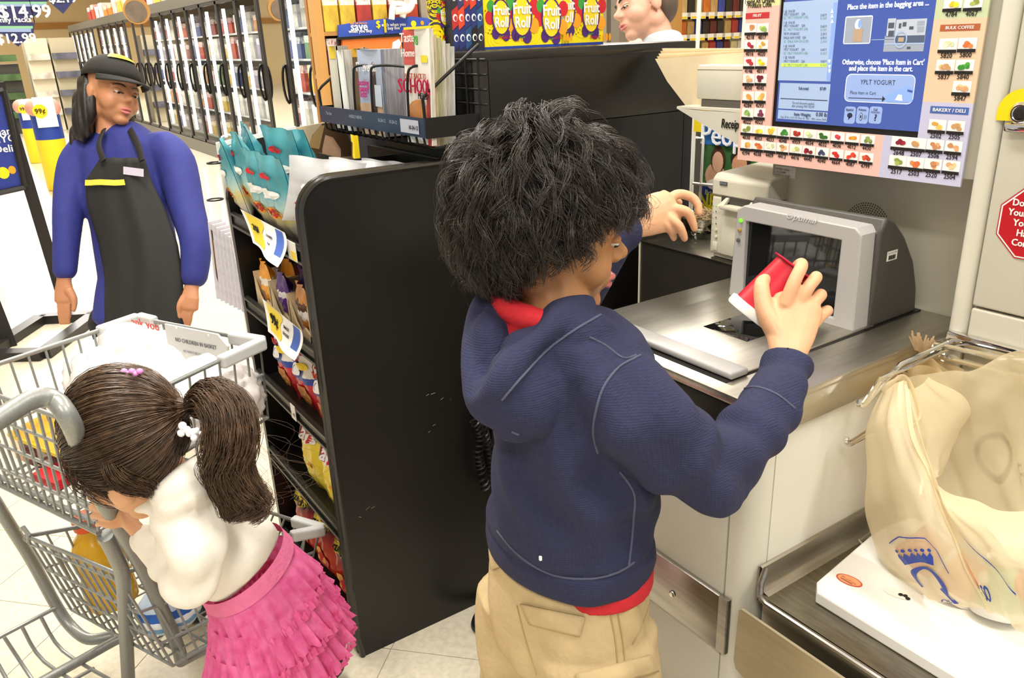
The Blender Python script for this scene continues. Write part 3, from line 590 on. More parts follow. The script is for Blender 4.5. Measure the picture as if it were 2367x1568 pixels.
b = MB(); c5 = OZ(2072, 1372, .5787); b.disc(c5, (.020, .006, 0), (-.004, .010, 0), 20, 0)
for k in range(3): b.disc(c5+Vector((.006+.006*k, .002+.003*(k % 2), .0004)), (.0035, .001, 0), (-.001, .004, 0), 10, 1)
tag(b.build('round_sticker', [M('sticker_pale', 'ece6da', .5), INK], smooth=0), 'worn black and white sticker on the scale plate beside the shopping bag', 'sticker')
b = MB(); b.tube([(c_.x-.002, c_.y+.09, .572), (c_.x-.012, c_.y+.03, .574), (c_.x-.008, c_.y-.02, .572), (c_.x+.004, c_.y-.025, .570)], .0022, 6)
tag(b.build('scale_clip', CHROME), 'thin wire clip at the corner of the scale plate', 'clip')
b = MB(); b.box((-.66, 1.325, .900), (-.50, 1.338, .930), 0, .002)
rk = thing('bag_rack', 'chrome wire bag rack with two prongs holding the plastic bags', 'rack', (-.62, 1.33, .78)); b.build('mount_plate', CHROME, rk)
def prong(tip, x, z1):
    b = MB(); t = Vector(tip); b.tube([(x, 1.335, z1), (x, t.y+.10, z1-.004), (x, t.y+.012, t.z), (x, t.y, t.z+.002), (x, t.y-.004, t.z+.008), (x, t.y-.002, t.z+.014)], .0042, 8)
    b.tube([(x, 1.335, z1-.012), (x, t.y+.05, z1-.016), (x, t.y+.006, t.z-.003), (x, t.y-.003, t.z+.004)], .0042, 8); b.build('prong', CHROME, rk)
t1 = OX(1987, 940, -.65); prong(t1, -.65, .915); t2 = OX(1957, 1027, -.672); prong(t2, -.672, .80)
b = MB(); p0, p1 = OY(2162, 796, 1.30), OY(2310, 828, 1.30); b.tube([(p0.x, 1.335, p0.z), p0, p1, (p1.x+.03, 1.335, p1.z)], .0045, 8); b.tube([(p0.x, 1.335, p0.z-.02), p0+Vector((0, 0, -.02)), p1+Vector((.05, 0, -.02))], .0045, 8); b.build('hanger_loop', CHROME, rk)
# ---- bags waiting on the rack
BAGM = M('tan_bag_film', 'ead6ab', .38, noise=(9, .10), bump=(18, .5), alpha=.93, translucent=.35)
BAGO = M('open_bag_film', 'f0e2bf', .32, noise=(7, .06), bump=(14, .5), alpha=.70, translucent=.35)
r4 = random.Random(5)
for k in range(6):
    y0 = 1.235+.014*k; px_ = (2026, 2034, 2042, 2050, 2056, 2062)[k]; py_ = (872, 856, 842, 830, 820, 812)[k]
    tl = OY(px_, py_, y0); wd = .13; hgt = .075
    def fn(u, v, y0=y0, tl=tl, k=k):
        x = tl.x+wd*u; z = tl.z+.006*math.sin(9*u+k)+(.018*math.sin(PI*u))-hgt*v
        return (x, y0+.008*math.sin(14*u+2*k+3*v)*min(1, v*3+.15), z)
    b = MB(); b.grid(fn, 22, 8); o = b.build('plastic_bag', BAGM)
    tag(o, ('frontmost', 'second', 'third', 'fourth', 'fifth', 'rearmost')[k]+' empty tan plastic bag hanging folded on the bag rack', 'plastic bag', 'empty bags on the rack')
# frayed bag ends
b = MB(); c = OY(2128, 806, 1.27)
for k in range(26):
    a = r4.uniform(-1, 1); d = Vector((a*.02, r4.uniform(-.006, .006), .016+.012*r4.random()))
    b.quad(c+Vector((a*.008-.002, 0, -.006)), c+Vector((a*.008+.002, 0, -.006)), c+d+Vector((.0015, 0, 0)), c+d+Vector((-.0015, 0, 0)))
tag(b.build('torn_bag_tabs', M('torn_film', 'cdb08a', .5, translucent=.3), smooth=0), 'frayed torn tabs of used bags on the wire loop', 'bag tabs', kind='stuff')
# ---- the open bag being filled
ob = thing('open_shopping_bag', 'open tan plastic shopping bag with blue crown print on the scale plate', 'plastic bag', (-.5, 1.15, .578))
def net(rows, nu, nv, wob=.003, seed=0):
    G = [[OY(*p) if len(p) == 3 else Vector(p[:3]) for p in r] for r in rows]
    R = [bez(r, 8) for r in G]; nC = len(R[0]); C = [bez([R[i][j] for i in range(len(R))], 6) for j in range(nC)]
    nR = len(C[0]); rr_ = random.Random(seed); ph = [rr_.uniform(0, 6) for _ in range(4)]
    def f(u, v):
        a = u*(nR-1); c = v*(nC-1); i = min(int(a), nR-2); j = min(int(c), nC-2); fa, fc = a-i, c-j
        p = C[j][i].lerp(C[j][i+1], fa).lerp(C[j+1][i].lerp(C[j+1][i+1], fa), fc)
        wv = wob*(math.sin(17*v+5*u+ph[0])+.6*math.sin(29*v-13*u+ph[1])+.5*math.sin(23*u+7*v+ph[2]))
        return p+Vector((wv*.3, wv, wv*.3))
    return f
LF = net([[(2040, 905, 1.135), (2072, 885, 1.14), (2098, 880, 1.135)], [(2000, 985, 1.10), (2055, 985, 1.085), (2112, 985, 1.10)], [(2002, 1090, 1.095), (2075, 1090, 1.065), (2152, 1095, 1.09)], [(2006, 1200, 1.11), (2095, 1200, 1.05), (2196, 1205, 1.07)], [(2040, 1298, 1.115), (2130, 1300, 1.045), (2240, 1310, 1.055)], [(2125, 1376, 1.098), (2190, 1395, 1.07), (2290, 1415, 1.06)]], 1, 1, .0022, 1)
b = MB(); b.grid(LF, 40, 22); b.build('front_gusset', BAGO, ob, smooth=60)
RF = net([[(2098, 895, 1.133), (2150, 1098, 1.10), (2255, 1160, 1.10), (2367, 1182, 1.09), (2480, 1150, 1.09)], [(2152, 1095, 1.09), (2200, 1180, 1.06), (2290, 1225, 1.04), (2380, 1250, 1.05), (2480, 1240, 1.06)], [(2220, 1265, 1.06), (2270, 1290, 1.03), (2330, 1320, 1.02), (2400, 1350, 1.03), (2480, 1360, 1.04)], [(2290, 1415, 1.06), (2320, 1428, 1.055), (2370, 1468, 1.05), (2430, 1500, 1.05), (2500, 1530, 1.05)]], 1, 1, .0022, 2)
b = MB(); b.grid(RF, 34, 36); fp = b.build('front_panel', BAGO, ob, smooth=60)
BKp = net([[(2070, 880, 1.17), (2150, 862, 1.20), (2250, 855, 1.22), (2340, 815, 1.22), (2460, 830, 1.22)], [(2100, 960, 1.20), (2190, 960, 1.24), (2270, 940, 1.25), (2350, 920, 1.25), (2460, 940, 1.25)], [(2130, 1090, 1.19), (2200, 1090, 1.24), (2280, 1080, 1.25), (2370, 1080, 1.25), (2460, 1080, 1.25)], [(2200, 1250, 1.18), (2260, 1260, 1.22), (2330, 1260, 1.23), (2400, 1260, 1.23), (2460, 1260, 1.23)]], 1, 1, .004, 3)
b = MB(); b.grid(BKp, 26, 30); b.build('back_panel', BAGO, ob, smooth=60)
LG = net([[(2072, 885, 1.14), (2110, 900, 1.16), (2150, 870, 1.19)], [(2100, 985, 1.11), (2150, 990, 1.16), (2240, 940, 1.22)], [(2140, 1095, 1.10), (2160, 1080, 1.15), (2215, 1000, 1.22)], [(2152, 1105, 1.095), (2165, 1105, 1.13), (2175, 1100, 1.2)]], 1, 1, .003, 4)
b = MB(); b.grid(LG, 24, 20); b.build('side_fold', BAGO, ob, smooth=60)
b = MB(); b.tube(bez([OY(2040, 905, 1.13), OY(2085, 870, 1.15), OY(2110, 900, 1.15), OY(2125, 960, 1.14), OY(2108, 985, 1.12)], 6), [.004, .008, .007, .005, .003]+[.004]*20, 6, flat=.25); b.build('handle_strap', BAGO, ob)
b = MB(); b.grid(lambda u, v: LF(lerp(.02, 1, u), .93+.05*v)+Vector((0, -.003-.002*math.sin(PI*v), .0)), 30, 5); b.build('crease', BAGO, ob)
# blue print, laid on the film
BLUI = M('bag_blue_ink', '2a46a8', .5)
def fpr(p, c=(.835, .47), sc=7.0):
    q = LF(min(.995, max(.01, c[0]-p.y*3.3)), min(1, max(0, c[1]+p.x*sc))); return q+Vector((-.0004, -.0022, .0008))
b = MB()
cr_ = []
for i in range(7): cr_.append((lerp(-.026, .026, i/6)*1.25, .030+(.003 if i in (0, 6) else .006))); cr_.append((lerp(-.022, .026, (i+.5)/6.2)*1.1, .019)) if i < 6 else None
crown = [Vector((x, y, 0)) for x, y in cr_]+[Vector((.020, .004, 0)), Vector((0, .008, 0)), Vector((-.020, .004, 0))]
for i in range(6):
    x0 = lerp(-.020, .020, i/6); x1 = lerp(-.020, .020, (i+1)/6); xm = (x0+x1)/2
    b.add([fpr(Vector(q)) for q in ((x0, .006+.003*math.cos(x0*70), 0), (x1, .006+.003*math.cos(x1*70), 0), (x1*1.15, .018, 0), (xm*1.25, .024, 0), (x0*1.15, .018, 0))], [(0, 1, 2, 3, 4)])
    pc = Vector((xm*1.27, .027, 0)); b.add([fpr(pc+Vector((.0026*math.cos(2*PI*k/8), .0026*math.sin(2*PI*k/8), 0))) for k in range(8)], [tuple(range(8))])
for i in range(30):
    a0, a1 = math.radians(200-i*8.2), math.radians(200-(i+1)*8.2)
    wd = lambda a: .0035+.0055*abs(math.cos(a))
    b.add([fpr(Vector((r_*math.cos(a), r_*.92*math.sin(a)-.018, 0))) for a, r_ in ((a0, .021-wd(a0)*.5), (a1, .021-wd(a1)*.5), (a1, .021+wd(a1)*.5), (a0, .021+wd(a0)*.5))], [(0, 1, 2, 3)])
b.add([fpr(Vector(q)) for q in ((.006, -.026, 0), (.013, -.022, 0), (.030, -.042, 0), (.022, -.045, 0))], [(0, 1, 2, 3)])
b.text('QU', (0, 0, 0), .013, mi=0, bold=.02, fn=lambda p: fpr(p+Vector((.006, -.048, 0))))
pl = [(-.034, .036), (-.012, .047), (.022, .044), (.036, .030), (.040, .0)]
for (x0, y0), (x1, y1) in zip(pl, pl[1:]):
    n_ = Vector((-(y1-y0), x1-x0, 0)).normalized()*.0008
    for i in range(4):
        a = Vector((lerp(x0, x1, i/4), lerp(y0, y1, i/4), 0)); c = Vector((lerp(x0, x1, (i+1)/4), lerp(y0, y1, (i+1)/4), 0)); b.add([fpr(a-n_), fpr(c-n_), fpr(c+n_), fpr(a+n_)], [(0, 1, 2, 3)])
b.build('blue_print', BLUI, ob, smooth=0)
def fpr2(p): q = RF(min(.99, max(.01, .80-p.y*6)), min(.99, max(0, .10+p.x*3.2))); return q+Vector((-.0004, -.0022, .0008))
b = MB(); b.text('SO', (0, 0, 0), .020, bold=.03, fn=lambda p: fpr2(p+Vector((.01, -.012, 0)))); 
for i in range(14):
    x0, x1 = .01+.009*i, .01+.009*(i+1); f0 = lambda x: .045-.42*x+.9*x*x
    b.add([fpr2(Vector(q)) for q in ((x0, f0(x0)-.0009, 0), (x1, f0(x1)-.0009, 0), (x1, f0(x1)+.0009, 0), (x0, f0(x0)+.0009, 0))], [(0, 1, 2, 3)])
b.build('blue_print', BLUI, ob, smooth=0)
def fbk(p): q = BKp(min(.99, max(.01, .62-p.y*4)), min(.99, max(0, .55+p.x*3))); return q+Vector((0, .001, 0))
b = MB()
for i in range(28):
    a0, a1 = 2*PI*i/28, 2*PI*(i+1)/28
    b.add([fbk(Vector((r_*math.cos(a), r_*.75*math.sin(a), 0))) for a, r_ in ((a0, .030), (a1, .030), (a1, .041), (a0, .041))], [(0, 1, 2, 3)])
b.text('FO', (0, 0, 0), .035, fn=lambda p: fbk(p+Vector((.075, -.02, 0)))); b.build('back_print', M('faded_ink', '9a8f86', .6), ob, smooth=0)
# ---- yogurt cups
def cup(nm, label, loc, axis, body, foil, group=None, scale=1.0, lettering=None):
    """cup that widens toward its base, foil lid on the narrow mouth; axis points from base to lid"""
    t = thing(nm, label, 'yogurt cup', loc, group)
    Q = Vector((0, 0, 1)).rotation_difference(Vector(axis)).to_matrix().to_4x4(); T = Matrix.Translation(loc) @ Q @ Matrix.Scale(scale, 4)
    b = MB(); b.lathe([(.0335, .0105), (.0325, .018), (.0255, .078), (.0255, .081)], 32, T, caps=True); b.build('cup_body', body, t)
    b = MB(); b.lathe([(.0001, .0008), (.030, 0), (.0375, .0005), (.0388, .003), (.0382, .012), (.033, .0135)], 32, T); b.build('base_rim', WHITE, t)
    b = MB(); b.lathe([(.0295, .081), (.0305, .082), (.0305, .0832), (.024, .0838), (.0001, .0842)], 32, T); b.build('foil_lid', foil, t)
    if lettering:
        b = MB(); b.text(lettering, (0, 0, 0), .016, bold=.02, fn=lambda p: T @ Vector(((.0322-(p.y+.012+.018)*.113)*math.cos(p.x/.03-2.2), (.0322-(p.y+.012+.018)*.113)*math.sin(p.x/.03-2.2), p.y+.045)))
        b.build('lettering', WINK, t, smooth=0)
    return t
CUPR = M('cup_red', 'c3142c', .35, noise=(40, .1)); FOILR = M('foil_red', 'd2234a', .3, .4); CUPG = M('cup_mint', '8fc9a6', .4); CUPP = M('cup_peach', 'e59a7c', .4); FOILS = M('foil_silver', 'd0cfd4', .25, .8)
for k, (p, ax, m_, nm) in enumerate((((2230, 1320), (.3, .2, 1), CUPP, 'peach'), ((2340, 1330), (-.2, .3, 1), CUPG, 'mint green'), ((2110, 1310), (.4, .5, .9), CUPR, 'red'), ((2290, 1290), (.9, .2, .3), CUPR, 'reddish'))):
    q = OY(p[0], p[1], 1.16); q = Vector((q.x, 1.14+.02*(k == 3), .581 if k < 3 else .62)); cup('yogurt_cup', nm+' yogurt cup showing through the film of the open shopping bag', q, ax, m_, FOILS, 'cups in the shopping bag')
# ================================================================== black snack rack
XP, YK, YW = -1.55, .53, .94      # right face, front, back
XLF = -2.10
rack = thing('snack_rack', 'tall black snack rack with a big side panel behind the boy', 'rack', (-1.82, .73, 0))
def side_profile(zt, rad):
    pts = [(YW, 0), (YW, zt)]
    for i in range(9): a = PI/2+PI/2*i/8; pts.append((YK+rad+rad*math.cos(a), zt-rad+rad*math.sin(a)))
    pts += [(YK, .06), (YK+.008, .0)]
    return pts
pr = side_profile(1.178, .07)
b = MB(); b.prism([(XP, y, z) for y, z in pr], (-.028, 0, 0)); sp_ = b.build('side_panel', BLACK, rack, smooth=30)
b = MB(); tr_ = [(y, z) for y, z in pr[1:]]
b.tube([(XP-.004, y, z) for y, z in tr_], .0075, 8); b.tube([(XP-.024, y, z) for y, z in tr_], .0075, 8); b.build('edge_molding', M('black_molding', '24211d', .2, spec=.7), sp_)
r5 = random.Random(11); b = MB()
for (x, y) in ((985, 915), (996, 912), (1000, 985), (990, 1000), (1018, 925), (1076, 925), (1040, 925), (1080, 870), (845, 1180), (858, 1176), (830, 1195)):
    p = OX(x, y, XP+.0006); d = Vector((0, r5.uniform(.004, .012), r5.uniform(-.004, .006))); w_ = Vector((0, .0004, .0008)); b.quad(p-w_, p+d-w_, p+d+w_, p+w_)
tag(b.build('scuffs', M('scuff', '8e8a80', .7), sp_, smooth=0), 'pale scratches', kind='stuff')
b = MB(); b.prism([(XLF, y, z) for y, z in side_profile(1.13, .06)], (-.022, 0, 0)); b.build('left_panel', BLACK, rack, smooth=30)
b = MB(); b.box((XLF, YW-.015, .02), (XP-.028, YW-.002, 1.165), 0); b.build('back_board', BLACKP, rack)
b = MB(); b.box((XLF, YK+.02, 0), (XP-.028, YW, .05), 0); b.build('plinth', BLACKP, rack)
shz = (1.012, .785, .575, .335, .06)
for k, z in enumerate(shz):
    b = MB(); b.box((XLF, YK+.012, z-.012), (XP-.028, YW-.01, z), 0); b.box((XLF, YK+.004, z-.014), (XP-.028, YK+.012, z+.026), 0, .002)
    b.box((XLF, YK-.002, z-.012), (XP-.028, YK+.004, z-.006), 0); b.box((XLF, YK-.002, z+.018), (XP-.028, YK+.004, z+.024), 0)
    b.build('shelf', M('shelf_black', '2a2825', .4, .2), rack)
b = MB(); b.box((XLF+.01, YK+.10, 1.08), (XP-.028, YK+.108, 1.14), 0); b.build('bin_divider', BLACKP, rack)
b = MB()
for x in (XLF+.16, XLF+.36): b.box((x, YK+.2, 1.012), (x+.006, YW-.01, 1.155), 0)
b.box((XLF, YW-.16, 1.13), (XP-.028, YW-.155, 1.16), 0); b.build('bin_walls', M('bin_dark', '201e1b', .45), rack)
# white edged sign board beyond the left panel
s0, s1 = OX(500, 330, XLF-.03), OX(684, 292, XLF-.03)
b = MB(); b.prism([(XLF-.03, s0.y, .62), (XLF-.03, s0.y, s0.z), (XLF-.03, s1.y, s1.z), (XLF-.03, s1.y, .62)], (-.008, 0, 0), 0); b.prism([(XLF-.0295, s0.y+.012, .63), (XLF-.0295, s0.y+.012, s0.z-.010), (XLF-.0295, s1.y-.004, s1.z-.010), (XLF-.0295, s1.y-.004, .63)], (.001, 0, 0), 1)
b.text('C U', OX(545, 325, XLF-.028), .05, SIDE, 2, 1); sb_ = thing('sign_board', 'white edged black sign board standing at the far side of the snack rack', 'sign', (XLF-.03, (s0.y+s1.y)/2, .62)); b.build('panel', [PAPER, INK, WINK], sb_, smooth=0)
for py_ in (376, 461):
    b = MB(); c = OX(508, py_, XLF-.035); b.tube([c+Vector((-.006+.018*math.sin(a), -.02*math.cos(a)-.01, .0)) for a in [2*PI*i/14 for i in range(14)]], .0022, 6, closed=True)
    b.build('wire_ring', BLACKM, sb_)
# portrait card behind the snack bags
XT = -2.16
pc = [OX(x, y, XT) for x, y in ((655, 300), (768, 280), (815, 330), (815, 400), (660, 400))]
b = MB(); b.prism(pc, (-.004, 0, 0), 0)
def hairp(pts, k): b.poly([OX(x, y, XT+.0006*k) for x, y in pts], k)
b.poly([OX(x, y, XT+.0006) for x, y in ((712, 345), (722, 312), (745, 286), (775, 283), (798, 300), (812, 330), (812, 360), (712, 372))], 1)
b.poly([OX(x, y, XT+.0010) for x, y in ((712, 340), (724, 310), (742, 290), (750, 290), (744, 318), (738, 345))], 2); b.poly([OX(x, y, XT+.0012) for x, y in ((745, 345), (752, 312), (770, 318), (788, 345), (788, 372), (745, 372))], 3)
tag(b.build('portrait_card', [M('card_tan', 'c8b294', .7), M('print_brown_hair', '5c4029', .7), M('print_blond_hair', 'b08f5c', .7), M('print_skin', 'd0a585', .7)], smooth=0), 'tan card with a printed blond head behind the snack bags', 'card')
# newspapers hanging at the far side
for k in range(7):
    q0 = [(483+11*k*.9, 505+4*k), (500+11*k*.9, 512+5*k), (556+1.5*k, 722+2*k), (520+7*k, 650+12*k)]
    xk = XLF-.11+.012*k; P4 = [OX(x, y, xk) for x, y in ((482+9*k, 515+6*k), (488+9*k, 508+6*k), (540+4.5*k, 705+3*k), (497+9*k, 650+11*k))]
    b = MB(); a0 = OX(480+9.5*k, 512+7*k, xk); b0 = OX(500+9.7*k, 690+5*k, xk)
    b.prism([a0, a0+Vector((0, .035, .004)), b0+Vector((0, .045, -.004)), b0], (.010, 0, 0), 0)
    if k == 0:
        b.poly([OX(x, y, xk+.0111) for x, y in ((487, 530), (497, 540), (515, 680), (500, 640))], 1); b.poly([OX(x, y, xk+.0113) for x, y in ((492, 555), (498, 560), (508, 650), (500, 620))], 2)
    o = b.build('free_newspaper', [M('newsprint', 'dcd8df', .8, noise=(70, .12)), M('news_photo', '5a463c', .7), M('news_skin', 'c58f6a', .7)], smooth=0)
    tag(o, 'white free newspaper hanging beside the snack rack, %s from the left' % ('first with a printed face', 'second', 'third', 'fourth', 'fifth', 'sixth', 'last and rightmost')[k], 'newspaper', 'free newspapers by the rack')
# ---- snack bags
def pillow(w_, h_, t_, crimp=.09):
    def f(u, v, side):
        x = (u-.5)*w_; z = v*h_
        e = max(0.0, min(1, v/crimp, (1-v)/crimp)); prof = (4*u*(1-u))**.55*(math.sin(PI*min(1, max(0, (v-crimp*.6)/(1-1.2*crimp))))**.5 if crimp*.6 < v < 1-crimp*.6 else 0)
        wob = .004*math.sin(19*u+7*v*side)+.003*math.sin(31*v+5*u)
        x *= 1-.07*math.sin(PI*v)
        return Vector((x, -side*(t_/2*prof+.0006)+wob*prof+.004*math.sin(12*u)*(1-e), z))
    return f
def bag(name, label, w_, h_, t_, mat, loc, rz, tilt=0, group=None, prints=(), lean=0):
    t = thing(name, label, 'snack bag', (0, 0, 0), group); f = pillow(w_, h_, t_)
    b = MB(); b.grid(lambda u, v: f(u, v, 1), 13, 16); b.grid(lambda u, v: f(u, v, -1), 13, 16); b.build('bag_film', mat, t, smooth=70)
    nprint = [0]
    for txt, u0, v0, sz, m_, sxx, sh in prints:
        b = MB(); nprint[0] += 1
        if txt.startswith('#'):   # a coloured oval or block
            kx, ky = sz
            n_ = 16; ring_ = [f(min(1, max(0, u0+kx*math.cos(2*PI*i/n_))), min(1, max(0, v0+ky*math.sin(2*PI*i/n_))), 1)+Vector((0, -.0014-.0006*nprint[0], 0)) for i in range(n_)]
            mid_ = [f(min(1, max(0, u0+.5*kx*math.cos(2*PI*i/n_))), min(1, max(0, v0+.5*ky*math.sin(2*PI*i/n_))), 1)+Vector((0, -.0014-.0006*nprint[0], 0)) for i in range(n_)]
            c = f(u0, v0, 1)+Vector((0, -.0014-.0006*nprint[0], 0)); b.add([c]+mid_+ring_, [(0, 1+i, 1+(i+1) % n_) for i in range(n_)]+[(1+i, 1+n_+i, 1+n_+(i+1) % n_, 1+(i+1) % n_) for i in range(n_)])
        else: b.text(txt, (0, 0, 0), sz, sx=sxx, bold=.03, shear=sh, fn=lambda p: f(min(1, max(0, u0+p.x/w_)), min(1, max(0, v0+p.y/h_)), 1)+Vector((0, -.0022-.0006*nprint[0], 0)))
        b.build('print', m_, t, smooth=0)
    t.matrix_world = Matrix.Translation(loc) @ Matrix.Rotation(rz, 4, 'Z') @ Matrix.Rotation(lean, 4, 'X') @ Matrix.Rotation(tilt, 4, 'Y')
    return t
RED = M('print_red', 'c8202c', .4); YLW = M('print_yellow', 'f2d420', .4); ORG_ = M('print_orange', 'f0a020', .4); NAVY = M('print_navy', '24409c', .4); WPR = M('print_white', 'f4f2ee', .4); BRN = M('print_caramel', 'c9833e', .5, noise=(60, .5)); KPR = M('print_black', '15120f', .5); PURP = M('print_purple', '4a2470', .4)
TEAL = bands('teal_bag_print', [(0, 'a8a49a'), (.26, 'b9b2a2'), (.40, 'd7c77e'), (.47, 'bcd3c0'), (.60, '8fc0c8'), (.72, '4f9aa6'), (.86, '3f8f9c'), (1, '57a3ad')], noise=.12, nscale=5, constant=False, rough=.25)
CRJ = bands('caramel_bag_print', [(0, 'b81f2a'), (.36, 'c92a34'), (.42, '2440a0'), (.50, 'f0eee9'), (.90, '2440a0')], noise=.05, nscale=4, rough=.3)
LAYS = bands('yellow_chip_print', [(0, 'f2d93c'), (.25, 'f4e04a'), (.55, 'efd22a'), (1, 'f3de50')], noise=.2, constant=False, rough=.25)
CHT = bands('red_puff_print', [(0, 'a3141c'), (.2, 'd02a22'), (.5, 'e04a22'), (.7, 'b01a1c'), (.85, '1c1210'), (1, 'e0a020')], noise=.25, nscale=7, constant=False, rough=.25)
CLEAR = M('clear_bag_film', 'eeecec', .2, alpha=.6, bump=(20, .6), spec=.8)
def pos(px, py, y): return OY(px, py, y)
G1 = 'teal snack bags in the top bin'
teal = [(585, 505, .575, .12, .25, -.28, -.10, 'leftmost teal snack bag standing at the front of the top bin'),
        (622, 520, .60, .10, .27, -.1, -.06, 'second teal snack bag from the left in the top bin'),
        (650, 540, .575, .12, .24, .1, .04, 'third teal snack bag from the left with orange price oval in the top bin'),
        (682, 555, .575, .12, .24, .15, .06, 'rightmost front teal snack bag with orange price oval beside the black panel'),
        (640, 500, .66, .15, .28, -.2, .0, 'teal snack bag in the second row at the left of the bin'),
        (700, 480, .68, .15, .28, .2, .05, 'teal snack bag in the middle of the second row of the bin'),
        (745, 470, .72, .15, .27, .1, -.08, 'teal snack bag with red logo at the right of the second row')]
for k, (x, y, yy, w_, h_, rz, ti, lb) in enumerate(teal):
    p = pos(x, y, yy); bag('snack_bag', lb, w_, h_*.86, .05, TEAL, (p.x, yy, 1.013), rz, ti, G1, (('#o', .5, .40, (.30, .07), ORG_, 1, 0), ('2/$1', .5, .40, .026, RED, 1, 0), ('#w', .5, .62, (.36, .06), WPR, 1, 0), ('#r', .5, .80, (.2, .035), RED, 1, 0)), lean=.22)
for k, (x, y, yy, lb) in enumerate(((735, 430, .60, 'clear snack bag with red print lying along the black side panel'), (800, 400, .70, 'crumpled clear snack bag at the right end of the bin'), (860, 385, .80, 'clear cellophane bag end at the back of the bin'))):
    p = pos(x, y, yy); bag('snack_bag', lb, .16-.02*k, .145, .06, CLEAR, (min(p.x, -1.65), yy, 1.07-.02*k), 1.35, .2, 'clear snack bags', (('#r', .5, .35, (.42, .08), RED, 1, 0), ('#w', .5, .6, (.36, .12), WPR, 1, 0)) if k < 2 else (), lean=.25)
# carton trays on the second shelf
CARD = M('carton_kraft', 'd8c19a', .75, noise=(10, .06))
def carton(nm, lb, x0, x1, y0, y1, z0, z1, zb):
    t = thing(nm, lb, 'carton', ((x0+x1)/2, (y0+y1)/2, z0)); e = .004
    b = MB(); b.box((x0, y0, z0), (x1, y1, z0+e), 0); b.box((x0, y0, z0), (x0+e, y1, z1), 0); b.box((x1-e, y0, z0), (x1, y1, z1), 0); b.box((x0, y1-e, z0), (x1, y1, zb), 0)
    b.prism([(x0, y0, z0), (x1, y0, z0), (x1, y0, z0+.3*(z1-z0)), (lerp(x0, x1, .72), y0, z0+.42*(z1-z0)), (lerp(x0, x1, .5), y0, z0+.25*(z1-z0)), (lerp(x0, x1, .28), y0, z0+.42*(z1-z0)), (x0, y0, z0+.9*(z1-z0))], (0, e, 0)); b.build('tray_walls', CARD, t, smooth=0); return t
xa = [-2.055, -1.925, -1.79, -1.655]
zq = shz[1]+.001
for k, lb in enumerate(('kraft carton of orange snack packs on the second shelf', 'kraft carton of purple snack packs on the second shelf', 'kraft carton with brown cookie packs beside the black panel')):
    carton('display_carton', lb, xa[k]+.002, xa[k+1]-.004, YK+.02, YK+.22, zq, zq+.10+.0*k, zq+.135)
    mt = (bands('orange_pack', [(0, 'e08a20'), (.4, 'f2a52c'), (.6, 'efe7da'), (.75, 'f0a030')], noise=.1), bands('purple_pack', [(0, 'd8cfc2'), (.3, '5a2a86'), (.62, 'ece8e2'), (.74, '4e2478')], noise=.15), bands('cookie_pack', [(0, 'a85c22'), (.35, 'c9772e'), (.5, 'efe9df'), (.7, '5a3318'), (.85, 'd08a3c')], noise=.3))[k]
    for j in range(3): bag('snack_pack', ('orange', 'purple and white', 'brown cookie')[k]+' snack pack, %s in its kraft carton' % ('front', 'middle', 'back')[j], .095, .13, .035, mt, ((xa[k]+xa[k+1])/2+.006*(j-1), YK+.055+.055*j, zq+.005), .1*(j-1), .06*(j-1), ('orange', 'purple', 'cookie')[k]+' packs in carton', lean=.15)
for k, (x, y, lb) in enumerate(((655, 930, 'left red, white and blue caramel popcorn bag on the third shelf'), (700, 985, 'middle caramel popcorn bag with yellow burst on the third shelf'), (748, 1030, 'right caramel popcorn bag partly hidden by the black panel'))):
    yy = YK+.05; p = pos(x, y, yy); bag('popcorn_bag', lb, .13, .215, .055, CRJ, ((-1.945, -1.80, -1.66)[k], yy, shz[2]+.001), .04*(k-1), .02, 'caramel popcorn bags', (('Cracker', .5, .79, .036, RED, .95, .1), ('Jack', .44, .68, .036, RED, 1, .1), ('#c', .5, .22, (.38, .12), BRN, 1, 0), ('#b', .5, .55, (.25, .10), NAVY, 1, 0), ('#w', .5, .55, (.18, .075), WPR, 1, 0), ('#y', .75, .62, (.17, .045), YLW, 1, 0)))
for k, lb in enumerate(('left yellow potato chip bag on the fourth shelf', 'right yellow potato chip bag beside the black panel')):
    bag('chip_bag', lb, .135, .225, .06, LAYS, ((-1.825, -1.675)[k], YK+.05, shz[3]+.001), .05, .03*(1-2*k), 0 and '' or 'yellow chip bags', (('#w', .5, .78, (.36, .12), WPR, 1, 0), ('#r', .5, .76, (.32, .09), RED, 1, 0), ("Lay's", .5, .76, .05, WPR, 1, .2), ('#t', .62, .38, (.12, .03), ORG_, 1, 0)))
for k, lb in enumerate(('left red cheese puff bag on the bottom shelf', 'middle red cheese puff bag on the bottom shelf', 'right red cheese puff bag beside the panel on the bottom shelf')):
    bag('puff_bag', lb, .135, .25, .065, CHT, ((-1.965, -1.815, -1.665)[k], YK+.05, shz[4]+.001), .04*(k-1), .02*(1-k), 'red puff bags', (('#y', .5, .74, (.40, .06), YLW, 1, 0), ('Crunchy', .5, .74, .030, KPR, 1, .2), ('#o', .45, .35, (.3, .12), ORG_, 1, 0), ('#r', .62, .30, (.2, .1), RED, 1, 0)))
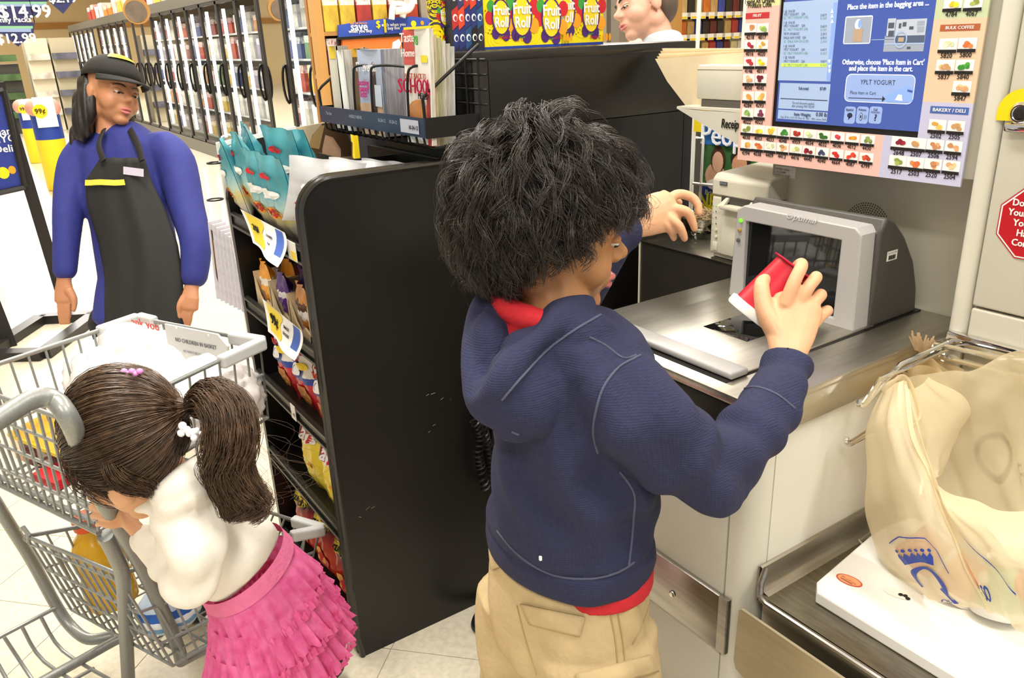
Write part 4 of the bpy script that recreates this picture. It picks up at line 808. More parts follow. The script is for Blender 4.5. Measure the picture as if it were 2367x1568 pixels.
# ---- price cards
def card(nm, lb, tl, tr, bl, br, yel, words, curl=.03):
    t = thing(nm, lb, 'price card', OY(*tl, YK-.006)); A, B, C, D = [OY(*q, YK-.006) for q in (tl, tr, bl, br)]
    def f(u, v):
        p = A.lerp(B, u).lerp(C.lerp(D, u), v); return p+Vector((0, -curl*v*v*(.3+u)+.004*math.sin(7*u)*v, 0))
    nY = 8
    b = MB(); b.grid(f, 17, 9); o = b.build('sheet', WPR, t, smooth=60)
    b = MB(); b.grid(lambda u, v: f(.10+.38*u+.05*math.sin(9*v)*u, .02+.86*v)+Vector((0, -.0012, 0)), 9, 9); b.build('yellow_burst', YLW, t, smooth=60)
    b = MB(); b.grid(lambda u, v: f(.80+.15*u, .03+.75*v)+Vector((0, -.0012, 0)), 4, 6); b.build('blue_panel', M('card_blue', '3f62b4', .5), t, smooth=60)
    W = (B-A).length; Hh = (C-A).length
    b = MB()
    for txt, u0, v0, sz in words: b.text(txt, (0, 0, 0), sz, bold=.02, fn=lambda p: f(min(.99, max(.01, u0+p.x/W)), min(.99, max(.01, v0-p.y/Hh)))+Vector((0, -.0024, 0)))
    b.build('lettering', INK, t, smooth=0); return t
card('price_card', 'curling yellow and white price card on the top bin rail', (555, 483), (658, 538), (595, 560), (688, 610), 1, (('2/$1', .28, .42, .032), ('COOKIES', .64, .4, .012), ('4 oz.', .64, .6, .012)), .035)
card('price_card', 'curling price card reading 99 cents on the second shelf rail', (606, 690), (697, 765), (628, 765), (718, 825), 1, (('99¢', .28, .45, .040), ('SNACK', .63, .35, .012), ('CRACKERS', .63, .55, .010)), .03)
b = MB(); q = OY(679, 962-4, YK-.003); b.box((q.x-.016, YK-.004, shz[2]-.012), (q.x+.016, YK-.0025, shz[2]+.028), 0); b.text('1.49', (q.x, YK-.0046, shz[2]+.002), .016, FRONT, 1); tag(b.build('shelf_tag', [PAPER, INK], smooth=0), 'small white shelf tag under the caramel popcorn bags', 'tag')
b = MB(); q = OY(672, 560, YK-.003); b.box((q.x-.02, YK-.005, 1.004), (q.x+.03, YK-.0035, 1.045), 0); b.box((q.x+.0, YK-.0056, 1.006), (q.x+.028, YK-.005, 1.025), 1); tag(b.build('shelf_tag', [PAPER, YLW], smooth=0), 'white and yellow shelf tag beside the top price card', 'tag')
# ================================================================== checkstand wall with magazines
ckw = thing('checkstand_wall', 'high black checkstand wall behind the boy', 'partition', (-1.8, 1.28, 0))
ZW = 1.404; YE = 1.615
b = MB(); b.box((-2.2, YW+.004, 0), (XP-.02, YE, ZW-.02), 0); b.build('core', BLACKP, ckw)
seam = OX(1400, 275, XP).z; y1_ = OX(1128, 150, XP).y; y2_ = OX(1585, 150, XP).y
for nm, (ya, yb), (za, zb) in (('end_strip', (YW+.004, y1_-.0006), (0, ZW-.012)), ('upper_panel', (y1_+.0006, y2_-.0006), (seam+.0008, ZW-.012)), ('lower_panel', (y1_+.0006, y2_-.0006), (0, seam-.0008)), ('end_strip', (y2_+.0006, YE), (0, ZW-.012))):
    b = MB(); b.box((XP-.02, ya, za), (XP, yb, zb), 0, .001); b.build(nm, BLACK, ckw)
b = MB(); b.box((-2.2, YW+.002, ZW-.022), (XP+.002, YE+.002, ZW), 0, .004); b.build('cap', M('black_cap', '211e1b', .25, spec=.6), ckw)
# coiled handset cord on the panel
def coil(pts, r0, turns, rad, mb):
    C = bez(pts, 40); n = len(C); out = []
    for i in range(n*8):
        s_ = i/(n*8-1)*(n-1); k = min(int(s_), n-2); p = C[k].lerp(C[k+1], s_-k); t = (C[k+1]-C[k]).normalized(); x = t.orthogonal().normalized(); y = t.cross(x); a = 2*PI*turns*i/(n*8-1); out.append(p+(x*math.cos(a)+y*math.sin(a))*r0)
    mb.tube(out, rad, 5)
XCD = XP+.018
b = MB(); coil([OX(x, y, XCD) for x, y in ((1100, 945), (1118, 1000), (1130, 1040), (1138, 1085), (1128, 1128))], .0105, 17, .0028, b); coil([OX(x, y, XCD+.016) for x, y in ((1097, 975), (1110, 1005), (1106, 1050), (1112, 1085), (1122, 1130))], .0105, 15, .0028, b)
b.tube(bez([OX(x, y, XCD) for x, y in ((1083, 850), (1081, 890), (1092, 930), (1104, 950))], 6), .0025, 6)
tag(b.build('coiled_cord', BLACKP, smooth=60), 'black coiled handset cord hanging on the black panel behind the boy', 'cord')
b = MB(); b.tube(bez([OZ(x, y, .009) for x, y in ((1300, 1370), (1220, 1362), (1160, 1372), (1118, 1402), (1096, 1440), (1108, 1462), (1145, 1475), (1190, 1475), (1280, 1470))], 8), .0085, 8); tag(b.build('floor_cable', M('cable_black', '1b1c22', .4)), 'thick black cable looping on the floor behind the boy', 'cable')
# ---- wire magazine rack
ym0, ym1, xm0, xm1, zm = .80, .938, -2.09, -1.512, 1.268
mr = thing('magazine_rack', 'black wire magazine rack on the end of the checkstand wall', 'rack', (-1.8, .94, 1.2))
b = MB(); b.box((xm0, ym0-.003, zm-.028), (xm1, ym0, zm+.012), 0); fs_ = b.build('label_strip', M('navy_strip', '1c2040', .3), mr)
for px_, t in ((760, 'The Star'), (820, 'WEEKLY NEWS'), (880, '10-24-12'), (906, '10-24-12')): b = MB(); p = OY(px_, 263, ym0-.004); b.text(t, (p.x, ym0-.0036, zm-.004), .011, FRONT, 0); b.build('strip_print', [M('strip_letter', 'b9bccb', .6), INK], fs_, smooth=0)
b = MB(); b.box((OY(928, 270, ym0).x, ym0-.0045, zm-.022), (OY(970, 270, ym0).x, ym0-.004, zm+.006), 0); b.text('10-24-12', (OY(958, 270, ym0).x, ym0-.005, zm-.010), .012, FRONT, 1, bold=.02); b.build('strip_print', [M('strip_letter', 'b9bccb', .6), INK], fs_, smooth=0)
b = MB(); b.box((xm1-.003, ym0, zm-.030), (xm1, ym1, zm+.012), 0); b.build('side_band', BLACKM, mr); b = MB(); b.box((xm0, ym0, zm-.030), (xm0+.003, ym1, zm+.012), 0); b.build('side_band', BLACKM, mr)
for i in range(17):
    x = lerp(xm0+.02, xm1-.015, i/16); b = MB(); b.tube([(x, ym0, zm-.02), (x, ym0+.004, zm-.044), (x, ym0+.02, zm-.052), (x, ym1, zm-.052)], .0028, 6); b.build('base_wire', BLACKM, mr)
for i in range(6): b = MB(); z = zm-.03+.03*i; b.tube([(xm0, ym1-.002, z), (xm1+.03, ym1-.002, z)], .0028, 6); b.build('grid_wire', BLACKM, mr)
for i in range(12): b = MB(); x = lerp(xm0+.02, xm1, i/11); b.tube([(x, ym1-.004, zm-.06), (x, ym1-.004, zm+.125)], .0026, 6); b.build('grid_wire', BLACKM, mr)
b = MB(); b.box((xm0, ym1, zm-.075), (xm1+.02, ym1+.005, zm-.05), 0); b.build('mount_rail', BLACKP, mr)
for x, hk in ((xm0+.004, .07), (xm1-.002, .072)):
    b = MB(); b.tube([(x, ym0+.002, zm-.02), (x-.004, ym0+.001, zm+.05), (x+.002, ym0+.008, zm+.06), (x+.002, ym1, zm+.15)], .0035, 8); b.build('end_arm', BLACKM, mr)
for pxs in ((855, 905), (815, 850), (938, 950)):
    x0 = OY(pxs[0], 200, ym0).x; x1 = OY(pxs[1], 200, ym0).x; b = MB(); b.tube(bez([(x0, ym0, zm-.02), (x0+.006, ym0+.002, zm+.085), (x0+.02, ym0+.01, zm+.112), (x1-.01, ym0+.06, zm+.105), (x1, ym0+.06, zm+.08), (x1, ym0+.06, zm-.04)], 5), .003, 6); b.build('divider_wire', BLACKM, mr)
def magazine(nm, lb, x0, x1, y0, th, z0, z1, cols, words=(), lean=.0, shear=0.0, pages='b8b4ae', group=None, patches=()):
    """cols: cover colour; patches: coloured blocks on the cover (u0,v0,u1,v1,colour)"""
    t = thing(nm, lb, 'magazine', ((x0+x1)/2, y0+th/2, z0), group)
    def P(u, v, d): return Vector((lerp(x0, x1, u)+shear*v, y0+d+lean*v+.006*math.sin(PI*u), lerp(z0, z1, v)))
    b = MB(); b.grid(lambda u, v: P(u, v, .0016), 6, 2, 0); b.grid(lambda u, v: P(u, v, th-.001), 6, 2, 0); b.quad(P(1, 0, .0016), P(1, 0, th-.001), P(1, 1, th-.001), P(1, 1, .0016)); b.quad(P(0, 0, .0016), P(0, 0, th-.001), P(0, 1, th-.001), P(0, 1, .0016)); b.quad(P(0, 1, .0016), P(1, 1, .0016), P(1, 1, th-.001), P(0, 1, th-.001))
    b.build('page_block', M('pages_'+pages, pages, .8, noise=(260, .35), stretch=(1, 1, .02)), t)
    b = MB(); b.grid(lambda u, v: P(u, v, 0), 8, 2, 0); b.grid(lambda u, v: P(1.0, v, lerp(0, th, u)*.16), 2, 2, 0); cv = b.build('cover', M('cover_'+cols, cols, .3), t)
    for i, (u0, v0, u1, v1, c) in enumerate(patches):
        b = MB()
        if c.startswith('o'):
            n_ = 14; b.add([P(lerp(u0, u1, .5+.5*math.cos(2*PI*k/n_)), lerp(v0, v1, .5+.5*math.sin(2*PI*k/n_)), -.0008-.0005*i) for k in range(n_)], [tuple(range(n_))]); c = c[1:]
        else: b.grid(lambda u, v: P(lerp(u0, u1, u), lerp(v0, v1, v), -.0008-.0005*i), 5, 2)
        b.build('cover_print', M('ink_'+c, c, .45), cv, smooth=0)
    for (tx, u0, v0, sz, c, sxx, sh) in words:
        b = MB(); b.text(tx, (0, 0, 0), sz, sx=sxx, bold=.02, shear=sh, fn=lambda p: P(u0+p.x/(x1-x0), v0+p.y/(z1-z0), -.006)); b.build('cover_lettering', M('ink_'+c, c, .45), cv, smooth=0)
    return t
zb_ = zm-.046
def X8(px, y): return OY(px, 180, y).x
GM = 'magazines in the wire rack'
magazine('magazine', 'thick grey edged magazine at the left end of the wire rack', X8(765, .83), X8(782, .83), .83, .035, zb_, 1.425, 'd9d3c4', pages='9c9890', group=GM, patches=((.1, .85, .9, 1, 'e8c93a'),))
magazine('magazine', 'white spined magazine second in the wire rack', X8(788, .82), X8(800, .82), .82, .03, zb_, 1.415, 'f0eeea', pages='c2beb8', group=GM, shear=-.01)
magazine('magazine', 'dark covered magazine third in the wire rack', X8(800, .845), X8(812, .845), .845, .03, zb_, 1.415, '2a2420', pages='a09c95', group=GM, shear=.006)
magazine('magazine', 'curved brown magazine left of the pale health magazine', X8(812, .83), X8(826, .83), .83, .03, zb_, 1.418, '6b5236', pages='a39a8c', group=GM, shear=.02, patches=((0, .9, 1, 1, 'd9a530'),))
magazine('magazine', 'pale blue health magazine with white title in the wire rack', X8(826, .82), X8(878, .82), .82, .06, zb_, 1.415, 'b8c3dc', (('Prevention', .5, .80, .030, 'f4f4f4', .9, 0), ('lasting', .25, .62, .02, 'd02a86', 1, 0), ('happy', .25, .55, .02, 'd02a86', 1, 0), ('lists', .22, .48, .02, 'd02a86', 1, 0)), pages='a9a6ae', group=GM, shear=.012, patches=((0, 0, 1, .38, 'd9b796'), (.45, .02, .68, .72, '3a2c26'), (.5, .70, .68, .86, 'o7a5a48'), (.62, .35, 1, .60, 'cfd8e6')))
magazine('magazine', 'white cooking magazine with red title and a bowl of granola', X8(931, .815), X8(988, .815), .815, .012, zb_, 1.452, 'f3efe8', (('Taste', .22, .93, .026, 'f6e9e6', .9, 0), ('Home', .22, .80, .022, 'f6e9e6', .9, 0), ('78', .5, .90, .026, '4fa83c', .9, 0), ('BEST BACK TO', .5, .60, .016, 'c0503c', .9, 0), ('SCHOOL', .5, .51, .042, 'c21f4a', .85, 0), ('MEALS', .72, .43, .018, '2a2020', .9, 0)), pages='d8cfc0', group=GM, shear=.018, patches=((0, .70, .36, 1, 'cf5a52'), (.60, .72, .92, .78, 'e8d92c'), (.04, .02, .92, .26, 'oe6e8e2'), (.04, .14, .92, .34, 'oc07a4c'), (.10, .20, .84, .40, 'oca8850'), (.85, .0, 1, .55, 'b5222c')))
for k, (c, pg, lb) in enumerate((('c8302c', 'cdbf9a', 'red spined'), ('7d8a52', 'b9b48c', 'green spined'), ('c2b58a', 'd2cdbb', 'cream'), ('5a4030', 'c6c0b0', 'brown food'), ('dfe3dc', 'c9ccc6', 'pale last'))):
    magazine('magazine', lb+' magazine standing behind the white cooking magazine', X8(940+7*k, .83+.013*k), X8(994+8*k, .83+.013*k), .83+.015*k, .013, zb_-.005, 1.44-.006*k, c, pages=pg, group=GM, shear=.018)
# ================================================================== shopping cart
def OPL(px, py, p0, n): d = ray(px, py); n = Vector(n); return CP + d*((Vector(p0)-CP).dot(n)/d.dot(n))
CARTM = M('cart_grey_coat', '8f918e', .35, .35, noise=(300, .15)); CARTP = M('cart_plastic', 'c2c3c2', .4)
FR, FL, RR = Vector((-1.614, .424, .85)), Vector((-1.962, .247, .85)), Vector((-1.406, .059, .85)); RL = Vector((-1.80, -.12, .85))
FRb, FLb, RRb, RLb = OZ(620, 965, .67), Vector((-1.90, .235, .67)), OZ(228, 1228, .615), OZ(-10, 1112, .615)
cart = thing('shopping_cart', 'grey wire shopping cart with two baskets held by the girl', 'cart', (-1.7, .15, 0))
def rim(nm, C, r_): b = MB(); b.tube(C, r_, 10, closed=True); b.build(nm, CARTM, cart, smooth=60)
def grille(nm, a, b_, c, d, nv, hs, r_=.0026, rh=.0034):
    """wire panel between top edge a-b and bottom edge d-c"""
    b = MB()
    for i in range(nv+1): t = i/nv; b.tube([vl(a, b_, t), vl(d, c, t)], r_, 6)
    for h in hs: b.tube([vl(a, d, h), vl(b_, c, h)], rh, 6)
    b.build(nm, CARTM, cart)
rim('upper_rim', [FR, FL, RL, RR], .0052)
grille('front_grille', FL, FR, FRb, FLb, 9, (.5, 1)); grille('right_grille', FR, RR, RRb, FRb, 11, (.42, .75, 1)); grille('left_grille', FL, RL, RLb, FLb, 11, (.55, 1)); grille('rear_grille', RL, RR, RRb, RLb, 13, (.25, .52, .8), .003)
grille('basket_floor', FLb, FRb, RRb, RLb, 11, (.15, .3, .45, .6, .75, .9))
b = MB(); b.tube([RLb+Vector((0, 0, -.004)), RRb+Vector((0, 0, -.004))], .006, 8); b.tube([RLb+Vector((-.01, 0, .012)), RRb+Vector((-.01, 0, .012))], .005, 8); b.build('rear_bar', CARTM, cart)
# lower basket
fr, rr2, rl = OZ(740, 1222, .34), OZ(270, 1326, .46), OZ(60, 1240, .46); fl_ = fr+(rl-rr2)
frb, rrb, rlb = fr+Vector((-.02, -.05, -.16)), OZ(400, 1540, .2), OZ(165, 1410, .2); flb = frb+(rlb-rrb)
rim('lower_rim', [fr, fl_, rl, rr2], .0052)
grille('lower_front_grille', fl_, fr, frb, flb, 8, (.5, 1)); grille('lower_right_grille', fr, rr2, rrb, frb, 12, (.4, .75, 1)); grille('lower_left_grille', fl_, rl, rlb, flb, 12, (.4, .75, 1)); grille('lower_rear_grille', rl, rr2, rrb, rlb, 11, (.1, .42, .7, 1), .003)
grille('lower_floor', flb, frb, rrb, rlb, 10, (.15, .3, .45, .6, .75, .9))
# corner bumpers
def bumper(nm, c, d1, d2, l1, l2, h=.028):
    b = MB(); c = Vector(c); a1 = (Vector(d1)-c).normalized(); a2 = (Vector(d2)-c).normalized(); out = -(a1+a2).normalized()
    for l, a in ((l1, a1), (l2, a2)):
        p = [c+out*.008, c+a*l+out*.002]; n_ = a.cross(Vector((0, 0, 1)))*.011
        q = [p[0]-n_, p[1]-n_, p[1]+n_, p[0]+n_]; b.prism([v+Vector((0, 0, -.018)) for v in q], (0, 0, h))
    o = b.build(nm, CARTP, cart, smooth=0); bv = o.modifiers.new('b', 'BEVEL'); bv.width = .006; bv.segments = 3; bv.limit_method = 'ANGLE'
bumper('corner_bumper', FR, FL, RR, .09, .115); bumper('corner_bumper', FL, FR, RL, .06, .10); bumper('corner_bumper', fr, fl_, rr2, .09, .08)
# frame tubes
def ft(nm, P, r_=.0125, s_=5): b = MB(); b.tube(bez(P, s_), r_, 12); b.build(nm, CARTM, cart, smooth=60)
ft('handle_tube', [OZ(-90, 1030, .96), OZ(0, 968, .97), OZ(75, 924, .975), OZ(125, 925, .965), OZ(165, 980, .93), OZ(205, 1085, .80), OZ(240, 1160, .72), OZ(290, 1240, .60), OZ(345, 1345, .42), OZ(405, 1480, .22), OZ(420, 1530, .14)], .0145)
ft('left_tube', [OZ(-60, 1080, .62), OZ(0, 1178, .50), OZ(70, 1290, .33), OZ(130, 1400, .18), OZ(165, 1450, .125), OZ(205, 1478, .11), OZ(260, 1470, .11)], .0135)
ft('rear_post', [OZ(243, 1238, .60), OZ(268, 1288, .53), OZ(284, 1335, .46), OZ(290, 1440, .28), OZ(298, 1600, .04)], .0145, 4)
ft('base_rail', [OZ(80, 1585, .10), OZ(190, 1525, .105), OZ(290, 1470, .11), OZ(480, 1380, .12)], .0115, 3); ft('base_rail', [OZ(420, 1530, .13), OZ(600, 1440, .12), OZ(735, 1400, .12)], .0115, 3)
ft('base_cross', [OZ(480, 1380, .12), OZ(735, 1400, .12)], .0115, 2)
b = MB(); b.tube([OZ(132, 1404, .18), OZ(-80, 1515, .18)], .005, 8)
for (x0, y0), (x1, y1), (x2, y2) in (((10, 1474), (60, 1550), (120, 1640)), ((52, 1452), (102, 1530), (230, 1610)), ((95, 1428), (145, 1505), (260, 1575)), ((-30, 1490), (20, 1580), (60, 1660))): b.tube(bez([OZ(x0, y0, .18), OZ(x1, y1, .10), OZ(x2, y2, .095)], 4), .0042, 8)
b.tube([OZ(120, 1600, .093), OZ(218, 1545, .093)], .0042, 8); b.build('lower_tray', CARTM, cart)
b = MB(); c = OZ(40, 1222, .47); b.tube([rl+Vector((-.015, -.005, .012)), rl+Vector((0, .0, .022)), rl+Vector((.014, .006, .008)), rl+Vector((.004, .002, -.012)), rl+Vector((-.012, -.004, -.01))], .005, 8); b.build('hook', CARTM, cart)
# wheels
def wheel(c, ang):
    t = Matrix.Translation(c) @ Matrix.Rotation(ang, 4, 'Z') @ Matrix.Rotation(PI/2, 4, 'X')
    b = MB(); b.lathe([(.030, -.014), (.056, -.014), (.060, -.009), (.060, .009), (.056, .014), (.030, .014)], 28, t, caps=False); w_ = b.build('wheel', M('wheel_rubber', '2c2b2c', .6), cart)
    b = MB(); b.lathe([(.0001, -.010), (.030, -.012), (.030, .012), (.0001, .010)], 20, t); b.build('hub', M('hub_grey', '8b8986', .5), w_)
    b = MB(); k = Matrix.Translation(c) @ Matrix.Rotation(ang, 4, 'Z'); b.box((-.02, -.022, -.005), (.02, -.018, .085), 0, T=k); b.box((-.02, .018, -.005), (.02, .022, .085), 0, T=k); b.box((-.022, -.022, .072), (.022, .022, .085), 0, T=k); b.lathe([(.012, .08), (.012, .11)], 10, k); b.build('caster_fork', M('fork_steel', '77756f', .4, .6), cart)
wc = OZ(738, 1530, .062); wheel((wc.x, wc.y, .061), math.radians(65)); wheel((-1.95, .22, .061), math.radians(40)); q2 = OZ(-110, 1660, .06); wheel((q2.x, q2.y, .061), math.radians(20)); q = OZ(310, 1720, .06); wheel((q.x, q.y, .061), math.radians(70))
ft('rear_strut', [OZ(-80, 1515, .18), OZ(-105, 1590, .155), (q2.x, q2.y, .155)], .009, 3)
# warning sign on the front grille
nrm = (FR-FL).cross(FRb-FR); SG = [OPL(x, y, FL+Vector((.012, -.024, 0)), nrm) for x, y in ((384, 748), (506, 772), (530, 800), (528, 866), (398, 830))]
b = MB(); nn = nrm.normalized(); nn = nn if nn.dot(FW) < 0 else -nn
b.prism(SG, nn*.005); sg = b.build('warning_sign', M('sign_grey', 'cac9c6', .5), cart, smooth=0)
ux = (SG[1]-SG[0]).normalized(); uy = nn.cross(ux); RS = Matrix((ux, uy, nn)).transposed()
cS = OPL(452, 795, FL+Vector((.012, -.024, 0))+nn*.0058, nrm); b = MB(); b.text('NO CHILDREN IN BASKET', cS, .0135, RS, 0, .82, bold=.01); b.text('NO NINOS EN LA CANASTA', cS-uy*.024, .009, RS, 0, .8); b.build('lettering', M('sign_ink', '6b6a70', .7), sg, smooth=0)
b = MB()
for x, y in ((408, 758), (482, 775), (416, 828), (500, 848)): p = OPL(x, y, FL+Vector((.012, -.024, 0))+nn*.0055, nrm); b.disc(p, ux*.0035, uy*.0035, 10)
b.build('rivet', CHROME, sg, smooth=0)
# ---- goods in the cart
def crumple(nm, lb, cat, c, r_, mat, seed, amp=.25, nu=40, nv=26, zmin=None, squash=1.0, group=None):
    rr_ = random.Random(seed); W = [(Vector((rr_.gauss(0, 1), rr_.gauss(0, 1), rr_.gauss(0, 1)))*f_, rr_.uniform(0, 6), 1/f_) for f_ in (2, 2, 3, 4, 5, 7, 9, 11) for _ in range(2)]
    b = MB(); c = Vector(c)
    def f(u, v):
        a = 2*PI*u; t = PI*v; d = Vector((math.sin(t)*math.cos(a), math.sin(t)*math.sin(a), math.cos(t)))
        k = 1+amp*sum(w_*abs(math.sin(q.dot(d)+p)) for q, p, w_ in W)/2.2-amp*.5
        p = c+Vector((d.x*r_[0], d.y*r_[1], d.z*r_[2]))*k
        if zmin is not None and p.z < zmin: p.z = zmin+.0005
        return p
    b.grid(f, nu, nv, cu=True); o = b.build(nm, mat, smooth=50); tag(o, lb, cat, group); return o
FILM = M('white_bag_film', 'f0ecea', .3, bump=(25, .6), translucent=.3)
c0_ = FL.lerp(RR, .28); gb0 = crumple('grocery_bag', 'white crumpled grocery bag in the upper basket with red print', 'plastic bag', OZ(318, 862, .745), (.125, .10, .072), FILM, 3, .55, 90, 60, zmin=.673)
crumple('grocery_bag', 'white grocery bag filling the middle of the upper basket behind the girl', 'plastic bag', OZ(430, 925, .73), (.10, .10, .06), FILM, 8, .5, 80, 50, zmin=.675)
crumple('grocery_bag', 'thin white bag pressed against the right wires of the upper basket', 'plastic bag', OZ(535, 918, .735), (.05, .05, .055), M('pale_bag_film', 'e6dfdc', .3, bump=(25, .6), translucent=.3), 13, .5, 70, 44, zmin=.675)
p = OZ(328, 752, .845); b = MB(); b.text('thank you', p+Vector((.0, 0, .004)), .03, RS, 0, 1, bold=.02); b.build('red_print', M('bag_red', 'd6584e', .6), gb0, smooth=0)
# strawberries in a clear tray
sbx = thing('berry_box', 'clear produce box of strawberries seen through the rear wires of the cart', 'produce box', OZ(115, 1085, .62)); cs_ = OZ(120, 1075, .635); ax1 = (RRb-RLb).normalized(); ax2 = (FRb-RRb).normalized()
def bx_(u, v, w_): return cs_+ax1*u+ax2*v+Vector((0, 0, w_))
b = MB(); b.prism([bx_(-.11, -.02, 0), bx_(.09, -.02, 0), bx_(.09, .11, 0), bx_(-.11, .11, 0)], (0, 0, .06)); b.build('clear_shell', glass('clam_glass', 'f3e2dc', .06), sbx, smooth=0)
b = MB(); b.prism([bx_(-.111, -.021, .05), bx_(.091, -.021, .05), bx_(.091, .111, .05), bx_(-.111, .111, .05)], (0, 0, .008)); b.build('yellow_band', M('band_yellow', 'f3d23a', .5), sbx, smooth=0)
STR = M('strawberry_red', 'b3232b', .4, noise=(120, .2)); SLV = M('strawberry_leaf', '4f7a34', .6); r6 = random.Random(2)
for k in range(16):
    p = bx_(-.09+.055*(k % 4)+r6.uniform(-.01, .01), .005+.035*((k//4) % 2)+.03*(k//8), .022+.012*(k//8)); st_ = MB(); st_.ellipsoid(p, (.018, .018, .021), nu=10, nv=7, mi=0); st_.lathe([(.012, .015), (.006, .021), (.0001, .019)], 7, Matrix.Translation(p), 1); o = st_.build('strawberry', [STR, SLV]); tag(o, 'red strawberry inside the clear produce box in the cart', 'strawberry', 'strawberries in the box')
b = MB(); q0 = OZ(80, 1115, .625); b.prism([q0, q0+ax1*.08, q0+ax1*.08+ax2*.05, q0+ax2*.05], (0, 0, .02)); tag(b.build('red_packet', M('packet_red', 'c4202a', .4), smooth=0), 'small red packet under the produce box in the cart', 'packet')
# orange juice jug in the lower basket
jg = OZ(265, 1425, .205); jz = .205; jt = thing('juice_jug', 'large orange juice jug with orange cap in the lower basket', 'bottle', (jg.x, jg.y, jz)); JM = M('juice_orange', 'd9a414', .18, noise=(4, .08), spec=.7)
jh = AT(200, 1205, 1.55); ax_ = Vector((-.05, -.06, 1)).normalized(); Q = Vector((0, 0, 1)).rotation_difference(ax_).to_matrix().to_4x4(); TJ = Matrix.Translation((jg.x-.06, jg.y+.01, jz)) @ Q @ Matrix.Scale(.84, 4)
b = MB(); b.lathe([(.050, 0), (.066, .006), (.068, .02), (.068, .085), (.062, .10), (.062, .12), (.068, .135), (.066, .18), (.052, .215), (.034, .235), (.032, .25)], 28, TJ); b.build('jug_body', JM, jt)
b = MB(); b.lathe([(.036, .248), (.038, .25), (.038, .282), (.035, .286), (.0001, .287)], 24, TJ); b.build('cap', M('cap_orange', 'e8561c', .4), jt)
b = MB(); b.grid(lambda u, v: TJ @ Vector((.0688*math.cos(lerp(3.2, 5.2, u)), .0688*math.sin(lerp(3.2, 5.2, u)), lerp(.03, .08, v))), 10, 3); b.build('label', M('jug_label', 'e8d9a8', .5, noise=(30, .3), col2='d0793c'), jt)
crumple('snack_packet', 'blue and white wrapped packet in the lower basket beside the girl', 'packet', OZ(392, 1405, .265), (.045, .06, .05), bands('blue_white_wrap', [(0, 'dfe9f2'), (.35, '6fa8da'), (.5, 'f0f4f8'), (.62, '2f62b4'), (.8, 'c9dcee')], noise=.25, nscale=3), 21, .18, zmin=.207)
# ================================================================== floor sign stand
sd = thing('sign_stand', 'black floor sign stand with a blue deli poster at the left', 'sign stand', (-5.2, .3, 0))
SDM = M('stand_black', '211e1c', .4); pb = OZ(155, 722, 0)
base = [OZ(x, y, .02) for x, y in ((95, 742), (222, 740), (104, 826), (-40, 830), (-60, 826))]
b = MB(); P = [OZ(x, y, .0) for x, y in ((97, 745), (222, 738), (103, 828), (-35, 832))]
for i in range(4):
    a, c = P[i], P[(i+1) % 4]; d = (c-a).normalized(); n_ = d.cross(Vector((0, 0, 1)))*.035; b.prism([a-n_, c-n_, c+n_, a+n_], (0, 0, .045))
b.build('base_frame', SDM, sd, smooth=0)
b = MB(); tp_ = OX(-5, 190, pb.x); b.prism([pb+Vector((0, -.03, 0)), pb+Vector((0, .03, 0)), tp_+Vector((0, .03, 0)), tp_+Vector((0, -.03, 0))], (-.04, 0, 0)); b.build('post', SDM, sd, smooth=0)
pa = OX(62, 428, pb.x+.02); pp = [OX(x, y, pb.x+.015) for x, y in ((-160, 480), (58, 432), (8, 208), (-200, 250))]
b = MB(); b.prism(pp, (-.02, 0, 0)); po = b.build('poster', M('poster_blue', '27378c', .5), sd, smooth=0)
b = MB()
for i in range(4):
    a, c = pp[i], pp[(i+1) % 4]; b.tube([a+Vector((.01, 0, 0)), c+Vector((.01, 0, 0))], .016, 6)
b.build('poster_frame', SDM, sd, smooth=0)
for t, x, y in (('than', 4, 305), ('NYC', 8, 322), ('Deli', 8, 345)): b = MB(); p = OX(x, y, pb.x+.017); b.text(t, p, .055, SIDE, 0, 1, bold=.02); b.build('poster_lettering', WINK, po, smooth=0)
b = MB(); p = OX(8, 400, pb.x+.017); b.disc(p, (0, .028, 0), (0, 0, .032), 16, 0); b.build('poster_emblem', YLW, po, smooth=0); b = MB(); b.disc(OX(28, 393, pb.x+.017), (0, .018, 0), (0, 0, .022), 16, 0); b.build('poster_emblem', ORG_, po, smooth=0)
b = MB(); q = OZ(30, 800, 0); b.prism([q+Vector((0, -.2, 0)), q+Vector((0, .02, 0)), q+Vector((-.1, -.06, .9)), q+Vector((-.1, -.28, .9))], (-.03, 0, 0)); b.build('rear_leg', SDM, sd, smooth=0)
# ================================================================== store shell and far background
b = MB(); b.box((-34, -6, CEIL), (4, 12, CEIL+.1), 0); tag(b.build('ceiling', M('ceiling_cream', 'efe2c4', .8), smooth=0), 'cream store ceiling', None, kind='structure')
b = MB(); b.box((-34.2, -6, 0), (-34, 12, CEIL), 0); tag(b.build('wall_far', M('wall_tan', 'ecd2a0', .8, noise=(1, .05)), smooth=0), 'tan wall at the far end of the store', None, kind='structure')
b = MB(); b.box((-33.99, -6, 2.3), (-33.9, 12, 2.5), 0); tag(b.build('trim_1', M('trim_brown', 'b5813f', .6), smooth=0), 'brown band on the far wall', None, kind='structure')
b = MB(); b.box((-34, 11.9, 0), (4, 12, CEIL), 0); tag(b.build('wall_right', M('wall_cream', 'e2d3b2', .8), smooth=0), 'cream wall behind the coffee aisle', None, kind='structure')
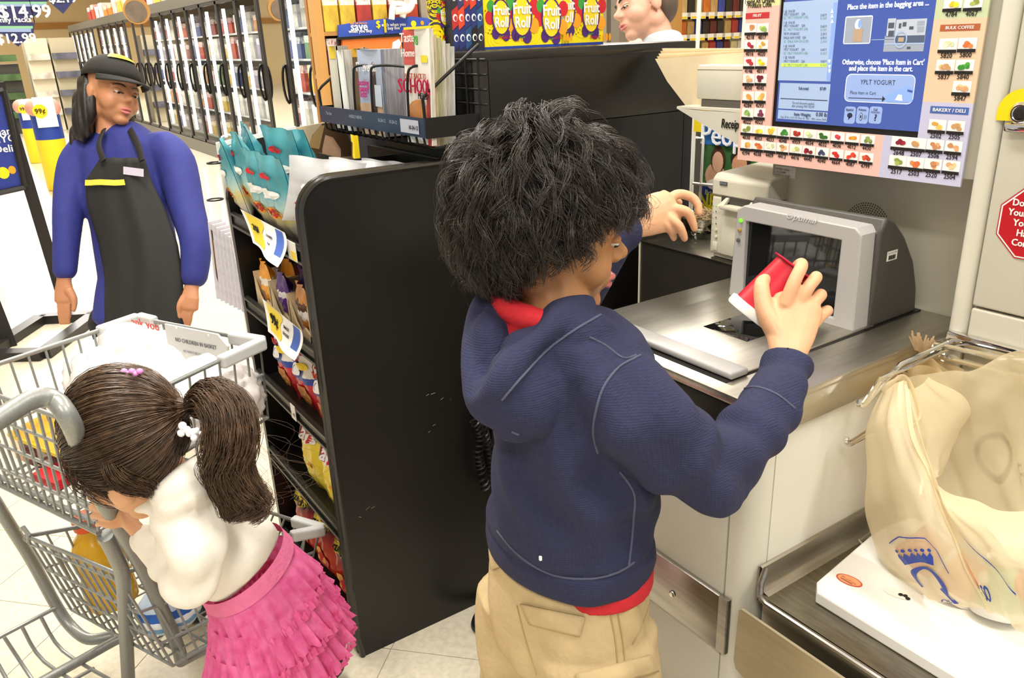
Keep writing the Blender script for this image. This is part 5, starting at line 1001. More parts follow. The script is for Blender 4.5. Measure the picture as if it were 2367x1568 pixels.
# fluorescent fixtures
LAMP = M('lamp_tube', 'fff6e0', .5, emit=4.0)
for k, (x, y) in enumerate(((-9, -1.6), (-9, 1.2), (-14, -1.6), (-14, 1.2), (-14, 4.5), (-19, -1.2), (-19, 1.6), (-24, 1.6), (-6, 3.6))):
    t = thing('ceiling_light', 'long fluorescent ceiling light over the aisle', 'light', (x, y, CEIL-.1), 'fluorescent ceiling lights')
    b = MB(); b.box((x-1.2, y-.1, CEIL-.06), (x+1.2, y+.1, CEIL), 0); b.build('housing', WHITE, t)
    for s in (-.05, .05): b = MB(); b.tube([(x-1.18, y+s, CEIL-.08), (x+1.18, y+s, CEIL-.08)], .02, 8); b.build('tube', LAMP, t)
# ---- row of glass door freezers
YC, ZT2 = 2.95, 1.98
X0, DW, ND = -7.62, .775, 22
fz = thing('freezer_row', 'long row of glass door freezers along the far aisle', 'freezer', (-15, 3.3, 0))
FZM = M('freezer_frame', '6b675e', .4, .3); FZI = M('freezer_inside', 'd8d6d0', .6)
xe = X0-DW*ND
b = MB(); b.box((xe, YC+.85, 0), (X0, YC+.9, 2.3), 0); b.build('back_wall', FZI, fz)
b = MB(); b.box((xe, YC-.02, ZT2), (X0, YC+.9, ZT2+.14), 0); b.build('top_rail', FZM, fz); b = MB(); b.box((xe, YC-.03, 0), (X0, YC+.9, .17), 0); b.build('plinth', FZM, fz)
b = MB(); b.box((X0-.02, YC, .1), (X0+.02, YC+.9, ZT2+.1), 0); b.build('end_panel', FZM, fz)
FG = glass('freezer_glass', 'f6f8f6', .0, ior=1.12); FTB = M('freezer_lamp', 'f4f8ff', .5, emit=3.5)
for i in range(ND):
    xc = X0-DW*(i+.5); hx = DW/2-.006
    b = MB(); e = .035
    b.box((xc-hx, YC-.03, .18), (xc-hx+e, YC, ZT2-.01), 0); b.box((xc+hx-e, YC-.03, .18), (xc+hx, YC, ZT2-.01), 0); b.box((xc-hx, YC-.03, .18), (xc+hx, YC, .18+e), 0); b.box((xc-hx, YC-.03, ZT2-.01-e), (xc+hx, YC, ZT2-.01), 0); t = b.build('freezer_door', M('door_frame_black', '2b2825', .4), fz)
    b = MB(); b.quad((xc-hx+e, YC-.015, .18+e), (xc+hx-e, YC-.015, .18+e), (xc+hx-e, YC-.015, ZT2-.01-e), (xc-hx+e, YC-.015, ZT2-.01-e)); b.build('pane', FG, t, smooth=0)
    b = MB(); hxx = xc+hx-.06; b.tube([(hxx+.045*math.sin(a)*0, YC-.035-.045*math.sin(a), 1.06+.19*-math.cos(a)) for a in [PI*k/10 for k in range(11)]], .014, 6); b.tube([(hxx, YC-.032, .87), (hxx, YC-.032, 1.25)], .012, 6); b.build('handle', BLACKP, t)
    b = MB(); b.box((xc-hx+.02, YC+.03, .3), (xc-hx+.07, YC+.06, ZT2-.1), 0); b.build('light_strip', FTB, t)
r7 = random.Random(21)
CN = dict(c9c4ba='grey', b8b0a4='grey', e8e3da='cream', e9e6e0='white', f0ece4='white', d8d2c8='pale', d8d4cc='pale', c7c3bb='grey', b03a34='red', c0452e='red', b83a36='red', d9b43c='yellow', f0c23a='yellow', e04a28='orange', e8862a='orange', d8782c='orange', c98a4c='tan', d0b078='tan', c9a468='tan', e0d2a0='cream', a89878='brown', a8a0b8='lilac')
CN.update({'8a2a2c': 'maroon', '6a2a24': 'maroon', '3a4a8c': 'blue', '5a6a9a': 'blue', '3a4aa8': 'blue', '2a3a90': 'navy', '6a8a58': 'green', '7a3a2a': 'brown', '3a342e': 'black', '2a2622': 'dark'})
PALC = ['c9c4ba', 'b8b0a4', 'e8e3da', '8a2a2c', 'b03a34', '3a4a8c', 'd9b43c', 'e9e6e0', '6a8a58', 'c98a4c', 'a8a0b8', 'd8d2c8', 'c0452e', '5a6a9a', 'f0ece4']
pm = {}
for c in set(PALC+['e04a28', 'e8862a', 'f0c23a', '7a3a2a']): pb_ = MB(); pb_.box((-.5, -.5, 0), (.5, .5, .7), 0); pb_.box((-.5, -.51, .7), (.5, .5, 1), 1); pm[c] = pb_.mesh('product', [M('pack_'+c, c, .5, noise=(3, .35)), M('pack_top_'+c, c, .45, noise=(6, .2), col2='f2eee6')], smooth=0)
def product(nm, lb, cat, grp, x, y, z, w_, d_, h_, c, rz=0):
    o = bpy.data.objects.new(nm, pm[c]); COL.objects.link(o); o.location = (x, y, z); o.scale = (w_, d_, h_); o.rotation_euler = (0, 0, rz); return tag(o, lb, cat, grp)
zsh = (.25, .62, .97, 1.30, 1.60)
for z in zsh: b = MB(); b.box((xe, YC+.12, z-.02), (X0-.02, YC+.8, z), 0); b.build('shelf', M('freezer_shelf', 'c9c7c2', .4, .3), fz)
for i in range(10):
    for k, z in enumerate(zsh):
        x = X0-DW*i-.06
        n_ = 4 if i < 5 else 3
        for j in range(n_):
            w_ = (DW-.10)/n_; c = r7.choice(PALC); product('freezer_package', '%s frozen package on the %s shelf behind the %s freezer door' % (CN.get(c, 'plain'), ORD[k], ORD[i]), 'package', 'frozen packages behind the glass doors', x-w_*(j+.5), YC+.28, z, w_*.92, .25, r7.uniform(.17, .27), c)
for i in range(10, 22):
    for k, z in enumerate(zsh): c = r7.choice(PALC); product('freezer_package', '%s frozen package on the %s shelf behind the %s freezer door' % (CN.get(c, 'plain'), ORD[k], ORD[i]), 'package', 'frozen packages behind the glass doors', X0-DW*(i+.5), YC+.28, z, DW*.8, .25, r7.uniform(.18, .27), c)
for i in range(26):
    c = r7.choice(['e04a28', 'e8862a', 'd8d2c8', '7a3a2a', 'b03a34', 'f0ece4', 'f0c23a']); product('display_box', 'small %s box on top of the freezers, %s from the tan post' % (CN.get(c, 'plain'), ORD[i]), 'box', 'boxes on top of the freezers', X0-.35-.55*i, YC+.3, ZT2+.141, .42, .35, r7.uniform(.14, .34), c)
# ---- endcap between freezers and magazines
XE = -6.3
ec = thing('endcap_shelf', 'wooden endcap shelf of boxed snacks behind the magazines', 'shelf', (XE-.4, 3.1, 0)); ey0, ey1 = OX(752, 100, XE).y, OX(975, 50, XE).y
b = MB(); b.box((XE-.12, ey0-.06, 0), (XE, ey0, 2.6), 0); b.build('post', TAN, ec); b = MB(); b.box((XE-.3, ey1, 0), (XE, ey1+.06, 2.6), 0); b.build('post', M('post_grey', '8d8172', .6), ec); b = MB(); b.box((XE-.35, ey0, 0), (XE-.3, ey1, 2.6), 0); b.build('back_board', M('wood_brown', '9a6a30', .6, noise=(3, .15)), ec)
for z in (.3, .75, 1.2, 1.52, 1.95): b = MB(); b.box((XE-.3, ey0, z-.03), (XE, ey1, z), 0); b.build('shelf', M('wood_shelf', 'a8783c', .6), ec)
for k, z in enumerate((1.2, 1.521, 1.951)):
    for j in range(6):
        y = lerp(ey0+.08, ey1-.08, j/5); c = r7.choice(['c0452e', 'e9e6e0', 'b03a34', 'e8e3da', 'd9b43c', '8a2a2c']); product('snack_box', '%s boxed snack on the %s shelf of the endcap, %s from the left' % (CN.get(c, 'plain'), ('lower', 'middle', 'upper')[k], ORD[j]), 'box', 'boxed snacks on the endcap', XE-.15, y, z, .26, (ey1-ey0)/7, .27, c)
b = MB(); XS = XE+.021; S4 = [OX(x, y, XS) for x, y in ((783, 86), (1003, 72), (1001, 43), (950, 38), (880, 44), (830, 50), (782, 58))]; sv = thing('save_sign', 'blue save one dollar shelf sign behind the magazines', 'sign', S4[0])
b.prism(S4, (-.02, 0, 0)); b.build('panel', M('sign_blue', '3450ac', .5), sv, smooth=0)
b = MB()
for t, x, y, sz, mi in (('save', 830, 62, .085, 0), ('when you buy', 833, 72, .035, 0), ('$', 874, 57, .075, 1), ('1', 890, 62, .14, 1), ('each when you', 910, 57, .035, 0), ('buy five', 910, 65, .035, 0), ('MIX OR MATCH', 829, 54, .02, 2)): b.text(t, OX(x, y, XS+.004), sz, SIDE, mi, 1, bold=.03)
b.disc(OX(956, 55, XS+.004), (0, .025, 0), (0, 0, .025), 14, 1); b.disc(OX(976, 53, XS+.004), (0, .016, 0), (0, 0, .018), 12, 2); b.build('lettering', [WINK, YLW, ORG_], sv, smooth=0)
b = MB(); XO = XE+.12; S5 = [OX(x, y, XO) for x, y in ((790, 180), (940, 180), (926, 84), (792, 92))]; b.prism(S5, (-.03, 0, 0)); b.prism([OX(x, y, XO+.02) for x, y in ((785, 92), (1000, 80), (1000, 74), (785, 86))], (-.05, 0, 0), 1); b.prism([OX(x, y, XO+.004) for x, y in ((908, 98), (922, 90), (928, 100), (920, 118), (906, 118))], (-.005, 0, 0), 2); b.prism([Vector((XO-.03, OX(780, 90, XO).y, 0)), Vector((XO-.03, OX(1012, 90, XO).y, 0)), OX(1012, 80, XO-.03), OX(780, 90, XO-.03)], (-.03, 0, 0), 1)
tag(b.build('orange_display', [M('display_orange', 'd8702c', .5), BLACKP, PAPER], smooth=0), 'orange panelled display case under the blue sign', 'display')
b = MB(); w0_ = OX(905, 40, XE+.1)
b.tube(bez([OX(x, y, XE+.1) for x, y in ((905, 45), (910, 10), (935, 12), (930, 40)) ], 5), .025, 8); b.tube(bez([OX(x, y, XE+.12) for x, y in ((912, -10), (950, -5), (945, 20), (915, 25))], 5), .03, 8); tag(b.build('white_appliance', WHITE), 'white curved plastic item above the blue sign', 'appliance')
# ---- boxes standing on the checkstand wall
def face_box(nm, lb, y0, y1, x, d_, z1, mat, prints, skew=0):
    t = thing(nm, lb, 'box', (x-d_/2, (y0+y1)/2, ZW)); b = MB(); b.box((x-d_, y0, ZW), (x, y1, z1), 0); b.build('carton', mat, t, smooth=0); prints(t, x, y0, y1); return t
FRY = M('fruit_roll_yellow', 'f4de14', .35); FRS = M('fruit_roll_swirl', 'eed212', .35); GRNP = M('print_green', '3c9a3a', .4)
def frp(scale, cs):
    def pr_(t, x, y0, y1):
        b = MB()
        r8 = random.Random(int(y0*1000))
        for k in range(9):
            c = Vector((x+.0004, lerp(y0+.02, y1-.02, r8.random()), ZW+.02+.22*r8.random()))
            for rr_ in (.010, .018, .026):
                for i in range(14): a0, a1 = 2*PI*i/14, 2*PI*(i+1)/14; b.quad(*[c+Vector((0, max(y0-c.y, min(y1-c.y, q*math.cos(a))), q*math.sin(a))) for q, a in ((rr_, a0), (rr_, a1), (rr_+.0025, a1), (rr_+.0025, a0))])
        b.build('swirl_print', FRS, t, smooth=0)
        for (px_, py_) in cs:
            p = OX(px_, py_, x+.001); b = MB()
            for (dy, dz, r_, mi) in ((-.030, .0, .013, 1), (.032, .018, .013, 1), (-.026, .024, .011, 2), (.030, -.018, .013, 3), (-.016, -.034, .011, 4), (.012, -.038, .012, 4), (0, .048, .014, 1), (0, -.028, .012, 2)): b.disc(p+Vector((.00005*len(b.f), dy*scale, dz*scale)), (0, r_*scale, 0), (0, 0, r_*scale*1.2), 12, mi)
            b.disc(p+Vector((.0008, 0, 0)), (0, .026*scale, 0), (0, 0, .040*scale), 20, 4); b.disc(p+Vector((.0012, 0, 0)), (0, .022*scale, 0), (0, 0, .036*scale), 20, 0)
            b.text('Fruit', p+Vector((.0018, 0, .014*scale)), .030*scale, SIDE, 5, .8, bold=.04); b.text('Roll', p+Vector((.0018, 0, -.012*scale)), .030*scale, SIDE, 5, .8, bold=.04); b.text('Joy', p+Vector((.0018, 0, .048*scale)), .020*scale, SIDE, 0, 1, bold=.03)
            b.build('logo', [YLW, RED, GRNP, ORG_, PURP, WPR], t, smooth=0)
        b = MB(); b.box((x, y0, ZW), (x+.0005, y1, ZW+.006), 0); b.build('blue_edge', NAVY, t, smooth=0)
        p = OX(cs[-1][0]+10, 86, x+.0012); b = MB(); b.text('Fruit C', p, .012, SIDE, 0, 1, bold=.02, shear=.2)
        for k in range(3): b.disc(p+Vector((0, .028+.010*k, -.001)), (0, .004, 0), (0, 0, .010), 8, 1)
        b.build('corner_print', [RED, ORG_], t, smooth=0)
    return pr_
xb = -1.66
def Y_(px): return OX(px, 60, xb).y
face_box('fruit_roll_box', 'left wide yellow fruit roll box on the black wall', Y_(1117), Y_(1180), xb, .16, 1.70, FRY, frp(1.0, ((1158, 40),)))
face_box('fruit_roll_box', 'middle yellow fruit roll box on the black wall', Y_(1180), Y_(1297), xb, .16, 1.70, FRY, frp(1.15, ((1206, 38), (1274, 42))))
face_box('fruit_roll_box', 'right yellow fruit roll box set back on the black wall', Y_(1299), Y_(1400), xb-.01, .16, 1.70, FRY, frp(1.1, ((1308, 28), (1366, 34))))
face_box('fruit_roll_box', 'narrow yellow fruit roll box at the left end behind the helmet box', Y_(1018)-.02, Y_(1036), xb-.02, .12, 1.46, FRY, frp(.5, ((1028, 38),)))
def helm(t, x, y0, y1):
    r9 = random.Random(4); cs = ['24306e', '1a1a1a', 'b8302a', '24306e', '2a2a30', 'd8452a', '1f4a7a', '3a3a6a']; W_ = y1-y0
    for i in range(5):
        for j in range(5):
            z0 = ZW+.002+.042*j; ya = y0+.0195*i*W_/.1; c = cs[(i*3+j*2) % 8]; b = MB(); yb = min(y1, ya+.02*W_/.1)
            b.poly([(x+.0006, ya, z0), (x+.0006, yb, z0+.012), (x+.0006, yb, z0+.052), (x+.0006, ya, z0+.040)], 0)
            cc = Vector((x+.0010, (ya+yb)/2, z0+.026)); b.disc(cc, (0, .006, 0), (0, 0, .008), 10, 1); b.disc(cc+Vector((.0004, .001, -.001)), (0, .004, 0), (0, 0, .0055), 10, 0); b.build('helmet_print', [M('team_'+c, c, .4), WPR], t, smooth=0)
face_box('helmet_box', 'dark box printed with football helmets beside the yellow boxes', Y_(1040), Y_(1113), xb+.01, .10, 1.70, M('helmet_dark', '20263e', .4), helm)
# ---- coffee aisle seen past the wall
XCf = -7.6; cy0, cy1 = OX(1535, 60, XCf).y, OX(1760, 60, XCf).y
gd = thing('coffee_gondola', 'coffee aisle shelf unit with white price tags', 'shelf', (XCf-.3, (cy0+cy1)/2, 0)); b = MB(); b.box((XCf-.6, cy0-.4, 0), (XCf-.5, cy1, 2.4), 0); b.build('back_board', M('gondola_back', '5a544c', .6), gd)
zsf = [OX(1640, y, XCf).z for y in (28, 78, 122)]
zsf = [zsf[0], zsf[1], zsf[1]-(zsf[0]-zsf[1])]
for k, z in enumerate(zsf):
    b = MB(); b.box((XCf-.5, cy0-.4, z-.05), (XCf, cy1, z), 0); sf_ = b.build('shelf', M('gondola_shelf', 'b9b4aa', .5), gd)
    for j in range(14): b = MB(); y = lerp(cy0-.3, cy1, j/13); b.box((XCf, y-.05, z-.075), (XCf+.006, y+.05, z-.0), 0); b.box((XCf+.006, y-.045, z-.07), (XCf+.008, y+.045, z-.045), 1); b.build('price_tag', [WPR, YLW], sf_, smooth=0)
CFC = ['d0b078', '3a4aa8', 'b83a36', 'd8782c', '3a342e', 'e0d2a0', '2a2622', '2a3a90', 'c7c3bb', 'c9a468', 'd8d4cc', 'a89878', '6a2a24']
for c in CFC:
    if c not in pm: pb_ = MB(); pb_.box((-.5, -.5, 0), (.5, .5, .8), 0); pb_.prism([(-.5, -.5, .8), (.5, -.5, .8), (.08, -.48, 1), (-.08, -.48, 1)], (0, .98, 0), 1); pm[c] = pb_.mesh('coffee', [M('coffee_'+c, c, .4, noise=(3, .25)), M('coffee_top_'+c, c, .35, noise=(5, .15))], smooth=0)
for k, z in enumerate(zsf):
    for j in range(16):
        y = lerp(cy0-.3, cy1-.05, j/15); product('coffee_bag', '%s coffee bag on the %s aisle shelf, %s from the left' % (CN.get(CFC[(j*5+k*3+(j//3)) % len(CFC)], 'plain'), ('upper', 'middle', 'lower')[k], ORD[j]), 'coffee bag', 'coffee bags on the aisle shelf', XCf-.12, y, z+.001, .14, (cy1-cy0)/15.5, (zsf[0]-zsf[1])*(.72 if k else .9), CFC[(j*5+k*3+(j//3)) % len(CFC)])
b = MB(); b.box((-5.2, OX(1412, 50, -5.2).y, 0), (-5.1, OX(1432, 50, -5.2).y, 2.6), 0); tag(b.build('aisle_post', M('post_dark', '6e6658', .5), smooth=0), 'grey aisle post right of the yellow boxes', 'post')
b = MB(); b.box((-6.4, OX(1434, 50, -6.4).y, 0), (-6.3, OX(1560, 50, -6.4).y, 2.6), 0); b.box((-6.299, OX(1440, 50, -6.4).y, .5), (-6.28, OX(1475, 50, -6.4).y, 2.5), 1); tag(b.build('aisle_endcap', [TAN, WPR], smooth=0), 'tan aisle end panel behind the passing man', 'panel')
# ---- people magazine in a white wire rack behind the printer
YG = 1.80
wr = thing('white_wire_rack', 'white wire rack holding a magazine behind the receipt printer', 'rack', (OY(1660, 400, YG).x, YG+.05, .4))
b = MB(); cA = [OY(x, y, YG-.012) for x, y in ((1612, 318), (1624, 322), (1620, 425), (1605, 425))]
b.tube([OY(1610, 318, YG-.012), OY(1626, 320, YG-.012), OY(1618, 470, YG-.012), OY(1614, 520, YG-.012)], .004, 6); b.tube([OY(1603, 424, YG-.012), OY(1760, 440, YG-.012)], .005, 6); b.tube([OY(1606, 508, YG-.012), OY(1760, 530, YG-.012)], .005, 6)
for x in (1600, 1700, 1800): b.tube([(OY(x, 400, YG+.04).x, YG+.04, 0), (OY(x, 400, YG+.04).x, YG+.04, 1.6)], .006, 6)
b.build('wires', M('white_wire', 'e9e6dc', .4), wr)
mg0, mg1 = OY(1624, 410, YG).x, OY(1750, 410, YG).x; mz0, mz1 = OY(1650, 512, YG).z, OY(1650, 290, YG).z
magazine('magazine', 'celebrity magazine with blue title and a bride and groom cover', mg0, mg1, YG, .008, mz0, mz1, '3f6a3a', (('People', .48, .90, .085, 'f4f6f8', .9, 0), ('Bride Pushed', .36, .30, .021, 'f0f0f0', 1, 0), ('NEW', .27, .205, .062, 'f2e21c', .85, 0), ('MUMS', .36, .085, .062, 'f2e21c', .85, 0)), patches=((0, .80, 1, 1, '2f6cb0'), (0, 0, 1, .36, '243c88'), (.05, .34, .42, .62, 'od8a888'), (.14, .52, .40, .80, 'o4a3224'), (.17, .52, .37, .74, 'oe2b090'), (.5, .56, .86, .82, 'o2c221c'), (.53, .50, .82, .74, 'od49a74'), (.45, .36, 1, .5, '2a2c34'), (.10, .335, .36, .45, 'oefe6de')))
b = MB(); p0 = OY(1604, 280, YG+.02); b.box((p0.x, YG+.02, p0.z-.03), (p0.x+.07, YG+.025, p0.z+.04), 0); tag(b.build('yellow_card', YLW, smooth=0), 'yellow card above the bride magazine', 'card')
b = MB(); b.box((-2.1, 2.1, 0), (-1.35, 2.2, 1.25), 0); tag(b.build('rear_partition', M('rear_dark', '35322c', .5), smooth=0), 'dark partition behind the white wire rack', 'partition')
b = MB(); p0 = OX(833, 300, -2.5); b.box((-2.52, OX(815, 305, -2.5).y, p0.z-.09), (-2.5, OX(845, 305, -2.5).y, p0.z+.05), 0); b.box((-2.535, OX(828, 305, -2.5).y, 0), (-2.521, OX(834, 305, -2.5).y, p0.z), 0); tag(b.build('yellow_sign', YLW, smooth=0), 'bright yellow sign under the magazine rack', 'sign')
# ---- produce bins, far shelves and hanging signs at the left
def bin_(nm, lb, px_, py0, py1, half, yx, txt):
    c = OX(px_, py1, yx); t = thing(nm, lb, 'bin', (yx, c.y, 0)); z1 = OX(px_, py0, yx).z; w_ = abs(OX(px_+half, 250, yx).y-OX(px_, 250, yx).y)
    b = MB(); b.lathe([(w_*.95, 0), (w_, .02), (w_, z1*.58)], 20, Matrix.Translation((yx, c.y, 0))); b.build('yellow_drum', YLW, t); b = MB(); b.lathe([(w_*1.01, z1*.58), (w_*1.01, z1*.86)], 20, Matrix.Translation((yx, c.y, 0))); b.build('blue_band', NAVY, t)
    b = MB(); b.box((yx+w_, c.y-w_*.7, z1*.72), (yx+w_+.01, c.y+w_*.7, z1*1.05), 0); b.lathe([(w_*.5, 0), (w_*.5, .006)], 18, Matrix.Translation((yx+w_+.012, c.y-.05, z1*.9)) @ SIDE.to_4x4(), 1); b.text(txt, (yx+w_+.03, c.y-.05, z1*.9), w_*.5, SIDE, 2, 1, bold=.02); b.build('price_sign', [WPR, YLW, INK], t, smooth=0)
    for k in range(7):
        a = 2*PI*k/7; m_ = MB(); m_.ellipsoid((yx+w_*.55*math.cos(a)*(k > 0), c.y+w_*.55*math.sin(a)*(k > 0), z1*.86+.06), (.10, .10, .10), nu=12, nv=8); tag(m_.build('fruit', M('fruit_blush', 'e0a090', .5)), 'pale red fruit piled in the '+lb.split(' bin')[0]+' bin', 'fruit', 'fruit in the '+nm)
bin_('produce_bin', 'nearer yellow and blue produce bin with a 99 cent sign', 122, 232, 345, 34, -10.5, '99¢'); bin_('produce_bin', 'farther yellow and blue produce bin behind the blue poster', 82, 235, 338, 22, -13.5, '99¢')
for k, (px_, w_, z1, c, lb) in enumerate(((20, 1.0, 1.3, '3c3a33', 'dark produce case at the far left'), (105, .8, 1.75, 'd8cdb4', 'tall pale aisle end at the far left'), (165, .9, 1.75, 'bdb296', 'pale aisle end behind the cap of the woman'))):
    yc_ = OX(px_, 200, -19).y; b = MB(); b.box((-19.6, yc_-w_*.25, 0), (-19, yc_+w_*.25, z1), 0)
    for j in range(4): b.box((-19, yc_-w_*.24, .3+.35*j), (-18.9, yc_+w_*.24, .42+.35*j), 1)
    tag(b.build('aisle_end', [M('aisle_'+c, c, .6), M('aisle_goods_%d' % k, ('4c6a3a', 'e6dccb', '6a6a7a')[k], .6, noise=(6, .5))], smooth=0), lb, 'shelf')
b = MB(); b.box((-33.8, 4.2, 0), (-33, 11, 2.1), 0); tag(b.build('far_shelf', M('far_goods', '8d7a70', .6, noise=(2, .6)), smooth=0), 'dark stocked shelf against the far wall', 'shelf')
XH = -7.0
def hang(lb, pts, strips, words):
    P = [OX(x, y, XH) for x, y in pts]; t = thing('hanging_sign', lb, 'sign', P[-1]); b = MB(); b.prism(P, (-.01, 0, 0)); b.build('panel', M('sign_navy', '2b2d5e', .5), t, smooth=0)
    for (y0, y1, x0, x1, c) in strips: b = MB(); b.poly([OX(x, y, XH+.003) for x, y in ((x0, y0), (x1, y0), (x1, y1), (x0, y1))]); b.build('stripe', M('stripe_'+c, c, .5), t, smooth=0)
    b = MB()
    for (tx, x, y, s_) in words: b = MB(); b.text(tx, OX(x, y, XH+.006), s_, SIDE, 0, 1, bold=.03); b.build('lettering', WPR, t, smooth=0)
    b = MB()
    for q in (P[0], P[1]): b.tube([q, (q.x, q.y, CEIL)], .004, 5)
    b.build('hanger', BLACKM, t); return t
hang('navy hanging sign with a green stripe reading $14.99', ((-60, -40), (112, -40), (112, 0), (88, 32), (60, 52), (-60, 52)), ((4, 9, -60, 108, '7fb98f'), (9, 15, -60, 108, '8ea2c8')), (('$14.99', 58, 28, .12), ('Family Packs', 25, 46, .05)))
hang('smaller navy hanging sign reading $12.99 at the far left', ((-60, 52), (80, 52), (78, 76), (42, 108), (5, 78), (-60, 78)), ((60, 66, -60, 76, '7fb98f'), (66, 74, -60, 72, '8ea2c8')), (('$12.99', 38, 90, .09),))
hang('navy pointed hanging sign second from the left', ((105, -30), (178, -30), (172, 0), (146, 32), (116, 6)), (), (('$2.19', 145, -3, .08),))
b = MB(); b.lathe([(.15, 0), (.15, .03)], 24, Matrix.Translation(OX(315, 25, -11)) @ SIDE.to_4x4()); b.lathe([(.12, .031), (.12, .04)], 24, Matrix.Translation(OX(313, 27, -11)) @ SIDE.to_4x4(), 1); b.tube([OX(315, 10, -10.99), (-10.99, OX(315, 10, -10.99).y, CEIL)], .005, 5); tag(b.build('round_sign', [TAN, M('round_navy', '8a7a6a', .6, noise=(4, .5))], smooth=0), 'round wooden ice cream sign above the freezers', 'sign')
# ================================================================== people
from mathutils.bvhtree import BVHTree
def loft(mb, secs, n=20, ends=.75, mi=0):
    """closed tube of elliptical sections (centre, rx, ry, direction of rx) with rounded ends"""
    C = [Vector(s[0]) for s in secs]; N = len(C); S_ = []
    T = [(C[min(i+1, N-1)]-C[max(i-1, 0)]).normalized() for i in range(N)]
    def sec(i, off, k): S_.append((C[i]+T[i]*off, secs[i][1]*k, secs[i][2]*k, secs[i][3], T[i]))
    r0 = min(secs[0][1], secs[0][2])*ends; r1 = min(secs[-1][1], secs[-1][2])*ends
    for a in (.08, .45, .8): sec(0, -r0*math.sqrt(max(0, 1-a*a)), a)
    for i in range(N): sec(i, 0, 1)
    for a in (.8, .45, .08): sec(N-1, r1*math.sqrt(max(0, 1-a*a)), a)
    vs = []
    for c, rx, ry, xd, t in S_:
        x = Vector(xd); x = (x-t*x.dot(t)).normalized(); y = t.cross(x)
        vs += [c+x*(rx*math.cos(2*PI*k/n))+y*(ry*math.sin(2*PI*k/n)) for k in range(n)]
    m = len(S_); fs = [(i*n+k, i*n+(k+1) % n, (i+1)*n+(k+1) % n, (i+1)*n+k) for i in range(m-1) for k in range(n)]
    fs += [tuple(range(n-1, -1, -1)), tuple((m-1)*n+k for k in range(n))]
    mb.add(vs, fs, mi)
def limb(mb, pts, rad, sub=4, n=14):
    P = bez(pts, sub); R = []
    for i in range(len(P)):
        s = i/(len(P)-1)*(len(rad)-1); k = min(int(s), len(rad)-2); R.append(lerp(rad[k], rad[k+1], s-k))
    t0 = (P[1]-P[0]).normalized()
    loft(mb, [(p, r_, r_, t0.orthogonal()) for p, r_ in zip(P, R)], n)
def organic(name, mb, voxel, it, mat, parent, post=None, smooth=80):
    """join overlapping volumes into one continuous skin"""
    me = mb.mesh(name, mat, (0, 0, 0), 0)
    bm = bmesh.new(); bm.from_mesh(me); bmesh.ops.recalc_face_normals(bm, faces=bm.faces); bm.to_mesh(me); bm.free()
    o = bpy.data.objects.new('tmp', me); COL.objects.link(o)
    r_ = o.modifiers.new('r', 'REMESH'); r_.mode = 'VOXEL'; r_.voxel_size = voxel
    if it: s_ = o.modifiers.new('s', 'SMOOTH'); s_.iterations = it; s_.factor = .5
    dg = bpy.context.evaluated_depsgraph_get(); ev = o.evaluated_get(dg); m2 = bpy.data.meshes.new_from_object(ev)
    bpy.data.objects.remove(o); bpy.data.meshes.remove(me)
    n = len(m2.vertices); co = np.empty(n*3, 'f'); m2.vertices.foreach_get('co', co); co = co.reshape(-1, 3)
    if post is not None:
        no = np.empty(n*3, 'f'); m2.vertex_normals.foreach_get('vector', no) if hasattr(m2, 'vertex_normals') else m2.vertices.foreach_get('normal', no)
        co = post(co, no.reshape(-1, 3))
    bvh = BVHTree.FromPolygons([Vector(c) for c in co.tolist()], [tuple(p.vertices) for p in m2.polygons])
    org = np.array(ORG.get(parent.name, (0, 0, 0)), 'f'); m2.vertices.foreach_set('co', (co-org).astype('f').ravel())
    m2.materials.clear(); m2.materials.append(mat); m2.polygons.foreach_set('use_smooth', [True]*len(m2.polygons)); m2.update(); m2.name = name
    ob = bpy.data.objects.new(name, m2); COL.objects.link(ob); ob.parent = parent; ORG[ob.name] = tuple(org)
    return ob, bvh
def hit(bvh, px, py, off=.0):
    d = ray(px, py).normalized(); h = bvh.ray_cast(CP, d)
    if h[0] is None: return None
    n = h[1] if h[1].dot(d) < 0 else -h[1]
    return h[0]+n*off
def seam(name, bvh, pts, r_, mat, parent, sub=6, off=.0005, flat=1.0):
    P = []
    C = bez([Vector((x, y, 0)) for x, y in pts], sub)
    for c in C:
        h = hit(bvh, c.x, c.y, off)
        if h is not None: P.append(h)
    if len(P) < 3: return
    b = MB(); b.tube(P, r_, 6); b.build(name, mat, parent, smooth=60)
def patch(name, bvh, poly_, mat, parent, nu=12, nv=8, off=.003, puff=.002):
    """piece of cloth lying on a surface; poly_ = four corners in the photograph"""
    A, B, C, D = [Vector((x, y, 0)) for x, y in poly_]; ok = True; G = {}
    b = MB()
    def f(u, v):
        q = A.lerp(B, u).lerp(D.lerp(C, u), v); h = hit(bvh, q.x, q.y, off+puff*math.sin(PI*u)*math.sin(PI*v)); return h if h is not None else last[0]
    last = [hit(bvh, (A.x+C.x)/2, (A.y+C.y)/2, off)]
    if last[0] is None: return
    b.grid(f, nu, nv); o = b.build(name, mat, parent, smooth=60)
    so = o.modifiers.new('s', 'SOLIDIFY'); so.thickness = .003; so.offset = 0
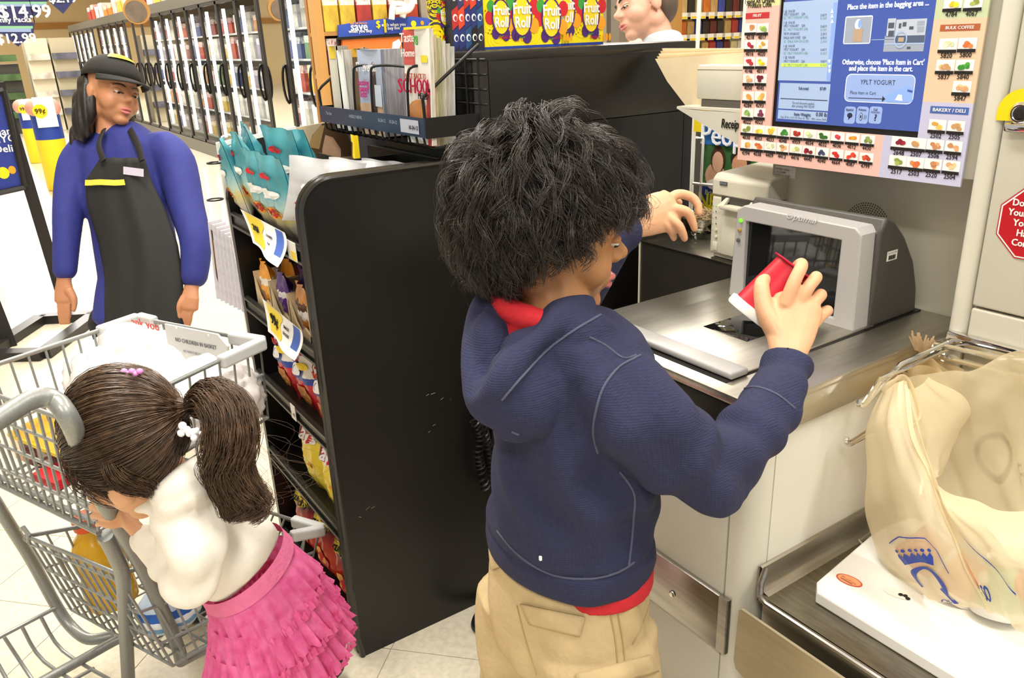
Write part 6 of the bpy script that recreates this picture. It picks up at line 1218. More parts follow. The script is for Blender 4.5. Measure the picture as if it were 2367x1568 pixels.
def strands(name, P, R, mat, parent):
    """P (N,K,3) strand points, R (K,) or (N,K) radius; thin three-sided hairs in one mesh"""
    N, K, _ = P.shape; P = P.astype('f8'); R = np.broadcast_to(R, (N, K))
    T = np.gradient(P, axis=1); T /= np.linalg.norm(T, axis=2, keepdims=True)+1e-12
    ref = np.array([.3, .5, .8]); X = np.cross(T, ref); X /= np.linalg.norm(X, axis=2, keepdims=True)+1e-12; Y = np.cross(T, X)
    V = np.empty((N, K, 3, 3)); 
    for s in range(3): a = 2*PI*s/3; V[:, :, s] = P+(X*math.cos(a)+Y*math.sin(a))*R[:, :, None]
    org = np.array(ORG.get(parent.name, (0, 0, 0))); V = (V-org).reshape(-1, 3)
    base = (np.arange(N)[:, None, None]*K+np.arange(K-1)[None, :, None])*3; s = np.arange(3)[None, None, :]; s2 = (s+1) % 3
    Q = np.stack([base+s, base+s2, base+3+s2, base+3+s], -1).reshape(-1, 4)
    me = bpy.data.meshes.new(name); me.vertices.add(len(V)); me.vertices.foreach_set('co', V.astype('f').ravel())
    me.loops.add(Q.size); me.loops.foreach_set('vertex_index', Q.astype('i').ravel()); me.polygons.add(len(Q)); me.polygons.foreach_set('loop_start', (np.arange(len(Q))*4).astype('i')); me.polygons.foreach_set('use_smooth', np.ones(len(Q), bool))
    me.materials.append(mat); me.update(calc_edges=True); me.validate()
    o = bpy.data.objects.new(name, me); COL.objects.link(o); o.parent = parent; ORG[o.name] = tuple(org); return o
SKIN_B = M('skin_warm_brown', 'b98355', .5, sss=.12, noise=(40, .06)); SKIN_H = M('skin_hand', 'd8a57e', .5, sss=.12, noise=(60, .06)); SKIN_G = M('skin_girl', 'cf9a72', .5, sss=.12, noise=(40, .05)); SKIN_W = M('skin_woman', 'b9805c', .5, sss=.1); LIP = M('lip_pink', 'c9706c', .4); EYEW = M('eye_white', 'e8e4dc', .2); EYEB = M('eye_dark', '1a110c', .15); LASH = M('lash_black', '15100d', .6)
def frame(c, F, U=(0, 0, 1)):
    Y = Vector(F).normalized(); U = Vector(U); X = Y.cross(U).normalized(); Z = X.cross(Y); return Matrix.Translation(c) @ Matrix((X, Y, Z)).transposed().to_4x4()
def head(mb, T, k=1.0, ears=True):
    """child-to-adult head volume, face toward local +Y"""
    def E(c, r_): 
        m_ = MB(); m_.ellipsoid((0, 0, 0), [x*k for x in r_], nu=20, nv=14); m_.xf(T @ Matrix.Translation(Vector(c)*k)); mb.add(m_.v, m_.f)
    E((0, -.008, .03), (.073, .092, .086)); E((0, .028, -.012), (.064, .062, .075)); E((0, .030, -.050), (.052, .054, .048)); E((.034, .046, -.032), (.030, .034, .034)); E((-.034, .046, -.032), (.030, .034, .034))
    E((0, .062, -.086), (.024, .024, .018)); E((0, .074, -.052), (.026, .020, .022)); E((0, .068, .018), (.050, .022, .028)); E((.045, -.01, -.055), (.018, .03, .03)); E((-.045, -.01, -.055), (.018, .03, .03))
    for s in (-1, 1):
        if ears: E((s*.073, -.008, -.012), (.009, .019, .029))
        E((s*.009, .092, -.026), (.009, .010, .007))
    P = [Vector(q)*k for q in ((0, .084, .006), (0, .093, -.008), (0, .104, -.021))]; m_ = MB(); limb(m_, P, [.009*k, .009*k, .0115*k], 3, 10); m_.xf(T); mb.add(m_.v, m_.f)
def face_parts(T, k, parent, lid):
    for s in (-1, 1):
        b = MB(); b.ellipsoid((s*.030*k, .0768*k, .0035*k), (.0150*k, .0118*k, .0072*k), nu=16, nv=10); b.xf(T); b.build('eyelid', lid, parent)
        b = MB(); b.ellipsoid((s*.030*k, .077*k, -.002*k), (.013*k, .010*k, .0045*k), nu=14, nv=10); b.xf(T); b.build('eye', EYEW, parent)
        b = MB(); b.ellipsoid((s*.030*k, .0845*k, -.004*k), (.005*k, .0035*k, .004*k), nu=10, nv=8); b.xf(T); b.build('iris', EYEB, parent)
        b = MB(); b.tube([T @ (Vector((s*(.016+.028*i/6), .0895-.012*(i/6)**2, -.0045+.002*math.sin(PI*i/6)))*k) for i in range(7)], .0014*k, 5); b.build('lashes', LASH, parent)
        b = MB(); b.tube([T @ (Vector((s*(.012+.036*i/6), .092-.018*(i/6)**2, .017+.006*math.sin(PI*i/6)))*k) for i in range(7)], [.002*k, .003*k, .0034*k, .0034*k, .003*k, .002*k, .001*k], 6, flat=.5); b.build('eyebrow', LASH, parent)
    b = MB()
    limb(b, [T @ (Vector(q)*k) for q in ((-.022, .078, -.056), (-.008, .094, -.052), (0, .0955, -.053), (.008, .094, -.052), (.022, .078, -.056))], [.002*k, .0045*k, .005*k, .0045*k, .002*k], 3, 10); limb(b, [T @ (Vector(q)*k) for q in ((-.020, .078, -.060), (0, .0935, -.064), (.020, .078, -.060))], [.002*k, .0058*k, .002*k], 4, 10); b.build('lips', LIP, parent, smooth=60)
def ss(x): x = np.clip(x, 0, 1); return x*x*(3-2*x)
# ------------------------------------------------------------------ the boy
boy = thing('person', 'boy with dark wavy hair in a navy hoodie scanning a yogurt cup', 'person', (-.79, .59, 0))
XX, YY, ZZ = Vector((1, 0, 0)), Vector((0, 1, 0)), Vector((0, 0, 1))
HC = Vector((-.846, .618, 1.186)); HT = frame(HC, (.36, .92, -.16), (0, 0, 1)); HK = 1.04
body = MB(); head(body, HT, HK)
limb(body, [HT @ Vector((0, -.025, -.03)), Vector((-.825, .605, 1.12)), Vector((-.81, .60, 1.06))], [.048, .047, .055], 4)
# right hand
def hand(mb, wrist, palm, fingers, thumb, wdir, r_=.0086, wr=.022, pw=.036):
    W0, W1 = wrist; loft(mb, [(W0, wr, wr*.78, wdir), (W1, wr*1.05, wr*.72, wdir)]+[(p, pw*s_, pw*.42, wdir) for p, s_ in palm], 16)
    for j, f_ in enumerate(fingers): limb(mb, f_, [r_*1.12, r_*1.05, r_*1.02, r_*.9, r_*.72] if j < 3 else [r_*1.0, r_*.94, r_*.9, r_*.8, r_*.65], 4, 12)
    limb(mb, thumb, [r_*1.9, r_*1.5, r_*1.15, r_*.9], 4, 12)
def A_(*q): return [AT(*p) for p in q]
rh = MB()
hand(rh, (AT(1815, 885, 1.145), AT(1820, 828, 1.165)), ((AT(1826, 775, 1.178), .92), (AT(1838, 722, 1.188), 1.0), (AT(1846, 700, 1.192), .95)),
     (A_((1815, 705, 1.183), (1834, 655, 1.178), (1853, 615, 1.185), (1846, 612, 1.215), (1828, 632, 1.245)), A_((1848, 700, 1.185), (1868, 665, 1.182), (1886, 642, 1.195), (1880, 645, 1.225), (1858, 662, 1.252)),
      A_((1870, 715, 1.190), (1885, 695, 1.190), (1897, 682, 1.205), (1888, 685, 1.235), (1862, 700, 1.256)), A_((1880, 750, 1.196), (1900, 728, 1.198), (1913, 718, 1.212), (1900, 722, 1.238), (1875, 735, 1.256))),
     A_((1800, 775, 1.182), (1768, 715, 1.190), (1762, 652, 1.205), (1790, 655, 1.232)), RT+UP*.25, .0095, .0235, .039)
lh = MB()
hand(lh, (AT(1405, 545, 1.385), AT(1452, 524, 1.395)), ((AT(1490, 508, 1.40), .85), (AT(1530, 492, 1.405), 1.0), (AT(1552, 482, 1.41), 1.0)),
     (A_((1545, 462, 1.41), (1568, 449, 1.415), (1598, 456, 1.42), (1613, 474, 1.42), (1616, 494, 1.42)), A_((1550, 482, 1.405), (1570, 484, 1.40), (1590, 492, 1.40), (1600, 512, 1.405), (1606, 530, 1.41)),
      A_((1545, 500, 1.40), (1558, 512, 1.395), (1570, 524, 1.395), (1578, 540, 1.40), (1583, 553, 1.405)), A_((1535, 512, 1.40), (1545, 524, 1.40), (1552, 535, 1.405), (1556, 545, 1.415), (1558, 552, 1.42))),
     A_((1470, 490, 1.41), (1505, 465, 1.43), (1540, 455, 1.445), (1570, 470, 1.45)), UP)
hs_, _ = organic('skin', body, .0036, 4, SKIN_B, boy)
ro, rb_ = organic('right_hand', rh, .0022, 5, SKIN_H, boy); lo_, _ = organic('left_hand', lh, .0022, 5, SKIN_H, boy)
face_parts(HT, HK, hs_, SKIN_B)
# hoodie
NAVYC = M('navy_waffle_knit', '272a48', .9, noise=(140, .18))
nt = NAVYC.node_tree; bs = nt.nodes['Principled BSDF']; tc_ = nt.nodes.new('ShaderNodeTexCoord'); hts = []
for d_ in ('X', 'Z'):
    wv = nt.nodes.new('ShaderNodeTexWave'); wv.wave_type = 'BANDS'; wv.bands_direction = d_; wv.inputs['Scale'].default_value = 110; wv.inputs['Distortion'].default_value = 1.5; nt.links.new(tc_.outputs['Object'], wv.inputs['Vector']); hts.append(wv)
ad = nt.nodes.new('ShaderNodeMath'); nt.links.new(hts[0].outputs['Fac'], ad.inputs[0]); nt.links.new(hts[1].outputs['Fac'], ad.inputs[1]); bp = nt.nodes.new('ShaderNodeBump'); bp.inputs['Strength'].default_value = .35; bp.inputs['Distance'].default_value = .0008; nt.links.new(ad.outputs[0], bp.inputs['Height']); nt.links.new(bp.outputs['Normal'], bs.inputs['Normal'])
hd_ = MB()
loft(hd_, [((-.785, .595, .722), .134, .108, XX), ((-.785, .597, .74), .138, .111, XX), ((-.781, .597, .765), .136, .112, XX), ((-.773, .598, .82), .122, .109, XX), ((-.769, .60, .90), .113, .104, XX), ((-.780, .602, .97), .124, .100, XX), ((-.797, .605, 1.02), .138, .094, XX), ((-.80, .606, 1.055), .118, .086, XX), ((-.805, .606, 1.08), .075, .07, XX)], 40, .25)
EL = AT(1655, 1082, 1.03)
limb(hd_, [(-.70, .60, 1.01), (-.668, .612, .99), (-.628, .655, .94), EL, AT(1725, 1000, 1.07), AT(1788, 915, 1.12), AT(1818, 848, 1.155)], [.064, .064, .057, .051, .046, .040, .036], 6, 20)
limb(hd_, [(-.90, .61, 1.02), (-.955, .63, .99), (-.995, .73, .945), (-1.035, .80, .99), AT(1410, 555, 1.385), AT(1446, 540, 1.39)], [.066, .062, .055, .050, .040, .036], 6, 20)
loft(hd_, [(AT(1803, 890, 1.13), .037, .037, RT), (AT(1824, 834, 1.16), .036, .036, RT)], 20, .1)
# hood lying on the back
rimL = A_((1360, 700, 1.02), (1310, 728, .995), (1255, 772, .97), (1195, 840, .955), (1140, 905, .955), (1105, 930, .975), (1093, 880, 1.0), (1090, 790, 1.035), (1105, 715, 1.07), (1150, 690, 1.11))
limb(hd_, rimL, [.017]*6, 6, 12)
for (x, y, d, r_) in ((1215, 905, .985, (.055, .035, .055)), (1170, 930, .98, (.05, .03, .04)), (1185, 968, .985, (.032, .02, .035)), (1270, 830, 1.0, (.06, .035, .05)), (1320, 770, 1.01, (.06, .04, .04)), (1120, 850, 1.03, (.03, .03, .07)), (1150, 800, 1.06, (.03, .04, .06)), (1190, 990, .99, (.016, .012, .016))): hd_.ellipsoid(AT(x, y, d), r_, Matrix((RT, FW, UP)).transposed(), 18, 12)
def folds(co, no):
    x, y, z = co[:, 0], co[:, 1], co[:, 2]
    t = ss((z-.765)/.05)
    a = .0050*np.sin(30*z+38*(x+.79)+9*np.sin(7*(y-.6)))*t+.0035*np.sin(70*(x+.79)-24*z+5*np.sin(22*z))*t*ss((.98-z)/.1)
    a += .006*np.exp(-((z-.80+.55*(x+.76))/.035)**2)*np.sin(22*x)*t+.0035*np.sin(60*z-22*x+3*np.sin(18*y))*ss((x+.72)/.08)
    d = np.linalg.norm(co-np.array(EL), axis=1); a += .0075*np.sin(d*140+25*(z-.9))*np.exp(-(d/.085)**2)
    dw = np.linalg.norm(co-np.array(AT(1790, 930, 1.12)), axis=1); a += .0055*np.sin(dw*170)*np.exp(-(dw/.06)**2)
    a -= .004*np.exp(-((z-.772)/.004)**2)*((x > -.97) & (y < .75))
    return co+no*a[:, None]
ho, hb = organic('hoodie', hd_, .0042, 5, NAVYC, boy, folds)
STI = M('grey_stitching', '54576c', .9, bump=(900, .6))
for pts in (((1480, 822), (1430, 850), (1395, 895), (1378, 950), (1372, 1000), (1382, 1048)), ((1362, 780), (1400, 800), (1440, 828), (1470, 822)), ((1432, 1090), (1465, 1140), (1464, 1200), (1458, 1265), (1453, 1308)), ((1150, 1228), (1190, 1275), (1240, 1312), (1300, 1335), (1370, 1338), (1430, 1322), (1465, 1300)), ((1705, 905), (1745, 895), (1795, 912), (1838, 945)), ((1183, 998), (1200, 1005)), ((1388, 728), (1325, 765), (1262, 812), (1205, 872), (1160, 925))): seam('seam_stitching', hb, pts, .0016, STI, ho)
b = MB(); 
hlint = hit(hb, 1250, 1290, .001)
if hlint is not None: b.box(hlint-Vector((.0015, .0015, .003)), hlint+Vector((.0015, .0015, .003)), 0); b.build('lint_speck', WPR, ho)
# red shirt under the hoodie
REDC = M('red_jersey', 'c3202c', .8, noise=(60, .1), bump=(300, .2))
rs_ = MB(); c = Vector((-.818, .598, 1.098))
rs_.tube([c+Vector((.066*math.cos(a), .064*math.sin(a), -.012-.016*math.sin(a)-.006*math.cos(a))) for a in [2*PI*i/24 for i in range(24)]], .017, 10, closed=True)
loft(rs_, [((-.815, .59, 1.03), .10, .08, XX), ((-.815, .595, 1.085), .074, .070, XX)], 24, .1); organic('red_shirt', rs_, .004, 3, REDC, boy)
rs2 = MB(); loft(rs2, [((-.768, .607, .703), .117, .095, XX), ((-.768, .607, .73), .117, .095, XX)], 32, .1); organic('red_shirt_hem', rs2, .005, 2, REDC, boy)
# khaki trousers
KH = M('khaki_cotton', 'bfa87e', .85, noise=(25, .12), bump=(120, .3)); KHD = M('khaki_stitch', 'a68e62', .85)
pt = MB(); loft(pt, [((-.785, .595, .58), .134, .110, XX), ((-.785, .595, .65), .134, .110, XX), ((-.785, .597, .72), .126, .102, XX)], 32, .3)
for s, cx in ((1, -.712), (-1, -.862)): loft(pt, [((cx, .592, .26), .090, .095, XX), ((cx, .59, .42), .086, .098, XX), ((cx, .592, .62), .074, .100, XX)], 24, .2)
def pf(co, no): x, y, z = co.T; return co+no*(.0035*np.sin(38*z+25*x+6*np.sin(20*y))+.002*np.sin(80*x+30*z))[:, None]
po_, pb2 = organic('trousers', pt, .0055, 4, KH, boy, pf)
patch('pocket_flap', pb2, ((1205, 1395), (1352, 1425), (1340, 1470), (1225, 1440)), KH, po_); patch('cargo_flap', pb2, ((1330, 1560), (1500, 1515), (1518, 1550), (1340, 1600)), KH, po_); patch('belt_loop', pb2, ((1135, 1270), (1150, 1262), (1160, 1310), (1140, 1318)), KH, po_)
for pts in (((1408, 1410), (1420, 1470), (1430, 1560)), ((1425, 1408), (1437, 1470), (1447, 1560)), ((1502, 1390), (1490, 1430), (1462, 1490)), ((1195, 1400), (1215, 1480), (1240, 1560))): seam('seam_stitching', pb2, pts, .0011, KHD, po_)
b = MB(); q = Vector((-.925, .585, .735)); b.tube(bez([q+Vector((.012, 0, .02)), q+Vector((-.012, -.012, .012)), q+Vector((-.016, -.016, -.012)), q+Vector((-.004, -.012, -.028)), q+Vector((.006, -.01, -.05))], 5), [.007, .008, .008, .007, .006, .006, .006, .005, .005, .004, .004, .004, .003, .003, .003, .003, .003, .003, .003, .003, .003], 8); b.build('drawstring_loop', KH, po_)
lg = MB()
for cx in (-.712, -.862): limb(lg, [(cx, .592, .30), (cx, .588, .20), (cx, .59, .07)], [.048, .045, .032], 4)
organic('lower_legs', lg, .005, 2, SKIN_B, boy)
for cx in (-.712, -.862): b = MB(); loft(b, [((cx, .54, .045), .036, .040, XX), ((cx, .60, .045), .040, .042, XX), ((cx, .68, .035), .042, .032, XX), ((cx, .73, .028), .034, .024, XX)], 18, .6); b.box((cx-.042, .51, .0), (cx+.042, .755, .018), 1, .008); b.build('shoe', [M('shoe_grey', '50505a', .7), WHITE], boy)
# hair
HAIR = M('black_brown_hair', '3b2f27', .34, spec=.7, noise=(90, .35), col2='1b1511')
def hairline(d):   # unit directions in head space where hair grows
    return ~((d[:, 1] > .30) & (d[:, 2] < .28)) & (d[:, 2] > -.62) & ~((d[:, 1] > .05) & (d[:, 2] < -.22))
rg = np.random.default_rng(12)
def scalp(n):
    d = rg.normal(size=(n*3, 3)); d /= np.linalg.norm(d, axis=1, keepdims=True); return d[hairline(d)][:n]
def curly(nc, per, K, R, cc, crown, lift, ang, wave, spread, T, near=None):
    d = scalp(nc if near is None else nc*8)
    if near is not None: d = d[d@(np.array(crown)/np.linalg.norm(crown)) > near][:nc]
    nc = len(d); d0 = np.array(crown)/np.linalg.norm(crown)
    t = d*(d@d0)[:, None]-d0; t /= np.linalg.norm(t, axis=1, keepdims=True)+1e-6; t += rg.normal(size=t.shape)*.32; t -= d*(t*d).sum(1, keepdims=True); t /= np.linalg.norm(t, axis=1, keepdims=True)+1e-6
    if near is not None: t = np.cross(d, rg.normal(size=d.shape)); t /= np.linalg.norm(t, axis=1, keepdims=True)+1e-6
    s = np.linspace(0, 1, K); L = ang*rg.uniform(.65, 1.2, nc)
    aa = np.linspace(0, 1.6, 50); ee = d[:, None]*np.cos(aa)[None, :, None]+t[:, None]*np.sin(aa)[None, :, None]
    bad = ee[..., 2] < np.interp(ee[..., 1], [-1, -.35, -.12, .15, .42, 1], [-.95, -.80, -.44, -.34, -.04, .05])
    amax = np.where(bad.any(1), aa[np.argmax(bad, 1)], 9); L = np.minimum(L, amax+rg.uniform(-.08, .06, nc)); kk = L > .22; d = d[kk]; t = t[kk]; L = L[kk]; nc = len(d); li = lift*rg.uniform(.6, 1.25, nc); ph = rg.uniform(0, 6.3, (nc, 2)); fq = rg.uniform(5, 9, (nc, 1)); am = wave*rg.uniform(.4, 1.3, (nc, 1)); bn = np.cross(d, t)
    a = L[:, None]*s; e = d[:, None]*np.cos(a)[..., None]+t[:, None]*np.sin(a)[..., None]; low = np.clip(-e[..., 2]-.1, 0, 1)
    rad = 1+li[:, None]*ss(s*1.8)+.16*low*s-.02
    G = e*np.array(R)*rad[..., None]; w1 = am*np.sin(fq*s+ph[:, :1])*s**.7; w2 = am*.8*np.cos(fq*.8*s+ph[:, 1:])*s; G = G+bn[:, None]*w1[..., None]+e*w2[..., None]
    off = rg.normal(size=(nc, per, 3))*spread; tw = rg.uniform(-1, 1, (nc, per, 1, 1))
    cl = (1-.55*s**1.5)[None, None, :, None]; P = G[:, None]+off[:, :, None]*cl+rg.normal(size=(nc, per, 1, 3))*.0025*s[None, None, :, None]
    P += (rg.normal(size=(nc, per, 1, 3))*.0016)*np.sin(s*rg.uniform(4, 12, (nc, per, 1))+rg.uniform(0, 6, (nc, per, 1)))[..., None]
    P = P.reshape(-1, K, 3)+np.array(cc); M4 = np.array(T); return P@M4[:3, :3].T+M4[:3, 3]
RB = (.077*HK, .096*HK, .090*HK); CCH = (0, -.010, .030)
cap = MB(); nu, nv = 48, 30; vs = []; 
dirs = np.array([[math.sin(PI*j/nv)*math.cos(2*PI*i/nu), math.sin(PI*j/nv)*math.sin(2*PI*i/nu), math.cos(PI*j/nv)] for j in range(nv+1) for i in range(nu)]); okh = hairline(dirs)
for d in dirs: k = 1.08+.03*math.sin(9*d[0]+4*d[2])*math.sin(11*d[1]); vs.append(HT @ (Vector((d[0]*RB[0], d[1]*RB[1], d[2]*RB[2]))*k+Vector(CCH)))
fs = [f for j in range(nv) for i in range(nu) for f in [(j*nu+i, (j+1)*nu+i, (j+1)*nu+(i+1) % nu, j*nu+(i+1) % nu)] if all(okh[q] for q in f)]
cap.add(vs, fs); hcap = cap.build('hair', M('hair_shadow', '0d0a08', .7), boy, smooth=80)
strands('hair_locks', np.concatenate([curly(640, 18, 13, RB, CCH, (.08, -.30, .93), .30, 1.15, .013, .0042, HT), curly(70, 22, 13, RB, CCH, (.08, -.30, .93), .36, .75, .016, .005, HT, .86)]), np.linspace(.00062, .00022, 13), HAIR, hcap)
strands('stray_hair', curly(130, 2, 12, RB, CCH, (.08, -.30, .93), .40, 1.2, .022, .003, HT), np.linspace(.00036, .00016, 12), HAIR, hcap)
# the cup in his hand
B0, L0 = AT(1738, 737, 1.246), AT(1815, 645, 1.226); cup('yogurt_cup', 'red yogurt cup with white base held over the scanner by the boy', B0, (L0-B0), CUPR, FOILR, None, 1.22, 'Yoplait')
# ------------------------------------------------------------------ the girl
girl = thing('person', 'small girl in white top and pink ruffled skirt holding the shopping cart', 'person', (-1.25, .26, 0))
GH = AT(300, 1042, 1.285); GT = frame(GH, (-.774, -.257, -.62), (0, 0, 1)); GK = .99
gb = MB(); head(gb, GT, GK, False); neck = Vector((-1.285, .165, .755)); limb(gb, [GT @ Vector((0, -.02, -.035)), neck, Vector((-1.275, .185, .72))], [.040, .038, .042], 4)
gs, _ = organic('skin', gb, .004, 3, SKIN_G, girl); face_parts(GT, GK, gs, SKIN_G)
gh = MB()
hand(gh, (AT(345, 1255, 1.385), AT(322, 1232, 1.39)), ((AT(302, 1212, 1.395), .9), (AT(282, 1192, 1.40), 1.0), (AT(272, 1185, 1.40), .95)),
     (A_((275, 1165, 1.40), (255, 1160, 1.395), (232, 1154, 1.40), (216, 1152, 1.415), (208, 1150, 1.43)), A_((270, 1180, 1.395), (250, 1178, 1.385), (228, 1174, 1.39), (215, 1172, 1.41), (212, 1175, 1.43)),
      A_((272, 1196, 1.395), (252, 1196, 1.385), (232, 1193, 1.39), (219, 1192, 1.41), (216, 1196, 1.43)), A_((280, 1210, 1.395), (260, 1214, 1.388), (243, 1212, 1.39), (230, 1210, 1.41), (226, 1214, 1.425))),
     A_((310, 1190, 1.40), (298, 1165, 1.405), (291, 1140, 1.41), (292, 1122, 1.425)), UP*.7-RT*.7, .0074, .019, .031)
organic('left_hand', gh, .0022, 4, SKIN_G, girl)
WK = M('white_cotton', 'e9e2d6', .85, noise=(30, .06), bump=(70, .35))
tpm = MB(); waist = AT(553, 1295, 1.42); up_t = (neck-waist).normalized(); wid = Vector((.42, -.78, 0)); wid = (wid-up_t*wid.dot(up_t)).normalized()
loft(tpm, [(waist, .086, .076, wid), (waist.lerp(neck, .25), .088, .078, wid), (waist.lerp(neck, .5), .088, .078, wid), (waist.lerp(neck, .75), .080, .070, wid), (waist.lerp(neck, .97), .045, .045, wid)], 28, .3)
SHL = AT(425, 1175, 1.31); ELB = AT(440, 1345, 1.30); WRI = AT(330, 1243, 1.385)
limb(tpm, [AT(455, 1165, 1.36), SHL, AT(450, 1260, 1.285), ELB, AT(385, 1305, 1.345), WRI], [.045, .050, .050, .040, .032, .0265], 6, 18)
limb(tpm, [waist.lerp(neck, .8)-wid*.07, waist.lerp(neck, .6)-wid*.10+Vector((-.05, -.03, -.04)), waist.lerp(neck, .6)-wid*.06+Vector((-.13, -.07, -.03))], [.042, .036, .028], 5, 16)
for (x_, y_, d_, r_) in ((366, 1142, 1.262, .022), (384, 1136, 1.260, .025), (402, 1128, 1.262, .027), (422, 1118, 1.266, .028), (442, 1106, 1.274, .028), (345, 1160, 1.285, .024), (462, 1092, 1.29, .028), (410, 1160, 1.275, .04), (440, 1140, 1.28, .04)): tpm.ellipsoid(AT(x_, y_, d_), (r_, r_, r_*.8), nu=14, nv=10)
def gf(co, no): x, y, z = co.T; return co+no*(.003*np.sin(70*z+40*x)+.003*np.sin(55*y-45*z+4*np.sin(30*x)))[:, None]
to, tb = organic('white_top', tpm, .0045, 9, WK, girl, gf)
PK = M('pink_ribbing', 'e0719c', .8, bump=(200, .4), noise=(60, .1)); PKR = M('pink_tulle', 'f27ab2', .75, noise=(45, .35), col2='e25a9a', bump=(60, .6), translucent=.25); PKL = M('pink_leggings', 'c8306c', .75, noise=(26, .5), col2='d8607e')
b = MB(); 
def ringp(c, ax, a_, b_, th, w_=wid): t = Vector(ax).normalized(); x = (w_-t*w_.dot(t)).normalized(); y = t.cross(x); return c+x*(a_*math.cos(th))+y*(b_*math.sin(th))
dn = -up_t
b.grid(lambda u, v: ringp(waist+dn*(.004+.030*v), dn, .0905+.004*v, .081+.004*v, 2*PI*u), 48, 4, cu=True); wb = b.build('waistband', PK, girl, smooth=60)
sk_ax = (dn*.42+Vector((0, 0, -1))*.75).normalized(); s0 = waist+dn*.03
def tier(nm, z0, z1, r0_, r1_, ruf, n_):
    b = MB(); q = random.Random(int(z0*1000)); ph = q.uniform(0, 6)
    def f(u, v):
        th = 2*PI*u; rr_ = lerp(r0_, r1_, v**.8); k = 1+ruf*v*(math.sin(n_*th+ph)+.5*math.sin((n_*1.7)*th+2*ph)+.35*math.sin(n_*3.1*th+5*v))
        ax_ = dn.lerp(sk_ax, min(1, z1*5)).normalized(); return ringp(s0+ax_*lerp(z0, z1, v)+Vector((0, 0, -.012*v*math.sin(3*th+ph))), ax_, rr_*k, rr_*.92*k, th)
    b.grid(f, 220, 8, cu=True); b.build(nm, PKR, girl, smooth=80)
tier('skirt_tier', .0, .085, .088, .106, .05, 23); tier('skirt_tier', .06, .145, .098, .126, .07, 27); tier('skirt_tier', .115, .205, .110, .143, .075, 30)
for k, (z, r_, n_) in enumerate(((.083, .108, 60), (.144, .128, 74), (.204, .145, 84))):
    b = MB(); ax_ = dn.lerp(sk_ax, min(1, z*5)).normalized()
    b.grid(lambda u, v: ringp(s0+ax_*(z-.006+.016*v)+Vector((0, 0, .004*math.sin(n_*2*PI*u))), ax_, r_*(1+.03*math.sin(21*2*PI*u)+.045*math.sin(n_*2*PI*u)*v), r_*.92*(1+.03*math.sin(21*2*PI*u)+.045*math.sin(n_*2*PI*u)*v), 2*PI*u), 360, 3, cu=True); b.build('ruffle', PKR, girl, smooth=80)
hp = s0+sk_ax*.10; lgs = MB()
for s in (-1, 1):
    k0 = hp+wid*(.042*s); ft_ = Vector((k0.x+.03, k0.y+.05, .05)); limb(lgs, [k0, k0.lerp(ft_, .5)+Vector((-.01, -.01, 0)), ft_], [.050, .040, .028], 5, 14)
organic('leggings', lgs, .005, 2, PKL, girl)
for s in (-1, 1): k0 = hp+wid*(.042*s); b = MB(); f0 = Vector((k0.x+.03, k0.y+.05, 0)); dr_ = Vector((-.87, -.48, 0)); loft(b, [(f0-dr_*.035+ZZ*.032, .026, .030, wid), (f0+dr_*.03+ZZ*.030, .029, .028, wid), (f0+dr_*.085+ZZ*.024, .026, .021, wid)], 16, .6); b.build('shoe', M('shoe_pink', 'd79ab0', .6), girl)
# hair pulled back to a ponytail
BRH = M('brown_hair', '5f4733', .36, spec=.6, noise=(60, .35), col2='3c2a1c')
GI = GT.inverted(); tie = GI @ AT(462, 932, 1.262); tie = np.array(tie)
RG = np.array((.084, .104, .097))*GK; CG = np.array((0, -.010, .030))*GK
def pulled(N, K):
    d = rg.normal(size=(N*3, 3)); d /= np.linalg.norm(d, axis=1, keepdims=True); k = ~((d[:, 1] > .62) & (d[:, 2] < .05)) & (d[:, 2] > -.78) & ~((d[:, 1] > .50) & (d[:, 2] < -.35)); d = d[k][:N]
    td = (tie-CG)/RG; td /= np.linalg.norm(td); s = np.linspace(0, 1, K); om = np.arccos(np.clip(d@td, -.999, .999)); 
    E = (np.sin((1-s)*om[:, None])/np.sin(om)[:, None])[..., None]*d[:, None]+(np.sin(s*om[:, None])/np.sin(om)[:, None])[..., None]*td
    h = 1.04+.10*np.sin(PI*s)[None, :]*rg.uniform(.3, 1.1, (len(d), 1)); P = E*RG*h[..., None]+CG+rg.normal(size=(len(d), 1, 3))*.0015
    P[:, -1] = P[:, -1]*.3+(tie*.7); M4 = np.array(GT); return P@M4[:3, :3].T+M4[:3, 3]
cap = MB(); vs = [GT @ Vector((d[0]*RG[0]*1.05+CG[0], d[1]*RG[1]*1.05+CG[1], d[2]*RG[2]*1.05+CG[2])) for d in dirs]; ok2 = ~((dirs[:, 1] > .62) & (dirs[:, 2] < .05)) & (dirs[:, 2] > -.78) & ~((dirs[:, 1] > .50) & (dirs[:, 2] < -.35))
cap.add(vs, [f for j in range(nv) for i in range(nu) for f in [(j*nu+i, (j+1)*nu+i, (j+1)*nu+(i+1) % nu, j*nu+(i+1) % nu)] if all(ok2[q] for q in f)]); gcap = cap.build('hair', M('brown_hair_shadow', '3c2a1c', .6), girl, smooth=80)
strands('pulled_hair', pulled(5200, 12), np.linspace(.0007, .0006, 12), BRH, gcap)
